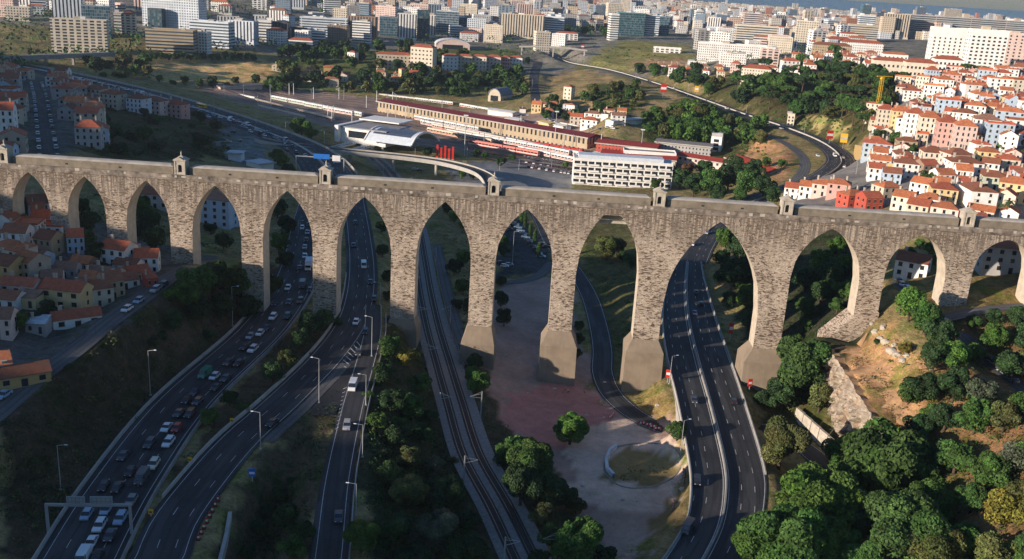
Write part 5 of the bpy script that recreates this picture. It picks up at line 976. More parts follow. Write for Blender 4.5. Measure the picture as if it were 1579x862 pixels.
B(224, 297, 47, 82, 22, R(6), 'facade_bands', 'tan', desc='low dark car park building with rounded horizontal bands', name='car_park_building', cat='car park'); B(293, 356, 34, 72, 18, R(-6), 'facade_bands', 'bluish white', desc='bluish white office block with long window bands, right of the dark car park building'); B(298, 322, 50, 82, 12, R(-6), 'facade_grid', 'white', desc='small white office block touching the dark car park building'); B(352, 394, 33, 68, 16, R(-6), 'facade_fins', 'bluish white', desc='bluish office block with tall vertical fins')
B(396, 418, 32, 64, 14, R(6), 'facade_bands', 'white', desc='white office block with strip windows at the end of the office row'); B(418, 444, 35, 66, 14, R(0), 'facade_fins', 'charcoal', desc='dark office block with white end wall'); B(444, 470, 44, 66, 14, 0, 'facade_glass', 'charcoal', desc='low black glass office block'); B(462, 534, 28, 56, 18, R(5), 'facade_bands', 'bluish white', desc='wide bluish office block with thin window strips'); B(470, 500, 48, 67, 12, R(5), 'facade_bands', 'white', desc='low white office block in front of the wide bluish block')
B(505, 536, 40, 65, 14, R(-4), 'facade_grid', 'brown', desc='brown-grey office block with square windows'); B(534, 580, 26, 60, 12, R(-4), 'facade_fins', 'brown', desc='rust brown slab behind the white banded block', tmin=1200); B(543, 571, 34, 65, 12, R(-4), 'facade_bands', 'white', desc='white block with rows of window bands before the rust brown slab')
B(584, 620, 27, 56, 14, R(6), 'facade_glass', 'slate blue', desc='blue glass block with white flanks'); B(612, 641, 22, 62, 12, R(6), 'facade_fins', 'white', desc='tall white finned block beside the black tower'); B(641, 661, 16, 60, 16, R(6), 'facade_glass', 'charcoal', desc='black glass tower, tallest of the office row', name='tower_block', cat='tower'); B(659, 671, 24, 58, 12, R(6), 'facade_fins', 'white', desc='slim white block pressed against the black tower'); B(671, 706, 18, 50, 16, R(4), 'facade_glass', 'bluish white', desc='white framed block with large blue glass face'); B(706, 722, 28, 48, 12, 0, 'facade_glass', 'slate blue', desc='small blue glass block'); B(720, 748, 30, 54, 14, 0, 'facade_grid', 'bluish white', desc='pale office block with small windows near the arched hall'); B(748, 771, 36, 54, 12, 0, 'facade_bands', 'grey', desc='grey low office block left of the beige finned block')
B(771, 838, 23, 60, 20, R(-5), 'facade_fins', 'beige', desc='beige office block with dark vertical window slots'); B(838, 869, 26, 58, 16, R(-5), 'facade_bands', 'bluish white', desc='bluish banded block joined to the beige finned block'); B(833, 886, -4, 16, 24, 0, 'facade_bands', 'grey', desc='grey wavy-looking block on the skyline above the beige finned block', tmin=1700)
B(937, 952, 22, 62, 20, R(8), 'facade_bands', 'white', desc='white stair tower of the large glass office', roofbox=False); B(948, 992, 20, 56, 20, R(8), 'facade_glass', (0.2, 0.35, 0.36), desc='large teal glass office facing the grassy mound'); B(990, 1016, 24, 56, 18, R(-6), 'facade_bands', 'bluish white', desc='white banded wing of the teal glass office'); B(1014, 1032, 26, 54, 18, R(-6), 'facade_glass', 'slate blue', desc='dark blue glass wing at the end of the teal glass office')
B(968, 990, -6, 22, 16, 0, 'facade_fins', 'bluish white', desc='pale slab tower behind the teal glass office', cat='tower', name='tower_block', tmin=1600); B(951, 972, -4, 22, 16, 0, 'facade_grid', 'cream', desc='cream slab tower behind the white stair tower', cat='tower', name='tower_block', tmin=1600)
B(1078, 1182, 69, 92, 18, R(-6), 'facade_small', 'white', desc='long plain white building on the hilltop', cat='institution', name='institutional_building'); B(1133, 1197, 40, 70, 14, R(-5), 'facade_bands', 'cream', desc='tall cream slab with wavy horizontal window lines', cat='slab block'); B(1110, 1150, 84, 107, 16, R(-6), 'facade_small', 'white', desc='white cubic building below the long plain white one', cat='institution'); B(1172, 1200, 76, 104, 12, R(-6), 'facade_balconies', 'rose', desc='rose apartment house at the end of the long white building', cat='apartment house'); B(1060, 1090, 96, 106, 10, R(-10), 'facade_small', 'white', desc='low white pavilion below the hilltop institution', cat='pavilion')
B(1143, 1192, 106, 131, 16, R(-18), 'facade_small', 'cream', desc='large cream house with steep dark red roof above the pine wood', cat='house', name='house', roofcol='red', roofbox=False); B(1008, 1050, 74, 82, 8, R(-6), 'facade_balconies', 'white', desc='long low white pavilion on top of the grassy mound', cat='pavilion', name='pavilion', roofbox=False)
B(1362, 1400, 22, 60, 18, R(-8), 'facade_fins', 'beige', desc='beige tower with full height vertical ribs', cat='tower', name='tower_block'); B(1394, 1412, 26, 58, 14, R(-8), 'facade_bands', 'grey', desc='shadowed grey slab joined to the ribbed beige tower', cat='tower'); B(1400, 1640, 30, 64, 18, R(-5), 'facade_bands', 'grey', desc='very long grey-beige slab with rows of strip windows and a roof deck', cat='hospital', name='hospital_block')
B(1308, 1352, 39, 64, 18, R(-8), 'facade_bands', 'beige', desc='windowless beige block beside the round water tower', cat='office block')
B(1254, 1312, 70, 92, 16, R(-10), 'facade_small', 'tan', desc='brown stone church with square tower and tiled roof', cat='church', name='church', roofcol='brown', roofbox=False); B(1255, 1264, 58, 88, 6, R(-10), 'painted_wall', 'tan', desc='square brown bell tower of the stone church', cat='bell tower', name='bell_tower', roofbox=False); B(1298, 1360, 66, 88, 16, R(-8), 'facade_small', 'white', desc='long white convent wing with red roof beside the church', cat='convent', name='convent', roofcol='red', roofbox=False)
B(1262, 1312, 55, 72, 14, R(-8), 'facade_small', 'cream', desc='cream block behind the stone church', cat='apartment house', tmin=1200)
# palace with real windows
def windows_on(root, w, h, depth, nx, nz, ww, wh, z0=1.2, fh=None, side=True, name='window', extra=None):
    fh = fh or (h - z0) / nz; n = 0
    base = MB(); base.box(-ww / 2, ww / 2, -.06, .03, 0, wh); base.box(-ww / 2 - .1, ww / 2 + .1, -.14, .0, -.16, -.01, 1); me = base.mesh('window', ['dark_glass', 'pale_limestone'])
    for k in range(nz):
        for i in range(nx):
            if n >= 88: break
            o = bpy.data.objects.new(name, me); SC.collection.objects.link(o); o.parent = root; o.location = (-w / 2 + w * (i + .5) / nx, -depth / 2, z0 + k * fh); n += 1
        if side:
            for j in range(2):
                if n >= 98: break
                o = bpy.data.objects.new(name, me); SC.collection.objects.link(o); o.parent = root; o.rotation_euler = (0, 0, -math.pi / 2); o.location = (-w / 2, depth * (.25 - .5 * j), z0 + k * fh); n += 1
def real(px0, px1, pyt, pyb, depth, rot, col, nx, nz, ww, wh, desc, cat, name, roofcol=None, side=True, **k):
    b = B(px0, px1, pyt, pyb, depth, rot, 'painted_wall', col, name=name, desc=desc, cat=cat, roofcol=roofcol, **k); windows_on(b, b['_w'], b['_h'], depth, nx, nz, ww, wh, side=side); return b
real(1345, 1400, 94, 124, 14, R(-10), 'cream', 8, 3, 1.6, 2.0, 'cream palace wing with columned upper windows and red roof, nearer the pine wood', 'palace', 'palace_wing', 'red'); real(1395, 1445, 97, 128, 16, R(-10), 'cream', 8, 3, 1.6, 2.0, 'cream gabled palace wing with long loggia, centre of the palace', 'palace', 'palace_wing', 'red'); real(1440, 1485, 92, 118, 16, R(-10), 'white', 7, 3, 1.6, 2.0, 'pale palace wing at the foot of the white apartment slab', 'palace', 'palace_wing', 'red'); real(1362, 1400, 84, 98, 12, R(-10), 'white', 6, 2, 1.4, 1.8, 'small white annex behind the palace roofs', 'house', 'annex', 'orange')
b_ = real(1432, 1494, 44, 106, 15, R(-8), 'white', 8, 11, 1.5, 1.6, 'tall white apartment slab, first of the pair above the palace', 'apartment block', 'apartment_slab')
b_ = real(1490, 1545, 47, 112, 15, R(-8), 'white', 7, 11, 2.2, 1.5, 'tall white apartment slab with balcony stacks, second of the pair above the palace', 'apartment block', 'apartment_slab'); real(1540, 1600, 52, 100, 15, R(-8), 'rose', 7, 9, 1.8, 1.5, 'rose tinted apartment slab at the end of the white pair', 'apartment block', 'apartment_slab')
real(579, 633, 84, 108, 12, R(8), 'beige', 9, 4, 1.6, 1.6, 'long beige apartment house with red roof beyond the railway yard', 'apartment house', 'apartment_house', 'red'); real(632, 671, 73, 112, 14, R(-14), 'cream', 6, 6, 1.8, 1.5, 'taller cream apartment house with stepped red roof beyond the railway yard', 'apartment house', 'apartment_house', 'red')
for i, (c_, x0, x1) in enumerate([('white', 681, 706), ('beige', 705, 728), ('cream', 727, 750), ('rose', 749, 772), ('pink', 771, 786), ('white', 785, 805)]): real(x0, x1, 86 + i * .6, 110 + i * .4, 11, R(-4), c_, 4, 4, 1.3, 1.5, f"{c_} house in the long red-roofed terrace, {['first', 'second', 'third', 'fourth', 'fifth', 'last'][i]} along", 'terrace house', 'terrace_house', 'red', side=(i == 0), group='terrace beyond the railway yard')
real(535, 551, 81, 98, 9, R(-20), 'white', 3, 3, 1.3, 1.4, 'small white block with red roof standing alone among trees', 'house', 'house', 'red'); real(497, 523, 104, 121, 10, R(10), 'ochre', 3, 2, 1.3, 1.4, 'tan house with orange roof above the railway yard', 'house', 'house', 'orange'); real(614, 624, 107, 126, 8, R(30), 'yellow', 2, 2, 1.2, 1.4, 'narrow bright yellow house below the beige apartments', 'house', 'house', 'red'); real(868, 886, 134, 154, 9, R(-25), 'cream', 2, 3, 1.2, 1.4, 'tall cream house alone on the embankment', 'house', 'house', 'red'); real(872, 890, 162, 180, 9, R(-20), 'white', 3, 2, 1.2, 1.4, 'white gabled house by the yard street', 'house', 'house', 'orange'); real(500, 522, 121, 134, 8, R(10), 'beige', 3, 1, 1.2, 1.4, 'low beige house below the tan one', 'house', 'house', 'orange')
real(1213, 1226, 177, 195, 6, R(-15), 'cream', 2, 3, 1.2, 1.4, 'narrow cream signal house beside the far motorway', 'signal house', 'signal_house'); real(1095, 1116, 213, 234, 8, R(-20), 'white', 1, 3, 4.0, 2.2, 'white stair tower with open landings above the depot roof', 'stair tower', 'stair_tower', side=False)
# white hotel with wavy balconies behind the aqueduct
h_ = B(881, 1036, 250, 289, 16, R(-1), 'painted_wall', 'white', name='hotel', desc='long white hotel with four rows of bulging balconies behind the aqueduct', cat='hotel', tmin=400, roofbox=False); hw_, hh_ = h_['_w'], h_['_h']
for k in range(4):
    for i in range(14):
        x = -hw_ / 2 + hw_ * (i + .5) / 14; z = hh_ * (k + .18) / 4.15 + .8; d_ = MB(); d_.box(x - hw_ / 36, x + hw_ / 36, -8.07, -7.98, z, z + hh_ / 4.15 * .55); d_.build('window', 'dark_glass', h_)
        if i % 2 == 0: q = MB(); q.box(x - hw_ / 32, x + hw_ / 12.5, -9.3, -8.002, z - .45, z + .55); q.build('balcony', 'painted_wall', h_, col=CW['white'])
q = MB(); q.box(-hw_ / 2 + 3, hw_ / 2 - 6, -5, 6, hh_ + .01, hh_ + 2.8); q.build('penthouse', 'painted_wall', h_, col=CW['bluish white'])
B(960, 1043, 236, 256, 14, R(-4), 'facade_small', 'white', name='office_block', desc='white two-storey block with dark curved roof behind the long hotel', cat='office block', tmin=450, roofbox=False)
# mid-distance city blocks
cols_ = ['white', 'cream', 'white', 'rose', 'bluish white', 'grey', 'white', 'white', 'bluish white', 'slate blue']; mats_ = ['facade_grid', 'facade_small', 'facade_balconies', 'facade_bands', 'facade_fins', 'facade_small', 'facade_grid']
rc = random.Random(77); made = 0; tries = 0
while made < 285 and tries < 9000:
    tries += 1; x = rc.uniform(0, 1579) if rc.random() < .5 else rc.uniform(700, 1579); y = rc.uniform(8, 72) + x * .012
    if x < 420 and y > 40: continue
    if 880 < x < 1080 and y > 52: continue
    if x > 1340 and y > 40: continue
    if x > 1080 and y > 96: continue
    if 530 < x < 820 and y > 66: continue
    if x > 1200: y = max(y, 30)
    P = G(x, y, 1000); 
    if P[1] < 1180 or any((P[0] - a) ** 2 + (P[1] - b_) ** 2 < (q + 14) ** 2 for a, b_, q in HB): continue
    wp = rc.uniform(14, 34) * 1500 / P[1]; tall = rc.random() < .2; hp = (rc.uniform(26, 42) if tall else rc.uniform(10, 22)) * 1500 / P[1]
    if y - hp < 12 and x > 1250: hp = max(4, y - 14)
    cn = rc.choice(cols_); mt_ = rc.choice(mats_); rfc = None if rc.random() < .55 or tall else rc.choice(['orange', 'red', 'faded'])
    B(x - wp / 2, x + wp / 2, y - hp, y, rc.uniform(11, 18), rc.uniform(-.35, .35), mt_, cn, name='city_block', desc=f"{cn} {'high-rise' if tall else 'city'} block with {'tiled' if rfc else 'flat'} roof", cat='city block', tmin=1150, roofcol=rfc, roofbox=tall, group='blocks of the far city'); made += 1
# landmarks on the skyline
B(1326, 1341, 8, 34, 16, R(10), 'facade_glass', (0.12, 0.26, 0.34), name='tower_block', desc='blue-green glass tower with slanted top on the skyline', cat='tower', tmin=1800); B(1411, 1427, 11, 27, 18, R(10), 'facade_fins', 'slate blue', name='tower_block', desc='slate and white tower on the skyline above the ribbed beige tower', cat='tower', tmin=1900); B(1529, 1550, 24, 34, 16, 0, 'facade_glass', (0.04, 0.07, 0.12), name='office_block', desc='dark navy box building on the skyline above the long grey slab', tmin=1700); B(1456, 1480, 14, 32, 14, 0, 'facade_grid', 'beige', name='tower_block', desc='stepped beige tower pair on the skyline over the long grey slab', cat='tower', tmin=1800)
# everything farther: one mass of small blocks
rs = np.random.default_rng(8); o = MB(); fcol = []
pal = np.array([(0.62, .58, .52), (.6, .5, .38), (.55, .42, .34), (.42, .42, .42), (.5, .54, .58), (.38, .17, .11), (.62, .6, .57)])
n_far = 0
while n_far < 7200:
    y = 1750 + 3900 * rs.random() ** 1.25; x = rs.uniform(-.62, .68) * y; w, d, h = rs.uniform(7, 24), rs.uniform(7, 20), rs.uniform(5, 15) + (rs.random() < .05) * rs.uniform(8, 24)
    zz = z1(x, y); o.box(x - w / 2, x + w / 2, y - d / 2, y + d / 2, zz - 4, zz + h, 0); c = pal[rs.integers(len(pal))] * rs.uniform(.75, 1.1); t = np.array((.40, .14, .08)) if rs.random() < .45 else c * .8
    fcol += [c] * 4 + [t, c]; n_far += 1
fm = o.mesh('distant_city', 'painted_wall'); mt, t, b = nodes_of('distant_walls'); a_ = N(t, 'Attribute', attribute_name='wall'); gp = N(t, 'NewGeometry')
sx_ = N(t, 'SeparateXYZ'); lk(t, gp.outputs['Position'], sx_.inputs[0]); nz_ = N(t, 'SeparateXYZ'); lk(t, gp.outputs['Normal'], nz_.inputs[0]); wz = val(t, 'GREATER_THAN', val(t, 'FRACT', val(t, 'DIVIDE', sx_.outputs[2], 3.2)), .55); wx = val(t, 'GREATER_THAN', val(t, 'FRACT', val(t, 'DIVIDE', val(t, 'ADD', sx_.outputs[0], sx_.outputs[1]), 4.0)), .45)
lk(t, mix(t, val(t, 'MULTIPLY', val(t, 'MULTIPLY', wz, wx), val(t, 'MULTIPLY', val(t, 'LESS_THAN', nz_.outputs[2], .5), .8)), a_.outputs['Color'], (.06, .065, .07)), b.inputs['Base Color']); b.inputs['Roughness'].default_value = .85
fm.materials.clear(); fm.materials.append(mt); ca = fm.color_attributes.new('wall', 'FLOAT_COLOR', 'CORNER'); ca.data.foreach_set('color', np.repeat(np.c_[np.array(fcol), np.ones(len(fcol))], 4, 0).ravel().astype(np.float32))
ob = bpy.data.objects.new('distant_city', fm); SC.collection.objects.link(ob); ob['kind'] = 'stuff'
# woods between the far quarters
C = []; Rr = []
rw = np.random.default_rng(4)
for (x0, x1, y0, y1, cnt) in [(0, 80, 5, 70, 90), (0, 70, 84, 112, 60), (90, 240, 84, 94, 50), (300, 480, 66, 84, 50), (160, 225, 56, 84, 40), (480, 620, 5, 25, 70), (310, 420, 0, 30, 90), (1000, 1579, 12, 20, 120), (1060, 1300, 88, 108, 60), (860, 940, 40, 60, 40), (640, 800, 56, 72, 60), (110, 200, 50, 80, 30), (0, 60, 100, 118, 30), (1180, 1340, 78, 108, 50), (750, 830, 60, 112, 50), (0, 1579, 0, 60, 260)]:
    for i in range(cnt):
        P = G(rw.uniform(x0, x1), rw.uniform(y0, y1), 800)
        if np.min(np.hypot(RALL[:, 0] - P[0], RALL[:, 1] - P[1]) - RALL[:, 3]) < 6: continue
        s = rw.uniform(4, 9) * max(1, P[1] / 2500); C.append((P[0], P[1], P[2] + s * .6)); Rr.append((s, s, s * .8))
ob = bpy.data.objects.new('distant_woodland', leaf_mesh('distant_woodland', C, Rr, len(C) * 60, 3.2, 4, up=.8)); SC.collection.objects.link(ob); ob.color = (*GREENS['mid'], 1); ob['kind'] = 'stuff'
# hillside quarter on the right
WL = ['white', 'white', 'cream', 'rose', 'white', 'bluish white', 'white', 'white', 'pink', 'white', 'cream', 'white', 'beige', 'white', 'yellow', 'pale blue']
# named landmarks of that quarter first
def H1(px, py, kind, wall, roof, rot, desc=None, sx=1, sy=1, sz=1, group='houses of the hillside quarter', tmin=330):
    P = G(px, py, tmin); o = house(P, kind, rot, wall, roof, sx, sy, sz, group); HB.append((P[0], P[1], 7.5))
    if desc: THINGS[-1][1] = desc; THINGS[-1].append('fixed')
    return o
for i, (px, py, c_) in enumerate([(1362, 196, 'cream'), (1384, 200, 'yellow'), (1406, 206, 'white'), (1428, 213, 'cream'), (1455, 222, 'pink'), (1482, 228, 'rose')]): H1(px, py, 'flats4', c_, 'orange' if i % 2 else 'red', R(-14), None, .8, 1, 1.1)
H1(1535, 222, 'flat4', 'pale blue', 'red', R(-12)); H1(1515, 215, 'flats4', 'white', 'faded', R(-12))
for (px, py, k, c_, rf, a) in [(1222, 305, 'house2', 'white', 'red', -20), (1245, 303, 'house2', 'white', 'orange', -20), (1268, 300, 'house2h', 'rose', 'orange', -20), (1292, 300, 'house2h', 'pink', 'orange', -20), (1312, 318, 'house2h', 'red', 'orange', 20), (1338, 322, 'house2', 'red', 'red', 15), (1350, 275, 'house2', 'white', 'red', -15), (1372, 283, 'house2', 'pale blue', 'brown', -15), (1365, 305, 'house2h', 'beige', 'orange', 20), (1392, 322, 'house2', 'cream', 'orange', -35), (1415, 335, 'house2', 'beige', 'red', -35), (1432, 325, 'house2h', 'white', 'orange', -35), (1455, 340, 'house2h', 'rose', 'orange', -30), (1420, 300, 'house2', 'white', 'orange', -40), (1400, 262, 'house2h', 'cream', 'red', 20), (1425, 270, 'house2', 'brown', 'red', 15), (1450, 285, 'house2', 'white', 'orange', 10), (1470, 262, 'flats3', 'rose', 'brown', 10), (1520, 250, 'house2h', 'yellow', 'orange', -10), (1560, 310, 'flats3', 'yellow', 'orange', -25), (1530, 290, 'house2h', 'pale green', 'brown', -15), (1550, 262, 'house2h', 'cream', 'red', -15), (1500, 345, 'cottage', 'red', 'red', 0), (1395, 232, 'house2h', 'tan', 'brown', -10)]: H1(px, py, k, c_, rf, R(a))
district([(1335, 235), (1395, 232), (1600, 250), (1600, 345), (1470, 350), (1400, 290), (1345, 262)], 42, ['house2', 'house2h', 'house2', 'cottage', 'flats3'], WL, ['orange', 'red', 'red', 'brown', 'orange'], R(-18), 'houses of the hillside quarter', 13, seed=1)
district([(1340, 200), (1350, 160), (1395, 130), (1600, 120), (1600, 250), (1400, 232)], 120, ['house2h', 'flats3', 'house3', 'flats4', 'house2', 'flat_roof', 'house3', 'flat4'], WL, ['orange', 'red', 'red', 'brown', 'orange'], R(-14), 'houses of the hillside quarter', 12.5, seed=2, sc=.88, rad=8.8)
district([(1600, 150), (1700, 160), (1700, 340), (1600, 345)], 26, ['house2h', 'flats3', 'house3', 'house2'], WL, ['orange', 'red'], R(-14), 'houses of the hillside quarter', 13, seed=12, sc=.9)
district([(1200, 128), (1220, 92), (1360, 90), (1350, 118), (1230, 120)], 26, ['house2h', 'flats3', 'house3'], WL, ['orange', 'red'], R(-10), 'houses above the pine wood', 17, seed=3, tmin=600)
district([(1010, 108), (1075, 100), (1120, 112), (1200, 108), (1200, 128), (1130, 120), (1040, 118)], 14, ['house2h', 'flats3', 'house2'], WL, ['orange', 'red', 'faded'], R(-10), 'houses below the hilltop institution', 17, seed=4, tmin=600)
district([(800, 172), (850, 160), (940, 175), (985, 190), (960, 205), (870, 190)], 22, ['house2', 'cottage', 'house2h', 'shed'], WL, ['orange', 'red', 'faded'], R(-12), 'small houses along the yard street', 14, seed=5)
district([(420, 105), (560, 118), (700, 118), (700, 128), (540, 132), (430, 120)], 16, ['house2', 'cottage', 'house2h'], ['white', 'cream', 'beige', 'rose'], ['orange', 'red'], R(5), 'small houses beyond the railway yard', 18, seed=6, tmin=700)
district([(0, 250), (0, 112), (40, 118), (52, 170), (60, 250)], 34, ['house2', 'cottage', 'house2h', 'house3', 'flat_roof'], ['white', 'grey', 'beige', 'cream', 'pale blue', 'white'], ['red', 'brown', 'orange', 'brown'], R(12), 'shaded houses left of the steep street', 12.5, seed=7)
district([(92, 240), (82, 165), (76, 120), (110, 128), (150, 170), (160, 215), (140, 245)], 20, ['house2', 'house3', 'house2h', 'flats3'], ['white', 'grey', 'beige', 'bluish white', 'rose'], ['red', 'brown', 'orange'], R(10), 'shaded houses right of the steep street', 13, seed=8)
for (px, py, k, c_, rf, a, sx, d_) in [(150, 157, 'flats3', 'beige', 'brown', -14, 1.0, None), (176, 165, 'flats3', 'beige', 'brown', -14, 1.0, None), (215, 172, 'flats3', 'bluish white', 'brown', -14, .9, None), (240, 175, 'flats3', 'rose', 'brown', -14, 1.1, 'shaded rose apartment house with brown roof edging the grassy bank'), (272, 180, 'flats3', 'pink', 'red', -14, 1.1, 'shaded pink apartment house with red roof beside the jammed motorway')]: H1(px, py, k, c_, rf, R(a), d_, sx)
# cottages of the near street (in the hill's shadow)
CT = [(35, 588, 'cottage', 'ochre', 'brown', 36, 1.6, 1.1, 'ochre and white cottage with long brown roof beside the bare plot'), (-8, 588, 'house2', 'pale blue', 'orange', 36, 1.0, 1.0, 'pale blue two-storey house cut off at the end of the cottage street'), (118, 500, 'cottage', 'white', 'red', 34, 1.7, 1.0, 'white cottage with red and brown roof at the bend of the cottage street'), (105, 470, 'house2', 'yellow', 'red', -8, 1.7, .9, 'long yellow house with red roof behind the cottage street'), (150, 468, 'house2h', 'beige', 'brown', 36, .9, .9, None), (172, 455, 'house2', 'tan', 'brown', 38, .8, 1, None), (190, 442, 'cottage', 'white', 'brown', 38, 1.1, 1.1, None), (210, 430, 'cottage', 'beige', 'red', 40, 1.0, 1, None), (228, 418, 'house2', 'white', 'red', 14, 1.0, .9, 'white two-storey house with red roof at the upper end of the cottage street'), (232, 440, 'shed', 'red', 'red', 40, .6, .8, 'small orange-red lean-to beside the white house at the street end'), (185, 405, 'house2', 'white', 'red', -12, 1.2, 1, None), (200, 418, 'cottage', 'white', 'brown', -12, 1.1, 1, None), (165, 432, 'cottage', 'beige', 'faded', -8, 1.3, 1, None), (82, 438, 'cottage', 'white', 'faded', 20, .8, 1, None), (50, 425, 'house2', 'beige', 'orange', -25, 1.0, 1, None), (22, 405, 'house2h', 'cream', 'orange', -20, 1.2, 1.1, 'cream two-storey house whose orange ridge catches the last sun'), (15, 430, 'house2', 'ochre', 'brown', -15, 1.1, 1.1, None), (78, 390, 'house2', 'tan', 'brown', -15, .9, .9, None), (60, 405, 'cottage', 'pale blue', 'faded', -20, 1, 1, None), (10, 470, 'cottage', 'white', 'brown', -5, 1.3, 1.1, None), (45, 470, 'shed', 'yellow', 'faded', 0, 1.1, 1, None), (70, 455, 'cottage', 'red', 'red', -5, 1.2, 1, None), (35, 450, 'cottage', 'rose', 'red', -5, 1.4, 1, None), (5, 515, 'house2', 'rose', 'faded', 10, .9, .9, None), (30, 380, 'house2', 'white', 'brown', 5, 1, 1, None), (5, 375, 'cottage', 'white', 'faded', 0, 1.2, 1, None), (60, 345, 'house2', 'white', 'brown', 25, .6, 1, None), (128, 455, 'shed', 'grey', 'faded', -8, 1.2, 1, None), (60, 510, 'shed', 'grey', 'bluish white', 5, .9, .9, None), (105, 425, 'cottage', 'grey', 'faded', 5, .9, .9, None), (130, 415, 'cottage', 'brown', 'orange', -10, .9, .9, None), (145, 440, 'cottage', 'white', 'orange', -10, 1, .9, None), (12, 350, 'cottage', 'white', 'faded', 5, 1.2, 1, None), (215, 400, 'shed', 'grey', 'faded', 10, 1, 1, None)]
for (px, py, k, c_, rf, a, sx, sy, d_) in CT: H1(px, py, k, c_, rf, R(a), d_, sx * .82, sy * .85, .9, 'cottages of the shaded street', 0); HB[-1] = (HB[-1][0], HB[-1][1], 6.0 if sx < 1.4 else 8)
district([(-20, 480), (-20, 350), (70, 350), (130, 400), (200, 395), (225, 415), (150, 480), (60, 500)], 40, ['cottage', 'shed', 'flat_roof', 'cottage', 'house2'], ['white', 'white', 'bluish white', 'pale blue', 'cream', 'white', 'white'], ['red', 'brown', 'orange', 'faded', 'orange'], R(12), 'cottages of the shaded street', 7.2, seed=31, tmin=0, sc=.72, rad=5.2)
for (px, py, k, c_, rf, a) in [(335, 345, 'flats4', 'pale blue', 'faded', -10), (1405, 425, 'house2', 'white', 'brown', -30), (1540, 415, 'flats3', 'grey', 'brown', -8), (245, 318, 'house2', 'grey', 'brown', 0), (70, 335, 'house2', 'bluish white', 'brown', 30), (1580, 395, 'house2', 'grey', 'brown', -8)]: H1(px, py, k, c_, rf, R(a), None, 1.2, 1, 1, 'houses seen through the arches', 316)
for k_ in HP: remove_tree(HP[k_][0])
# ------------------------------------------------------------------ vehicles
def car_proto(name, L_, W_, hull, cab, seats=None):
    """hull: side outline (x, z); cab: (x0, x1, x2, x3, z0, z1) windscreen foot, roof front, roof rear, rear screen foot"""
    root = empty(name); o = MB(); w = W_ / 2; n = len(hull)
    for (xa, za), (xb, zb) in zip(hull, hull[1:] + hull[:1]): o.quad((xa, -w, za), (xa, w, za), (xb, w, zb), (xb, -w, zb))
    o.poly([(x, -w, z) for x, z in hull]); o.poly([(x, w, z) for x, z in hull][::-1])
    x0, x1, x2, x3, z0, z1_ = cab; wi = w - .18
    o.box(x2, x1, -wi, wi, z1_, z1_ + .05)
    for x in (x1 - .03, (x1 + x2) / 2, x2 + .03):
        for s in (-1, 1): o.box(x - .04, x + .04, s * (wi + .05) - .03, s * (wi + .05) + .03, z0, z1_)
    o.build('body', 'car_paint', root)
    g = MB(); a = [(x0, z0), (x1, z1_ - .002), (x2, z1_ - .002), (x3, z0)]
    for (xa, za), (xb, zb) in zip(a[:-1], a[1:]):
        ya, yb = (w - .08 if za == z0 else wi), (w - .08 if zb == z0 else wi); g.quad((xa, -ya, za), (xa, ya, za), (xb, yb, zb), (xb, -yb, zb))
    for s in (-1, 1): g.poly([(x0, s * (w - .08), z0), (x1, s * wi, z1_ - .002), (x2, s * wi, z1_ - .002), (x3, s * (w - .08), z0)][::s])
    g.build('windows', 'dark_glass', root)
    for x in (L_ * .31, -L_ * .3):
        for s in (-1, 1): q = MB(); q.tube((x, s * (w - .18), .32), (x, s * (w + .02), .32), .32, n=12); q.build('wheel', 'black_rubber', root)
    for s in (-1, 1): q = MB(); q.box(L_ / 2 - .06, L_ / 2 + .02, s * (w - .3) - .16, s * (w - .3) + .16, .6, .75); q.build('headlight', 'lamp_head', root); q = MB(); q.box(-L_ / 2 - .02, -L_ / 2 + .06, s * (w - .25) - .13, s * (w - .25) + .13, .68, .86); q.build('tail_light', 'red_plastic', root)
    return root
CP = {'saloon': car_proto('car', 4.5, 1.8, [(-2.25, .3), (2.2, .3), (2.28, .62), (2.0, .82), (1.1, .95), (-1.6, .98), (-2.2, .92), (-2.28, .6)], (1.15, .45, -1.0, -1.7, .94, 1.42)),
      'hatchback': car_proto('car', 4.0, 1.75, [(-2.0, .3), (1.95, .3), (2.03, .62), (1.8, .85), (1.1, .97), (-1.8, 1.0), (-2.0, .9), (-2.03, .6)], (1.2, .4, -1.45, -1.92, .96, 1.48)),
      'estate': car_proto('car', 4.7, 1.85, [(-2.35, .32), (2.3, .32), (2.38, .66), (2.1, .9), (1.2, 1.02), (-2.1, 1.05), (-2.33, .95), (-2.38, .6)], (1.25, .5, -1.85, -2.25, 1.0, 1.6)),
      'van': car_proto('van', 5.4, 2.0, [(-2.7, .35), (2.65, .35), (2.72, .8), (2.4, 1.15), (1.95, 1.3), (1.9, 1.3), (-2.7, 1.3), (-2.72, .6)], (2.1, 1.5, -2.6, -2.68, 1.28, 2.25))}
# panel sides of the van
VB = MB(); VB.box(-2.69, .9, -.97, .97, 1.29, 2.33); VB.build('cargo_panel', 'car_paint', CP['van'])
def truck_proto():
    root = empty('truck'); o = MB(); o.box(2.2, 4.0, -1.15, 1.15, .5, 2.7, tx=.15, ty=.05); o.build('cab', 'car_paint', root)
    q = MB(); q.box(3.85, 4.03, -1.0, 1.0, 1.5, 2.35); q.build('windscreen', 'dark_glass', root); q = MB(); q.box(-4.5, 2.05, -1.25, 1.25, .95, 3.5); q.build('cargo_box', 'painted_wall', root, col=(.7, .72, .75)); q = MB(); q.box(-4.4, 2.3, -.5, .5, .5, .94); q.build('chassis', 'black_rubber', root)
    for x in (3.0, -2.2, -3.4):
        for s in (-1, 1): q = MB(); q.tube((x, s * .9, .48), (x, s * 1.2, .48), .48, n=12); q.build('wheel', 'black_rubber', root)
    return root
CP['truck'] = truck_proto()
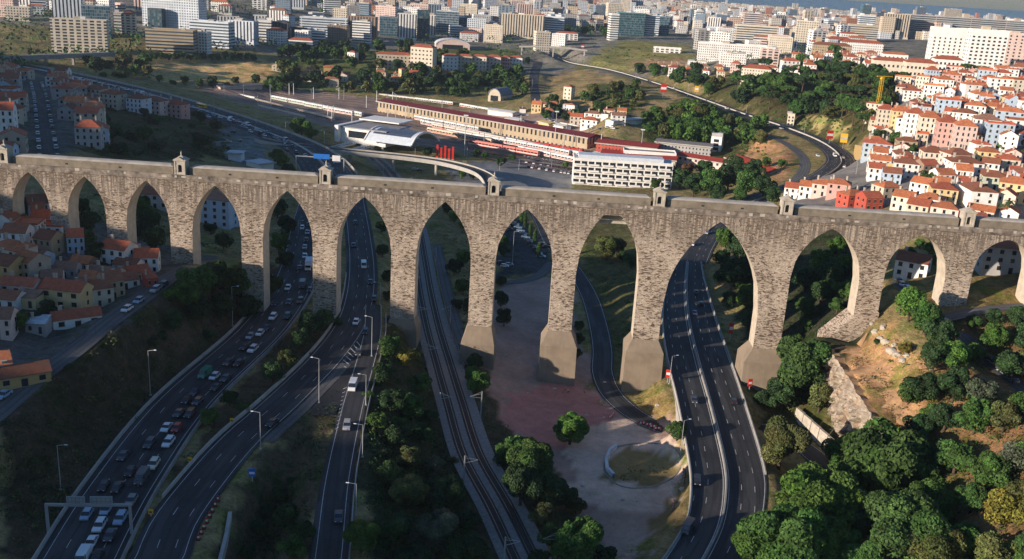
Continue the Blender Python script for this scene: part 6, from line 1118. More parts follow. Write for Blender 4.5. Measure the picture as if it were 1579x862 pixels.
def bus_proto():
    root = empty('bus'); o = MB(); o.box(-5.8, 5.8, -1.25, 1.25, .35, 1.3); o.box(-5.8, 5.8, -1.2, 1.2, 2.35, 3.0, ty=.1); 
    for x in np.linspace(-5.7, 5.7, 8): o.box(x - .08, x + .08, -1.24, 1.24, 1.3, 2.35)
    o.build('body', 'car_paint', root); q = MB(); q.box(-5.78, 5.78, -1.2, 1.2, 1.302, 2.348); q.build('windows', 'dark_glass', root)
    for x in (3.6, -3.4):
        for s in (-1, 1): q = MB(); q.tube((x, s * .95, .45), (x, s * 1.27, .45), .45, n=12); q.build('wheel', 'black_rubber', root)
    return root
CP['bus'] = bus_proto()
CC = {'white': (.75, .76, .78), 'silver': (.38, .39, .41), 'black': (.015, .015, .018), 'dark grey': (.06, .063, .07), 'dark blue': (.02, .035, .09), 'red': (.35, .02, .02), 'green': (.03, .22, .14), 'cream': (.68, .62, .48), 'yellow': (.75, .42, .02), 'light blue': (.30, .42, .55), 'grey': (.2, .2, .21)}
CO = [k for k in ROADS]
CW2 = {'saloon': 'saloon car', 'hatchback': 'hatchback', 'estate': 'estate car', 'van': 'van', 'truck': 'box truck', 'bus': 'bus'}
rv = random.Random(4)
def vehicle(P, ang, kind, col, group, extra=''):
    o = copy_tree(CP[kind], loc=(float(P[0]), float(P[1]), float(P[2])), rz=ang, scale=(1, 1, 1), color={'body': CC[col], 'cab': CC[col], 'cargo_panel': CC[col]})
    note(o, f"{col} {CW2[kind]}{extra}", {'van': 'van', 'truck': 'truck', 'bus': 'bus'}.get(kind, 'car'), group); return o
def on_road(px, py, road, col, kind=None, toward=True, group='', extra=''):
    R_ = ROADS[road]; s = s_at(R_, px, py); z = float(np.interp(s, np.r_[0, np.cumsum(np.linalg.norm(np.diff(R_[:, :3], axis=0), axis=1))], R_[:, 2])); P = at(px, py, z + .05); q, a = frame(R_, s)
    d = np.array([math.cos(a), math.sin(a)]); tw = d[1] < 0
    if tw != toward: a += math.pi
    off = (P[0] - q[0]) * math.sin(a) - (P[1] - q[1]) * math.cos(a); lim = 7.2 if 'motorway' in road else 3
    kind = kind or rv.choice(['saloon', 'hatchback', 'estate', 'hatchback']); return vehicle(P, a + rv.uniform(-.02, .02), kind, col, group, extra)
W_, D_, G_, K_ = 'white', 'dark grey', 'grey', 'black'
for px, py, c_, k in [(186, 803, 'light blue', 'estate'), (154, 814, W_, 'estate'), (141, 840, W_, 'saloon'), (128, 866, W_, 'van'), (134, 797, 'light blue', 'hatchback'), (164, 789, 'light blue', 'hatchback'), (170, 829, D_, 'saloon'), (150, 862, K_, 'saloon'), (237, 719, 'cream', 'estate'), (260, 685, W_, 'estate'), (257, 662, W_, 'saloon'), (273, 663, 'red', 'hatchback'), (231, 687, D_, 'estate'), (219, 741, D_, 'van'), (190, 706, D_, 'saloon'), (201, 731, K_, 'hatchback'), (181, 755, K_, 'saloon'), (160, 754, K_, 'hatchback'), (203, 775, G_, 'hatchback'), (276, 640, D_, 'saloon'), (293, 641, K_, 'estate'), (288, 620, K_, 'hatchback'), (305, 622, D_, 'hatchback'), (316, 580, 'green', 'van'), (331, 583, W_, 'hatchback'), (348, 586, D_, 'saloon'), (333, 600, K_, 'saloon'), (300, 608, 'dark blue', 'saloon'), (352, 562, D_, 'hatchback'), (368, 563, K_, 'hatchback'), (390, 541, W_, 'estate'), (377, 538, K_, 'saloon'), (401, 516, W_, 'hatchback'), (386, 521, 'silver', 'hatchback'), (421, 491, W_, 'estate'), (443, 490, K_, 'estate'), (411, 508, 'dark blue', 'saloon'), (446, 468, D_, 'saloon'), (463, 466, D_, 'estate'), (424, 470, 'dark blue', 'hatchback'), (444, 446, W_, 'hatchback'), (466, 442, D_, 'van'), (478, 449, K_, 'saloon'), (476, 414, W_, 'truck'), (470, 397, W_, 'hatchback'), (462, 415, K_, 'saloon'), (470, 383, 'silver', 'saloon'), (472, 372, K_, 'saloon'), (474, 360, 'silver', 'saloon'), (476, 348, K_, 'saloon'), (466, 353, W_, 'hatchback'), (480, 335, 'silver', 'saloon'), (481, 322, K_, 'saloon')]:
    on_road(px, py, 'motorway_jam', c_, k, True, 'vehicles in the motorway queue')
for i in range(64):
    px = 95 + i * 5.9 + rv.uniform(-2, 2); R_ = ROADS['motorway_jam']; q = proj(R_[:, :3]); sel = np.where(q[1] < 245)[0]; j = sel[np.argmin(np.abs(q[0][sel] - px))]; s = float(np.r_[0, np.cumsum(np.linalg.norm(np.diff(R_[:, :3], axis=0), axis=1))][j]); P, a = frame(R_, s, rv.choice([-4.8, -1.6, 1.6, 4.8]))
    if math.sin(a) > 0: a += math.pi
    vehicle(P + np.array([0, 0, .05]), a, rv.choice(['saloon', 'hatchback', 'estate', 'van', 'hatchback']), rv.choice([W_, W_, 'silver', W_, K_, D_, 'red', 'light blue']), 'vehicles in the far motorway queue')
on_road(311, 166, 'motorway_jam', 'yellow', 'bus', True, 'vehicles in the far motorway queue')
for px, py, c_, k in [(561, 412, W_, 'van'), (571, 437, K_, 'saloon'), (577, 463, K_, 'hatchback'), (549, 499, W_, 'hatchback'), (420, 655, K_, 'saloon'), (545, 380, 'dark blue', 'saloon'), (548, 345, K_, 'hatchback')]: on_road(px, py, 'motorway_slip', c_, k, True, 'vehicles on the curving slip road')
for px, py, c_, k in [(553, 546, D_, 'saloon'), (563, 514, K_, 'hatchback'), (544, 599, W_, 'van'), (535, 659, 'silver', 'estate'), (522, 800, D_, 'saloon')]: on_road(px, py, 'exit_road', c_, k, True, 'vehicles on the exit road')
for px, py, c_, k, tw in [(1070, 619, D_, 'saloon', 1), (1131, 621, K_, 'hatchback', 0), (1075, 744, K_, 'estate', 1), (1060, 818, D_, 'van', 1), (1073, 452, K_, 'saloon', 0), (1081, 470, K_, 'hatchback', 0), (1071, 484, 'dark blue', 'saloon', 0)]: on_road(px, py, 'motorway_right', c_, k, bool(tw), 'vehicles on the wide motorway')
for px, py, c_, k, tw in [(1068, 378, W_, 'hatchback', 1), (1090, 360, 'silver', 'saloon', 1), (1287, 241, W_, 'van', 1), (1261, 241, W_, 'hatchback', 1), (1302, 258, W_, 'hatchback', 0), (1300, 244, 'silver', 'saloon', 0), (1259, 260, D_, 'saloon', 1), (1183, 191, W_, 'hatchback', 1), (1205, 199, 'silver', 'saloon', 1), (1120, 168, W_, 'saloon', 0), (1040, 138, 'silver', 'van', 1), (985, 120, W_, 'saloon', 0), (960, 113, W_, 'hatchback', 1), (905, 101, 'silver', 'saloon', 0), (1225, 208, K_, 'saloon', 0), (1000, 126, K_, 'saloon', 1)]: on_road(px, py, 'motorway_bend', c_, k, bool(tw), 'vehicles on the far motorway bend')
def parked(px, py, ang, col, kind, group, tmin=0): P = G(px, py, tmin); vehicle(P + np.array([0, 0, .12]), ang, kind, col, group)
for px, py, c_, k in [(196, 479, W_, 'hatchback'), (214, 466, 'light blue', 'hatchback'), (240, 449, 'silver', 'estate'), (252, 441, D_, 'hatchback'), (43, 580, G_, 'hatchback'), (6, 612, 'light blue', 'saloon')]: on_road(px, py, 'cottage_street', c_, k, True, 'cars parked on the cottage street')
for i, (px, py) in enumerate([(1391, 441), (1398, 446), (1386, 436), (1452, 497), (1527, 556), (1534, 562), (1541, 570), (1548, 577), (1420, 468), (1560, 588)]): on_road(px, py, 'side_street_right', [W_, 'light blue', D_, 'silver', K_, W_, D_, 'silver', W_, D_][i], None, i % 2 == 0, 'cars on the hillside lane')
for i in range(34):
    R_ = ROADS['steep_street']; s = 6 + (i // 2) * (length(R_) - 12) / 17; P, a = frame(R_, s, 3.5 if i % 2 else -3.5); vehicle(P + np.array([0, 0, .05]), a + (math.pi if i % 3 else 0), rv.choice(['saloon', 'hatchback', 'estate']), rv.choice([W_, 'silver', 'silver', D_, K_, 'light blue']), 'cars parked along the steep street')
for i in range(11): parked(795 + i * 3.9, 347 + i * 5.0, R(-12), rv.choice(['silver', 'light blue', K_, D_, 'dark blue']), rv.choice(['saloon', 'hatchback', 'estate']), 'cars in the shaded car park', 315)
for i, (px, py) in enumerate([(776, 352), (781, 350), (786, 349), (778, 356), (785, 355), (772, 407), (778, 412), (785, 410), (766, 385), (836, 378), (842, 382)]): parked(px, py, R(20 * (i % 3)), rv.choice([W_, 'silver', D_, K_]), 'hatchback', 'cars in the shaded car park', 315)
for r_ in range(4):
    for i in range(12): parked(806 + i * 5.6 + r_ * 3, 236 + r_ * 7.5 + i * .9, R(80), rv.choice([W_, 'silver', D_, K_, 'dark blue', W_]), rv.choice(['saloon', 'hatchback']), 'cars in the car park by the depot', 400)
for i, (px, py) in enumerate([(848, 187), (858, 189), (905, 198), (915, 199), (925, 200), (935, 197), (945, 199), (900, 192), (1050, 98), (1060, 101), (1068, 98), (352, 220), (371, 219), (360, 205), (505, 256), (520, 252), (640, 262), (648, 264)]): parked(px, py, rv.uniform(0, 3), rv.choice([W_, 'silver', D_]), 'hatchback', 'cars parked around the yard', 400)
for k_ in CP: remove_tree(CP[k_])
# trains in the yard
def train(px0, py0, px1, py1, body, stripe, desc, z=8.2, h=3.7):
    a, b_ = at(px0, py0, z), at(px1, py1, z); d = b_ - a; Lt = float(np.linalg.norm(d[:2])); ang = math.atan2(d[1], d[0]); n = max(1, int(Lt / 23)); root = empty('train', tuple(a), ang)
    for i in range(n):
        c_ = MB(); x = i * Lt / n; x1 = x + Lt / n - .8; c_.box(x, x1, -1.4, 1.4, .5, 1.5); c_.box(x, x1, -1.4, 1.4, 2.4, h, ty=.25); c_.box(x + .3, x1 - .3, -1.1, 1.1, .1, .5)
        for k in range(11): xx = x + .2 + (x1 - x - .4) * k / 10; c_.box(xx - .22, xx + .22, -1.39, 1.39, 1.5, 2.4)
        o = c_.build('carriage', 'painted_wall', root, col=body); g = MB(); g.box(x + .05, x1 - .05, -1.35, 1.35, 1.502, 2.398); g.build('windows', 'dark_glass', o); s = MB(); s.box(x - .01, x1 + .01, -1.43, 1.43, .7, 1.15); s.build('stripe', 'painted_wall', o, col=stripe)
    note(root, desc, 'train', 'trains in the railway yard'); THINGS[-1].append('fixed')
RED_, WH_, CR_ = (.42, .04, .03), (.66, .64, .6), (.6, .48, .36)
train(395, 158, 515, 188, CR_, RED_, 'cream and red train nearest the dark motorway, left of the station'); train(420, 153, 500, 168, WH_, (.1, .3, .15), 'short white and green train in the open yard'); train(470, 163, 560, 180, WH_, (.1, .3, .12), 'white train with green stripe ending at the station hall'); train(330, 143, 395, 156, WH_, RED_, 'pale train with red stripe at the far yard end'); train(650, 191, 800, 222, WH_, RED_, 'white and red train in front of the long red-roofed shed'); train(690, 206, 905, 243, WH_, RED_, 'long white and red train, middle track between shed and road'); train(724, 222, 832, 241, (.6, .2, .16), WH_, 'red train nearest the viaduct beside small trees'); train(668, 197, 780, 219, (.62, .5, .42), RED_, 'rusty cream train on the second track before the shed'); train(800, 222, 900, 238, RED_, WH_, 'dark red train end standing below the shed corner'); train(590, 150, 700, 163, WH_, RED_, 'pale train running behind the red shed roof'); train(710, 165, 830, 186, WH_, RED_, 'second pale train behind the red shed roof, nearer the white yard sheds')

for i, (x0, y0, x1, y1, b_, s_) in enumerate([(400, 168, 470, 185, CR_, RED_), (500, 170, 545, 178, WH_, RED_), (660, 203, 760, 222, CR_, RED_), (760, 214, 880, 240, WH_, RED_), (800, 232, 905, 254, WH_, RED_), (640, 184, 740, 203, WH_, RED_), (585, 150, 640, 156, (.6, .58, .5), WH_), (840, 190, 915, 205, WH_, RED_)]):
    train(x0, y0, x1, y1, b_, s_, ['cream train parked behind the concrete parapet of the dark motorway', 'short white train left of the station roof', 'cream and red train close behind the viaduct', 'white train passing below the long shed', 'white train nearest the car park by the depot', 'white train hugging the side of the long shed', 'short drab train at the far end of the shed', 'white train beyond the shed end by the yard sheds'][i])
# ------------------------------------------------------------------ railway yard, station, viaduct, depot
n_tr = 15
for i in range(n_tr):
    f = i / (n_tr - 1); L0 = [np.array(at(*p, 8.05)) for p in ((300, 149), (420, 172), (560, 204), (720, 236), (900, 264))]; L1 = [np.array(at(*p, 8.05)) for p in ((420, 139), (500, 147), (620, 157), (760, 182), (925, 214))]
    P = catmull(np.array([list(a * (1 - f) + b_ * f) + [1.3] for a, b_ in zip(L0, L1)]), 8); P[:, 2] = [max(z1(x, y) + .12, 7.0) for x, y in P[:, :2]]; o = ribbon(P, -1.3, 1.3, .03, '', ''); struct(o.build('railway_bed', 'yard_ballast'))
    m_ = MB()
    for q in (-.72, .72): o = ribbon(P, q - .12, q + .12, .16, '', ''); n = len(m_.v); m_.v += o.v; m_.f += [tuple(k + n for k in fc) for fc in o.f]; m_.mi += o.mi
    struct(m_.build('rail_track', 'rail_steel'))
def long_shed(p0, p1, wd, eave, rise, wall, roofm, rcol, desc, name='railway_shed', cat='railway shed', z=None, wmat='facade_fins'):
    a, b_ = G(*p0, 330), G(*p1, 330); z = min(a[2], b_[2]) if z is None else z; d = b_ - a; Lt = float(np.linalg.norm(d[:2])); ang = math.atan2(d[1], d[0]); root = empty(name, (float(a[0]), float(a[1]), float(z)), ang)
    o = MB(); o.box(0, Lt, 0, wd, -4, eave); w = o.build('wall', wmat, root, col=wall); r = MB(); e = 1.0
    for s, ya, yb in ((1, -e, wd / 2), (-1, wd + e, wd / 2)): q = [(-e, ya, eave + .05), (Lt + e, ya, eave + .05), (Lt + e, yb, eave + rise), (-e, yb, eave + rise)]; r.quad(*q[::s]); 
    r.poly([(-e, wd + e, eave + .05), (-e, -e, eave + .05), (-e, wd / 2, eave + rise)]); r.poly([(Lt + e, -e, eave + .05), (Lt + e, wd + e, eave + .05), (Lt + e, wd / 2, eave + rise)]); r.build('roof', roofm, root, col=rcol)
    g = MB(); g.box(-e - .05, Lt + e + .05, -e - .35, -e - .01, eave - .5, eave + .4); g.build('gutter', 'pale_concrete', root); note(root, desc, cat); THINGS[-1].append('fixed'); return root, Lt
DR = (.16, .025, .03)
long_shed((582, 172), (905, 230), 20, 8.5, 2.2, CW['tan'], 'roof_sheet', DR, 'very long railway shed with dark red roof and cream columned side', z=8)
long_shed((926, 252), (1040, 262), 22, 7, 2, CW['cream'], 'roof_sheet', (.36, .04, .03), 'broad depot hall with bright red roof behind the long hotel', 'depot_hall', 'depot', wmat='facade_small'); long_shed((918, 236), (1010, 246), 26, 8, 1.5, CW['red'], 'roof_sheet', (.33, .04, .03), 'red-roofed depot hall nearest the train tracks', 'depot_hall', 'depot', wmat='facade_small'); long_shed((1040, 252), (1118, 262), 16, 6, 2, CW['rose'], 'roof_sheet', (.36, .05, .03), 'long depot wing with red roof and rose buttressed wall', 'depot_hall', 'depot', wmat='facade_fins'); long_shed((1118, 256), (1180, 268), 18, 6, 2.5, CW['brown'], 'roof_sheet', (.38, .05, .03), 'red-roofed depot wing at the foot of the orange bank', 'depot_hall', 'depot', wmat='facade_small'); long_shed((1010, 232), (1095, 241), 18, 7, 1.2, CW['grey'], 'roof_sheet', (.22, .2, .19), 'grey flat depot hall below the green bank', 'depot_hall', 'depot', wmat='facade_small')
for p0, p1, w_, c_, rc_, d_ in [((752, 176), (790, 180), 10, 'white', (.6, .6, .6), 'white yard shed with pale roof above the red shed roof'), ((780, 190), (800, 192), 8, 'bluish white', (.6, .62, .65), 'small bluish yard shed'), ((830, 195), (846, 199), 8, 'yellow', (.5, .4, .15), 'small yellow and orange yard shed beside the red shed end'), ((848, 197), (868, 203), 9, 'white', (.62, .6, .55), 'white yard shed with pale roof at the red shed end'), ((912, 246), (922, 248), 10, 'white', (.6, .6, .6), 'white cube hut between trains and depot'), ((945, 196), (990, 190), 8, 'white', (.55, .58, .6), 'low whitish tent-like shelter by the yard street'), ((340, 138), (405, 138), 10, 'rose', (.2, .18, .18), 'long low rose shed with dark roof at the field edge')]: long_shed(p0, p1, w_, 4.5, 1.2, CW[c_], 'roof_sheet', rc_, d_, 'yard_shed', 'shed', wmat='painted_wall')
# station hall
P0 = G(575, 232, 400); D0 = P0[1]; st = empty('railway_station', (float(P0[0]), float(P0[1]), 8.0), R(-22)); mpx = D0 / FPX
def bx(nm, mat, *a, col=None, par=None, **k): q = MB(); q.box(*a, **k); return q.build(nm, mat, par or st, col=col)
bx('concourse', 'painted_wall', -26, 10, 0, 34, 3.5, 14, col=CW['white']); bx('concourse_glazing', 'dark_glass', -20, 6, -.15, -.0, 7.5, 12.2); bx('flat_roof', 'roof_sheet', -27, 11, -1, 35, 14.003, 14.7, col=(.3, .3, .32)); bx('side_wall', 'painted_wall', -29, -26.01, -4, 40, 0, 15.5, col=CW['white'])
for x in (-24, -16, -8, 0, 8): bx('support', 'pale_concrete', x - .8, x + .8, -.8, .8, -4, 3.49)
bx('canopy', 'painted_wall', -25, 8, 22, 44, 17, 17.8, col=CW['white'])
va = MB(); vb = MB(); nn_ = 22; X0v, X1v = -2, 34
def vf(t): return (-8 + 42 * t, 7 + 8.5 * math.sin(math.pi * (t * .88 + .12)) ** .9 - (2.2 * (1 - t / .15) if t < .15 else 0))
for i in range(nn_):
    (ya, za_), (yb, zb_) = vf(i / nn_), vf((i + 1) / nn_); tgt = va if 3 <= i <= 12 else vb; e_ = 1.4 if tgt is va else 0
    if tgt is va:
        tgt.quad((X0v + 3, ya, za_), (X1v - 3, ya, za_), (X1v - 3, yb, zb_), (X0v + 3, yb, zb_))
        vb.quad((X0v, ya, za_), (X0v + 3, ya, za_), (X0v + 3, yb, zb_), (X0v, yb, zb_)); vb.quad((X1v - 3, ya, za_), (X1v, ya, za_), (X1v, yb, zb_), (X1v - 3, yb, zb_))
    else: tgt.quad((X0v, ya, za_), (X1v, ya, za_), (X1v, yb, zb_), (X0v, yb, zb_))
for x in (X0v - .8, X1v):
    vc = MB()
    for i in range(nn_): (ya, za_), (yb, zb_) = vf(i / nn_), vf((i + 1) / nn_); vc.quad((x, ya, za_ + .7), (x + .8, ya, za_ + .7), (x + .8, yb, zb_ + .7), (x, yb, zb_ + .7)); vc.quad((x, ya, za_ - .8), (x, ya, za_ + .7), (x, yb, zb_ + .7), (x, yb, zb_ - .8)); vc.quad((x + .8, ya, za_ - .8), (x + .8, yb, zb_ - .8), (x + .8, yb, zb_ + .7), (x + .8, ya, za_ + .7))
    vc.build('vault_rim', 'painted_wall', st, col=CW['white'], weld=True)
mt, t, b = nodes_of('solar_panels'); w_ = N(t, 'TexWave'); w_.bands_direction = 'Y'; w_.inputs['Scale'].default_value = .3; lk(t, coords(t, 'Object'), w_.inputs['Vector']); lk(t, mix(t, ramp(t, w_.outputs['Fac'], [(.85, 0.), (.95, 1.)]), (.03, .045, .085), (.25, .28, .33)), b.inputs['Base Color']); b.inputs['Roughness'].default_value = .3
va.build('solar_roof', 'solar_panels', st); vb.build('vault_shell', 'painted_wall', st, col=CW['bluish white'], weld=True)
for s in range(2):
    x0 = -16 + s * 15; q = MB(); L0 = 46
    for k in range(14): y = -4 - k * L0 / 14; q.box(x0 - 2.6, x0 + 2.6, y - .35, y + .35, 4.6 - k * .12, 4.9 - k * .12)
    for sx in (-2.9, 2.6): q.box(x0 + sx, x0 + sx + .35, -4 - L0, -1, 3.2, 4.2)
    q.build('platform_canopy', 'painted_wall', st, col=CW['white']); bx('platform', 'pale_concrete', x0 - 3.4, x0 + 3.4, -6 - L0, 0, -3, .9)
note(st, 'white railway station with blue arched solar roof and stepped platform canopies', 'railway station'); THINGS[-1].append('fixed')
# viaduct road in front of the station
VP = np.array([list(at(a, b_, z)) + [4.6] for a, b_, z in ((398, 214, 22), (430, 221, 20.5), (490, 228, 19), (560, 235, 18), (630, 242, 17), (685, 250, 16), (728, 261, 14.5), (750, 272, 12), (760, 286, 9), (758, 300, 6))]); VP = resample(catmull(VP, 12), 4)
vr = empty('viaduct', (0, 0, 0)); dk = ribbon(VP, -4.6, 4.6, 0, '', ''); dk.build('deck', 'worn_asphalt', vr)
for s in (-1, 1):
    o = MB(); T_ = np.gradient(VP[:, :2], axis=0); T_ /= np.linalg.norm(T_, axis=1, keepdims=True); n_v = np.stack([T_[:, 1], -T_[:, 0]], 1)
    for i in range(len(VP)):
        for k, z in ((4.6, .9), (5.0, .9), (5.0, -1.5), (3.2, -1.7)): o.v.append((VP[i, 0] + n_v[i, 0] * s * k, VP[i, 1] + n_v[i, 1] * s * k, VP[i, 2] + z))
    for i in range(len(VP) - 1):
        for k in range(3): o.f.append((4 * i + k, 4 * i + k + 1, 4 * i + 5 + k, 4 * i + 4 + k)); o.mi.append(0)
    o.build('parapet', 'pale_concrete', vr)
for i in range(8, len(VP) - 10, 7):
    zg = z1(VP[i, 0], VP[i, 1]) - 1
    if VP[i, 2] - zg > 4: q = MB(); q.tube((VP[i, 0], VP[i, 1], zg), (VP[i, 0], VP[i, 1], VP[i, 2] - .3), 1.0, n=10); q.build('pillar', 'pale_concrete', vr)
vr['category'] = 'viaduct'; vr['label'] = 'slim concrete road viaduct sweeping across the tracks in front of the white station'
for k in range(5):
    P = G(674 + k * 6, 243 + k * .8, 400); q = MB(); q.box(-.7, .7, -.3, .3, -.5, 9 - (k % 2) * 1.5); q.box(-.9, .9, -.45, .45, -.5, .3, 1); o = q.build('red_pylon_sign', ['red_plastic', 'pale_concrete']); o.location = P; note(o, 'tall red upright panel beside the station approach', 'sign', 'row of red upright panels by the station')
# white sweeping forecourt kerbs and sheds left of the viaduct
for p0, p1, w_, c_, rc_, d_ in [((400, 262), (422, 264), 12, 'white', (.55, .57, .6), 'white flat-roofed service building under the viaduct end'), ((352, 246), (372, 250), 8, 'bluish white', (.55, .57, .6), 'small pale shed among bushes left of the viaduct')]: long_shed(p0, p1, w_, 5, .3, CW[c_], 'roof_sheet', rc_, d_, 'service_building', 'service building', wmat='painted_wall')
# grey barrel-roofed barn, arched hall, footbridge, water tower, church bits
def vault(px, py, w, d, h, rot, colw, colr, name, desc, cat):
    P = G(px, py, 500); root = empty(name, tuple(float(v) for v in P), rot); o = MB(); n = 12; pts = [(w / 2 * math.cos(math.pi * i / n), h * .4 + h * .6 * math.sin(math.pi * i / n)) for i in range(n + 1)]
    o.poly([(w / 2, 0, -3)] + [(x, 0, z) for x, z in pts] + [(-w / 2, 0, -3)]); o.quad((-w / 2, 0, -3), (-w / 2, 0, h * .4), (-w / 2, d, h * .4), (-w / 2, d, -3)); o.quad((w / 2, 0, -3), (w / 2, d, -3), (w / 2, d, h * .4), (w / 2, 0, h * .4)); o.build('wall', 'painted_wall', root, col=colw)
    r = MB()
    for (xa, za_), (xb, zb_) in zip(pts[:-1], pts[1:]): r.quad((xa * 1.02, -.6, za_ + .3), (xa * 1.02, d + .5, za_ + .3), (xb * 1.02, d + .5, zb_ + .3), (xb * 1.02, -.6, zb_ + .3)); r.quad((xa * 1.02, -.6, za_ + .3), (xb * 1.02, -.6, zb_ + .3), (xb * .97, -.6, zb_ - .3), (xa * .97, -.6, za_ - .3))
    r.build('vaulted_roof', 'roof_sheet', root, col=colr); q = MB(); q.box(-w * .3, w * .3, -.1, .05, 0, h * .45); q.build('door', 'dark_glass', root); note(root, desc, cat); THINGS[-1].append('fixed')
vault(698, 76, 46, 30, 13, R(8), CW['rose'], (.6, .6, .62), 'sports_hall', 'white arched sports hall with rose base before the office row', 'sports hall'); vault(762, 156, 14, 26, 12, R(-25), CW['beige'], (.2, .22, .26), 'barn', 'grey barrel-roofed barn alone on the slope beyond the yard', 'barn')
P = G(1288, 56, 900); wt = MB(); wt.tube((0, 0, -3), (0, 0, 22), 5.2, n=20); o = wt.build('water_tower', 'painted_wall', smooth=False, col=CW['beige']); o.location = P; q = MB(); q.tube((0, 0, 22), (0, 0, 23.2), 5.9, n=20); q.build('rim', 'pale_limestone', o); note(o, 'round beige water tower above the stone church', 'water tower'); THINGS[-1].append('fixed')
A1, A2 = G(800, 84, 600), G(905, 86, 600); z_ = max(A1[2], A2[2]) + 7; fb = MB(); nv = 20
for i in range(nv):
    a, b_ = A1 + (A2 - A1) * i / nv, A1 + (A2 - A1) * (i + 1) / nv; za_, zb_ = z_ + 2 * math.sin(math.pi * i / nv), z_ + 2 * math.sin(math.pi * (i + 1) / nv); fb.quad((a[0], a[1], za_), (b_[0], b_[1], zb_), (b_[0], b_[1] + 3, zb_), (a[0], a[1] + 3, za_)); fb.quad((a[0], a[1], za_ - 1.4), (b_[0], b_[1], zb_ - 1.4), (b_[0], b_[1], zb_ + .9), (a[0], a[1], za_ + .9))
o = fb.build('footbridge', 'pale_concrete'); tag(o, 'thin pale arched footbridge over the far avenue', 'footbridge')
for f in (.04, .5, .96): p = A1 + (A2 - A1) * f; q = MB(); q.box(p[0] - .8, p[0] + .8, p[1] + .3, p[1] + 2.4, p[2] - 3, z_ + 2 * math.sin(math.pi * f) - 1.2); q.build('support', 'pale_concrete', o)
# overpass in the far left, dark in the shade
A1, A2 = at(-40, 90, 40), at(178, 82, 40); ov = MB(); d = A2 - A1; nrm_ = np.array([-d[1], d[0], 0]) / np.linalg.norm(d[:2]) * 14
ov.quad(A1, A2, A2 + nrm_, A1 + nrm_); e1, e2 = A1 - [0, 0, 3], A2 - [0, 0, 3]; ov.quad(e1, e2, A2 + [0, 0, .9], A1 + [0, 0, .9]); o = ov.build('overpass', 'kerb_concrete'); tag(o, 'dark motorway overpass below the cream balcony block', 'overpass')
for f in (.1, .3, .5, .7, .9): p = A1 + d * f + nrm_ * .4; q = MB(); q.box(p[0] - 1, p[0] + 1, p[1] - 1, p[1] + 1, z1(p[0], p[1]) - 1, p[2] - 2.9); q.build('support', 'kerb_concrete', o)
# retaining walls
def wall_px(pts, h, desc, matn='pale_concrete', col=None, tmin=0, th=.8, zb=-3, name='retaining_wall'):
    P = [G(a, b_, tmin) for a, b_ in pts]; P = np.array(P); o = MB()
    for a, b_ in zip(P[:-1], P[1:]):
        d = (b_ - a)[:2]; d = d / np.linalg.norm(d); n = np.array([-d[1], d[0], 0]) * th; za_, zb_ = np.array([0, 0, h]), np.array([0, 0, zb]); o.quad(a + zb_, b_ + zb_, b_ + za_, a + za_); o.quad(a + za_, b_ + za_, b_ + n + za_, a + n + za_); o.quad(b_ + n + zb_, a + n + zb_, a + n + za_, b_ + n + za_)
    ob = o.build(name, matn, col=col); tag(ob, desc, 'wall'); return ob
wall_px([(1316, 238), (1338, 246), (1342, 252)], 7, 'tall tan retaining wall at the corner of the hillside quarter above the motorway', 'painted_wall', CW['ochre'], 330); wall_px([(1344, 236), (1380, 242), (1418, 248)], 4.5, 'long white garden wall below the tall row houses', 'painted_wall', CW['white'], 330); wall_px([(1340, 258), (1375, 262), (1395, 268)], 3.5, 'ochre wall under the grassy terrace of the hillside quarter', 'painted_wall', CW['ochre'], 330)
# sunlit panelled wall beside the lower road
pa, pb = at(1222, 652, 0), at(1284, 706, 0); n = 5
rw_ = empty('retaining_wall', tuple(pa)); 
for i in range(n):
    a, b_ = (pb - pa) * (i + .03) / n, (pb - pa) * (i + .97) / n; q = MB(); th = np.array([.8, .35, 0]); hh_ = 5.2 - .15 * i; q.quad(a - [0, 0, 1], b_ - [0, 0, 1], b_ + [.5, .3, hh_], a + [.5, .3, hh_]); q.quad(a + [.5, .3, hh_], b_ + [.5, .3, hh_], b_ + th + [.5, .3, hh_], a + th + [.5, .3, hh_]); q.quad(b_ - [0, 0, 1], b_ + th - [0, 0, 1], b_ + th + [.5, .3, hh_], b_ + [.5, .3, hh_]); q.build('panel', 'pale_limestone', rw_)
tag(rw_, 'sunlit retaining wall of tall pale panels beside the lower road under the rock face', 'wall')
wall_run(RR, -1.0 * hw - .25, -.05, .5, 'retaining_wall', 'pale_concrete', 'pale abutment wall carrying the wide motorway beside the tall concrete-footed pier', 'wall', s0=s_at(RR, 1050, 700), s1=s_at(RR, 1032, 570), z0=-7)
o = wall_px([(948, 690), (938, 698), (932, 712), (934, 726), (944, 737)], 1.3, 'curved bluish white wall inside the dirt turning loop', 'painted_wall', CW['bluish white'])
wall_px([(352, 795), (346, 830), (338, 862), (334, 880)], 1.0, 'pale parapet wall beside the curving slip road, above the wooded hollow', 'pale_concrete', zb=-6)
# shaded platform with canopy frame beside the railway
put_ribbon('railway_bed', 'worn_asphalt', RW, 6.2, 10.5, .9, s0=s_at(RW, 690, 565), s1=s_at(RW, 645, 380)); 
o = ribbon(RW, 6.2, 6.25, .9, '', '', s0=s_at(RW, 690, 565), s1=s_at(RW, 645, 380)); n = len(o.v); o.v += [(x, y, z - 1.5) for x, y, z in o.v]; o.f += [(i, i + 2, i + 2 + n, i + n) for i in range(0, n - 2, 2)]; o.mi += [0] * len(range(0, n - 2, 2)); pl = o.build('platform_edge', 'pale_concrete'); tag(pl, 'pale platform edge running beside the railway through the arch', 'platform')
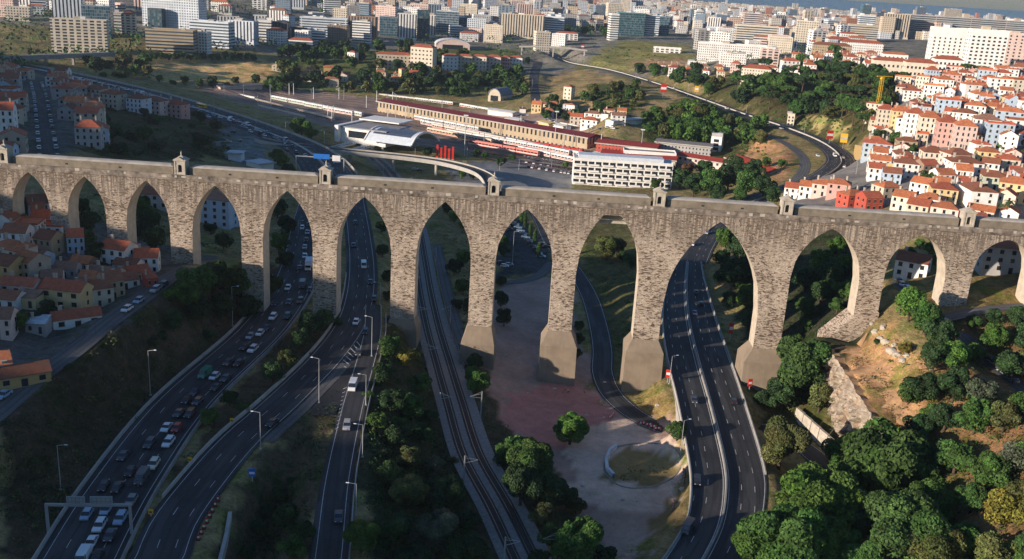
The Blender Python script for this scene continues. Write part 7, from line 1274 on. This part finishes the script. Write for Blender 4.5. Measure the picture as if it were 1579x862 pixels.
# ------------------------------------------------------------------ lamps, masts, signs and small things
def lamp_proto(h=11, arm=1.8):
    root = empty('street_lamp'); q = MB(); q.tube((0, 0, -.5), (0, 0, h), .14, .07, 8); q.box(-.28, .28, -.28, .28, -.5, .35); q.build('pole', 'galvanised_steel', root); q = MB(); q.tube((0, 0, h - .05), (arm, 0, h + .25), .06, .05, 6); q.build('arm', 'galvanised_steel', root); q = MB(); q.box(arm - .2, arm + .6, -.16, .16, h + .2, h + .34, tx=.12, ty=.05); q.build('lamp_housing', 'lamp_head', root); return root
LP = lamp_proto()
def lamp(px, py, ptop, ang, zb=None, desc='', tmin=0, group='street lamps'):
    P = G(px, py, tmin) if zb is None else at(px, py, zb); h = (HC + ray(px, ptop)[2] * P[1]) - P[2]; o = copy_tree(LP, loc=tuple(float(v) for v in P), rz=R(ang), scale=(.95, .95, max(h, 5) / 11)); note(o, desc or 'tall grey street lamp', 'street lamp', group)
for a in [(359, 503, 442, 0), (232, 610, 541, 0), (94, 755, 687, 0), (492, 622, 553, 180), (402, 693, 636, 180), (573, 550, 489, 180), (564, 625, 578, 180), (559, 705, 655, 180), (549, 795, 746, 180), (1032, 592, 549, 20), (1049, 700, 648, 20), (920, 668, 650, 20), (440, 255, 236, 0), (586, 470, 436, 180), (460, 362, 340, 0), (745, 350, 325, 0), (790, 406, 357, 0), (990, 395, 372, 0), (1471, 482, 473, 0)]: lamp(*a, tmin=312 if a[1] < 480 and a[0] < 1300 and a[0] > 440 and a[1] > 300 else 0)
for i, (px, py) in enumerate([(150, 130), (205, 143), (262, 156), (330, 172), (395, 190), (440, 205), (500, 220), (1240, 205), (1150, 178), (1060, 148), (980, 122), (900, 100), (1255, 300), (1200, 310), (830, 170), (820, 140), (770, 268), (800, 262), (850, 262), (720, 245), (640, 240), (1320, 268)]): lamp(px, py, py - 18 + i % 3, 90 * i, tmin=400, desc='thin grey lamp post', group='lamp posts beyond the aqueduct')
remove_tree(LP)
# catenary masts
def mast_proto():
    root = empty('catenary_mast'); q = MB(); q.box(-.14, .14, -.14, .14, -.5, 7.6, tx=.03, ty=.03); q.build('pole', 'galvanised_steel', root); q = MB(); q.tube((0, 0, 6.9), (2.9, 0, 6.2), .05, .05, 5); q.tube((0, 0, 5.6), (2.9, 0, 6.1), .05, .05, 5); q.tube((0, 0, 7.5), (2.2, 0, 6.4), .035, .035, 5); q.build('bracket', 'galvanised_steel', root); return root
MP = mast_proto()
for i, s in enumerate(np.arange(8, length(RW) - 10, 38)):
    for sd_ in (-6.1, 6.1):
        if sd_ > 0 and i % 2: continue
        P, a = frame(RW, s, sd_); o = copy_tree(MP, loc=tuple(P), rz=a + (math.pi / 2 if sd_ > 0 else -math.pi / 2), scale=(1.2, 1.2, 1.05)); note(o, 'grey bracket mast beside the curving tracks', 'catenary mast', 'masts along the curving railway')
rm = random.Random(2)
for i in range(46):
    f = rm.random(); g_ = rm.random(); a = (300 + 620 * f, 152 + 108 * f - 0 * f); b_ = (430 + 500 * f, 140 + 74 * f ** 1.3); px, py = a[0] + (b_[0] - a[0]) * g_, a[1] + (b_[1] - a[1]) * g_; P = G(px, py, 500); o = copy_tree(MP, loc=tuple(P), rz=rm.uniform(0, 6), scale=(1.6, 1.6, 1.45)); note(o, 'pale steel mast in the railway yard', 'catenary mast', 'masts in the railway yard')
remove_tree(MP)
# sign gantry over the traffic jam (seen from behind)
ga, gb = at(75, 822, 15.2), at(203, 822, 15.2); zt = HC + ray(70, 780)[2] * ga[1]; ht = zt - 15.2; d = gb - ga; Lg = float(np.linalg.norm(d[:2])); gt = empty('sign_gantry', tuple(ga), math.atan2(d[1], d[0]))
for x in (0, Lg): q = MB(); q.box(x - .25, x + .25, -.25, .25, -.6, ht); q.build('post', 'galvanised_steel', gt)
q = MB(); q.box(-.25, Lg + .25, -.2, .2, ht + .003, ht + .55); q.build('beam', 'galvanised_steel', gt)
for x0, x1 in ((.24, .46), (.52, .79)):
    q = MB(); q.box(Lg * x0, Lg * x1, .25, .4, ht - .35, ht + 2.0); p_ = q.build('sign_panel', 'galvanised_steel', gt); q = MB()
    for k in range(5): xx = Lg * (x0 + (x1 - x0) * (k + .5) / 5); q.box(xx - .06, xx + .06, .1, .248, ht - .3, ht + 1.95)
    for zz in (ht + .8, ht + 1.7): q.box(Lg * x0 + .05, Lg * x1 - .05, .17, .245, zz, zz + .12)
    q.build('ribs', 'kerb_concrete', p_)
tag(gt, 'grey portal gantry over the traffic queue carrying two sign panels seen from behind', 'sign gantry')
# far gantry with blue sign
ga = G(492, 262, 400); q = MB(); q.box(-13, 14, -.2, .2, 7, 7.5); q.box(-13.2, -12.7, -.25, .25, -1, 7.5); q.box(13.7, 14.2, -.25, .25, -1, 7.5); o = q.build('sign_gantry', 'galvanised_steel'); o.location = ga; q = MB(); q.box(-3, 6, -.4, -.21, 6.4, 9.2); q.build('sign_panel', 'blue_paint', o); q = MB(); q.box(7.5, 12, -.4, -.21, 5.6, 8.8); q.build('sign_panel', 'white_plastic', o); tag(o, 'motorway gantry with a blue and a white panel below the viaduct', 'sign gantry')
# advertising totems / red markers
def totem(px, py, w, h, mat, desc, tmin=0, z=None, mat2='white_plastic', name='warning_sign', cat='sign'):
    P = G(px, py, tmin); root = empty(name, tuple(float(v) for v in P), R(rm.uniform(-15, 15))); q = MB(); q.box(-.12, .12, -.12, .12, -.5, h * .4); q.build('post', 'galvanised_steel', root); q = MB(); q.box(-w / 2, w / 2, -.15, .15, h * .4, h); q.build('panel', mat, root); q = MB(); q.box(-w / 2 + .2, w / 2 - .2, -.18, -.151, h * .6, h * .78); q.build('band', mat2, root); tag(root, desc, cat)
totem(1278, 222, 5, 10, 'red_plastic', 'red advertising totem beside the far motorway, next to the yellow one', 330, name='advertising_totem', cat='totem'); totem(1299, 229, 5, 11, 'yellow_paint', 'yellow advertising totem beside the far motorway, next to the red one', 330, mat2='pale_concrete', name='advertising_totem', cat='totem'); totem(1022, 150, 5.5, 12, 'red_plastic', 'red and white advertising totem on the embankment above the green bank', 330, name='advertising_totem', cat='totem'); totem(1073, 148, 4, 10, 'yellow_paint', 'yellow-green advertising totem by the pine wood edge', 330, name='advertising_totem', cat='totem'); totem(898, 78, 4, 8, 'red_plastic', 'small red totem at the footbridge end', 600, name='advertising_totem', cat='totem')
totem(1029, 590, 1.6, 4.6, 'red_plastic', 'red warning panel at the motorway edge beside the lamp near the tall footing'); totem(1155, 603, 1.5, 4.2, 'red_plastic', 'red and white warning panel at the foot of the pier right of the wide motorway'); totem(1125, 525, 1.6, 7, 'red_plastic', 'slim red banner sign between the motorway and the dark trees inside the big arch')
totem(389, 742, 1.6, 3.2, 'blue_paint', 'small blue sign on the grass between slip road and exit road')
for px, py in ((358, 655), (293, 716), (233, 797)): totem(px, py, 1.0, 1.8, 'yellow_paint', {358: 'yellow bend marker nearest the lamp on the dry island', 293: 'yellow bend marker halfway down the dry island', 233: 'yellow bend marker at the sharp end of the dry island by the gantry'}[px], mat2='black_rubber', name='bend_marker', cat='road marker')
def cone_bar(px, py, ang, desc, k=0, group='red and white works barriers'):
    P = G(px, py); root = empty('works_barrier', tuple(float(v) for v in P), R(ang)); 
    for i in range(5): q = MB(); q.box(-1.25 + i * .5, -.75 + i * .5, -.06, .06, .45, .95); q.build('rail_segment', 'red_plastic' if i % 2 == 0 else 'white_plastic', root)
    for x in (-1, 1): q = MB(); q.box(x - .12, x + .12, -.3, .3, 0, .44); q.build('foot', 'kerb_concrete', root)
    note(root, desc, 'barrier', group)
for a in [(1000, 657, 10), (1006, 660, 10), (1013, 663, 10), (1054, 727, 80), (1055, 737, 80), (1053, 746, 80), (1055, 732, 70), (1037, 776, 80), (1037, 785, 75), (941, 645, 60), (945, 641, 70), (990, 655, 15)]: cone_bar(*a, 'red and white plastic works barrier')
for i in range(8):
    P, a = frame(S_, s_at(S_, 330 - i * 4, 780 + i * 10), 6.3); P = at(336 - i * 4.3, 772 + i * 8.6, 15.6); q = MB(); q.box(-.13, .13, -.05, .05, 0, .35); q.box(-.13, .13, -.05, .05, .36, .7, 1); q.box(-.13, .13, -.05, .05, .71, 1.05); q.box(-.3, .3, -.3, .3, -.02, .06, 2); o = q.build('delineator_post', ['red_plastic', 'white_plastic', 'black_rubber']); o.location = P; o.scale = (1.5, 1.5, 1.2); note(o, 'red and white delineator post on the slip road shoulder', 'delineator', 'delineators on the slip road')
# stones and rubble in the dirt yard
rr_ = random.Random(12)
def rock(P, s, nm='boulder', desc='pale boulder', group='boulders in the dirt yard', mat='pale_limestone'):
    me = bpy.data.meshes.new(nm); bm = bmesh.new(); bmesh.ops.create_icosphere(bm, subdivisions=2, radius=1)
    for v in bm.verts: v.co *= 1 + .35 * (rr_.random() - .5); v.co.z *= .65
    bm.to_mesh(me); bm.free(); me.materials.append(MATS[mat]); o = bpy.data.objects.new(nm, me); SC.collection.objects.link(o); o.location = P; o.scale = (s, s * rr_.uniform(.6, 1), s); o.rotation_euler = (0, 0, rr_.uniform(0, 3)); note(o, desc, 'boulder', group)
for px, py, s in [(780, 548, .9), (795, 538, .8), (757, 564, 1.0), (757, 591, .7), (855, 600, .8), (875, 603, .6), (815, 606, .7), (932, 590, .8), (868, 702, .6), (898, 750, .7), (960, 771, .6), (982, 773, .5), (980, 656, .5), (996, 655, .5), (826, 492, .8), (1014, 625, .9), (1052, 754, .9), (800, 560, .5), (840, 625, .5), (905, 640, .5)]: P = G(px, py); rock(P, s)
for px, py, s in [(1362, 505, 1.5), (1350, 512, 1.4), (1366, 528, 1.6), (1375, 542, 1.8), (1384, 548, 1.5), (1392, 556, 1.3), (1358, 522, 1.2), (1380, 532, 1.3), (1345, 500, 1.0), (1398, 548, 1.1)]: rock(G(px, py), s, 'rock_outcrop', 'pale weathered rock', 'rocks of the outcrop on the orange slope')
# tower crane mast on the wood's edge
P = G(1351, 178, 330); cr = empty('tower_crane', tuple(float(v) for v in P), R(20)); htc = (HC + ray(1358, 122)[2] * P[1]) - P[2]; q = MB(); w_ = .9
for sx in (-1, 1):
    for sy in (-1, 1): q.box(sx * w_ - .12, sx * w_ + .12, sy * w_ - .12, sy * w_ + .12, -1, htc)
z = 0
while z < htc - 2:
    for sy in (-1, 1): q.tube((-w_, sy * w_, z), (w_, sy * w_, z + 1.9), .08, n=4); q.tube((sy * w_, w_, z), (sy * w_, -w_, z + 1.9), .08, n=4)
    z += 1.9
q.build('mast', 'yellow_paint', cr); q = MB(); q.box(-1.1, 1.1, -1.1, 1.1, htc + .01, htc + 1.8); q.build('cabin', 'yellow_paint', cr); q = MB(); q.box(-5, 9, -.35, .35, htc + 1.82, htc + 2.4); q.build('jib', 'yellow_paint', cr); tag(cr, 'slim yellow lattice tower crane at the edge of the wooded hill park', 'crane')
# tall lattice pylons near the far avenue and blue-grey billboard posts
for px, py, pt, d_ in [(627, 228, 205, 'tall thin floodlight mast left of the depot'), (716, 240, 178, 'tall thin floodlight mast beside the viaduct'), (855, 225, 172, 'tall thin floodlight mast before the long red shed'), (988, 236, 200, 'tall thin floodlight mast over the depot roofs')]:
    P = G(px, py, 500); h = (HC + ray(px, pt)[2] * P[1]) - P[2]; root = empty('floodlight_mast', tuple(float(v) for v in P)); q = MB(); q.tube((0, 0, -1), (0, 0, h), .35, .18, 8); q.build('pole', 'galvanised_steel', root); q = MB(); q.box(-1.6, 1.6, -.25, .25, h - .3, h + .5); q.build('lamp_bar', 'lamp_head', root); tag(root, d_, 'floodlight mast')
# palms near the right end
def palm(px, py, h, desc):
    P = G(px, py, 330); root = empty('palm_tree', tuple(float(v) for v in P)); q = MB(); q.tube((0, 0, -.6), (0, 0, h), .35, .25, 8); q.build('trunk', 'bark', root); c = MB()
    for i in range(26):
        a = i * 2.4; el = .9 - 1.6 * (i % 7) / 7; pts = [(math.cos(a) * 3 * t, math.sin(a) * 3 * t, h + math.sin(el) * 2.6 * t - 2.2 * t * t) for t in (0, .35, .7, 1)]; nx, ny = -math.sin(a), math.cos(a)
        for j, ((x, y, z), (x2, y2, z2)) in enumerate(zip(pts[:-1], pts[1:])): w0, w1 = (.35, .45, .35)[j], (.45, .35, .05)[j]; c.quad((x - nx * w0, y - ny * w0, z - .12), (x, y, z), (x2, y2, z2), (x2 - nx * w1, y2 - ny * w1, z2 - .12)); c.quad((x, y, z), (x + nx * w0, y + ny * w0, z - .12), (x2 + nx * w1, y2 + ny * w1, z2 - .12), (x2, y2, z2))
    me = c.mesh('fronds', 'leaf'); ca = me.color_attributes.new('tone', 'FLOAT_COLOR', 'POINT'); ca.data.foreach_set('color', np.ones(len(me.vertices) * 4, np.float32)); o = bpy.data.objects.new('crown', me); SC.collection.objects.link(o); o.parent = root; o.color = (.06, .09, .03, 1); tag(root, desc, 'palm')
palm(1552, 337, 7.5, 'palm tree behind the aqueduct between the dark garden trees'); palm(1545, 335, 5.5, 'shorter palm pressed against the palm behind the aqueduct')
# ------------------------------------------------------------------ haze
hz = MB(); hz.box(-9500, 9500, -420, 9400, -30, 260); ho = hz.build('haze', []) if False else None
hm = bpy.data.materials.new('haze_air'); hm.use_nodes = True; t = hm.node_tree; t.nodes.clear(); pv = t.nodes.new('ShaderNodeVolumePrincipled'); pv.inputs['Color'].default_value = (.72, .84, 1, 1); pv.inputs['Density'].default_value = HAZE if 'HAZE' in globals() else .00011; pv.inputs['Anisotropy'].default_value = .3
ou = t.nodes.new('ShaderNodeOutputMaterial'); t.links.new(pv.outputs[0], ou.inputs['Volume']); MATS['haze_air'] = hm
ho = hz.build('haze', 'haze_air'); struct(ho, 'stuff')
# ------------------------------------------------------------------ labels that single each thing out
MARKS = [('white station', 600, 200), ('stone church', 1283, 82), ('yellow crane', 1353, 150), ('long white hotel', 958, 268), ('sign gantry', 136, 790), ('first turret', 277, 243), ('second turret', 501, 258), ('third turret', 761, 277), ('fourth turret', 1017, 292), ('fifth turret', 1214, 303), ('last turret', 1494, 325), ('widest arch', 1095, 430), ('blunt arch', 937, 440), ('white apartment slabs', 1490, 75), ('cream palace', 1410, 108), ('dirt loop', 990, 715), ('red totem', 1278, 213), ('striped gore', 535, 570), ('rock face', 1325, 640), ('steep street', 70, 190), ('black glass tower', 650, 38), ('teal glass office', 970, 40), ('white hotel tower', 265, 20), ('cream balcony block', 120, 55), ('dry field', 330, 110), ('red shed roof', 740, 185), ('grey barn', 765, 143), ('hilltop institution', 1130, 80), ('depot', 1050, 245), ('grassy mound', 970, 80), ('beige finned block', 805, 40), ('motorway hairpin', 1300, 250), ('ribbed beige tower', 1380, 40), ('arched sports hall', 698, 70), ('terrace row', 745, 98), ('cottage bend', 140, 520), ('yellow long house', 105, 450), ('raking buttress', 1300, 500), ('pink row houses', 1455, 195), ('viaduct bend', 740, 262), ('jam truck', 476, 405), ('second pier', 180, 340), ('fifth pier', 505, 400), ('railway pier', 622, 440), ('exit van', 544, 597), ('lone round tree', 878, 662), ('slim conifers', 817, 360), ('water tower', 1288, 45), ('far avenue', 824, 130)]
ORD = ['nearest', 'second nearest', 'third nearest', 'fourth nearest', 'fifth nearest', 'sixth nearest', 'seventh nearest', 'eighth nearest', 'ninth nearest', 'tenth nearest', 'eleventh nearest', 'twelfth nearest', 'thirteenth nearest', 'fourteenth nearest', 'fifteenth nearest', 'sixteenth nearest', 'seventeenth nearest', 'eighteenth nearest', 'nineteenth nearest', 'twentieth nearest']
ORD += ['twenty-' + x for x in ORD[:9]]; ORD[20] = 'twenty-first nearest'
WHERE = {}
used = {}
buckets = {}
for r in THINGS:
    o, desc, cat, group, x, y = r[:6]
    if len(r) > 6 or (not group and cat in ('office block', 'tower', 'hotel', 'car park', 'institution', 'slab block', 'pavilion', 'church', 'bell tower', 'convent', 'palace', 'apartment block', 'house', 'apartment house', 'signal house', 'stair tower', 'hospital', 'railway station', 'water tower')): o['label'] = desc; used[desc] = 1; continue
    best = min(MARKS, key=lambda m: (m[1] - x) ** 2 + ((m[2] - y) * 1.6) ** 2); dx, dy = x - best[1], (y - best[2]) * 1.6
    side = ('right of' if dx > 0 else 'left of') if abs(dx) > abs(dy) else ('below' if dy > 0 else 'above'); buckets.setdefault((desc, side, best[0]), []).append((dx * dx + dy * dy, o))
ctx = {'tree': '', 'car': ''}
for (desc, side, mk), L_ in buckets.items():
    L_.sort(key=lambda q: q[0])
    for i, (_, o) in enumerate(L_):
        if len(L_) == 1: lab = f"{desc}, {side} the {mk}"
        else: lab = f"{desc}, {ORD[i] if i < len(ORD) else 'thirtieth nearest' if i == 29 else 'thirty-' + ORD[min(i - 30, 8)]} one {side} the {mk}"
        if len(lab.split()) > 16: lab = lab.replace(' one ', ' ').replace(' the ', ' ')
        if len(lab.split()) > 15: print('LONG', lab)
        o['label'] = lab
for o in SC.objects:
    if '_w' in o: del o['_w'], o['_h']
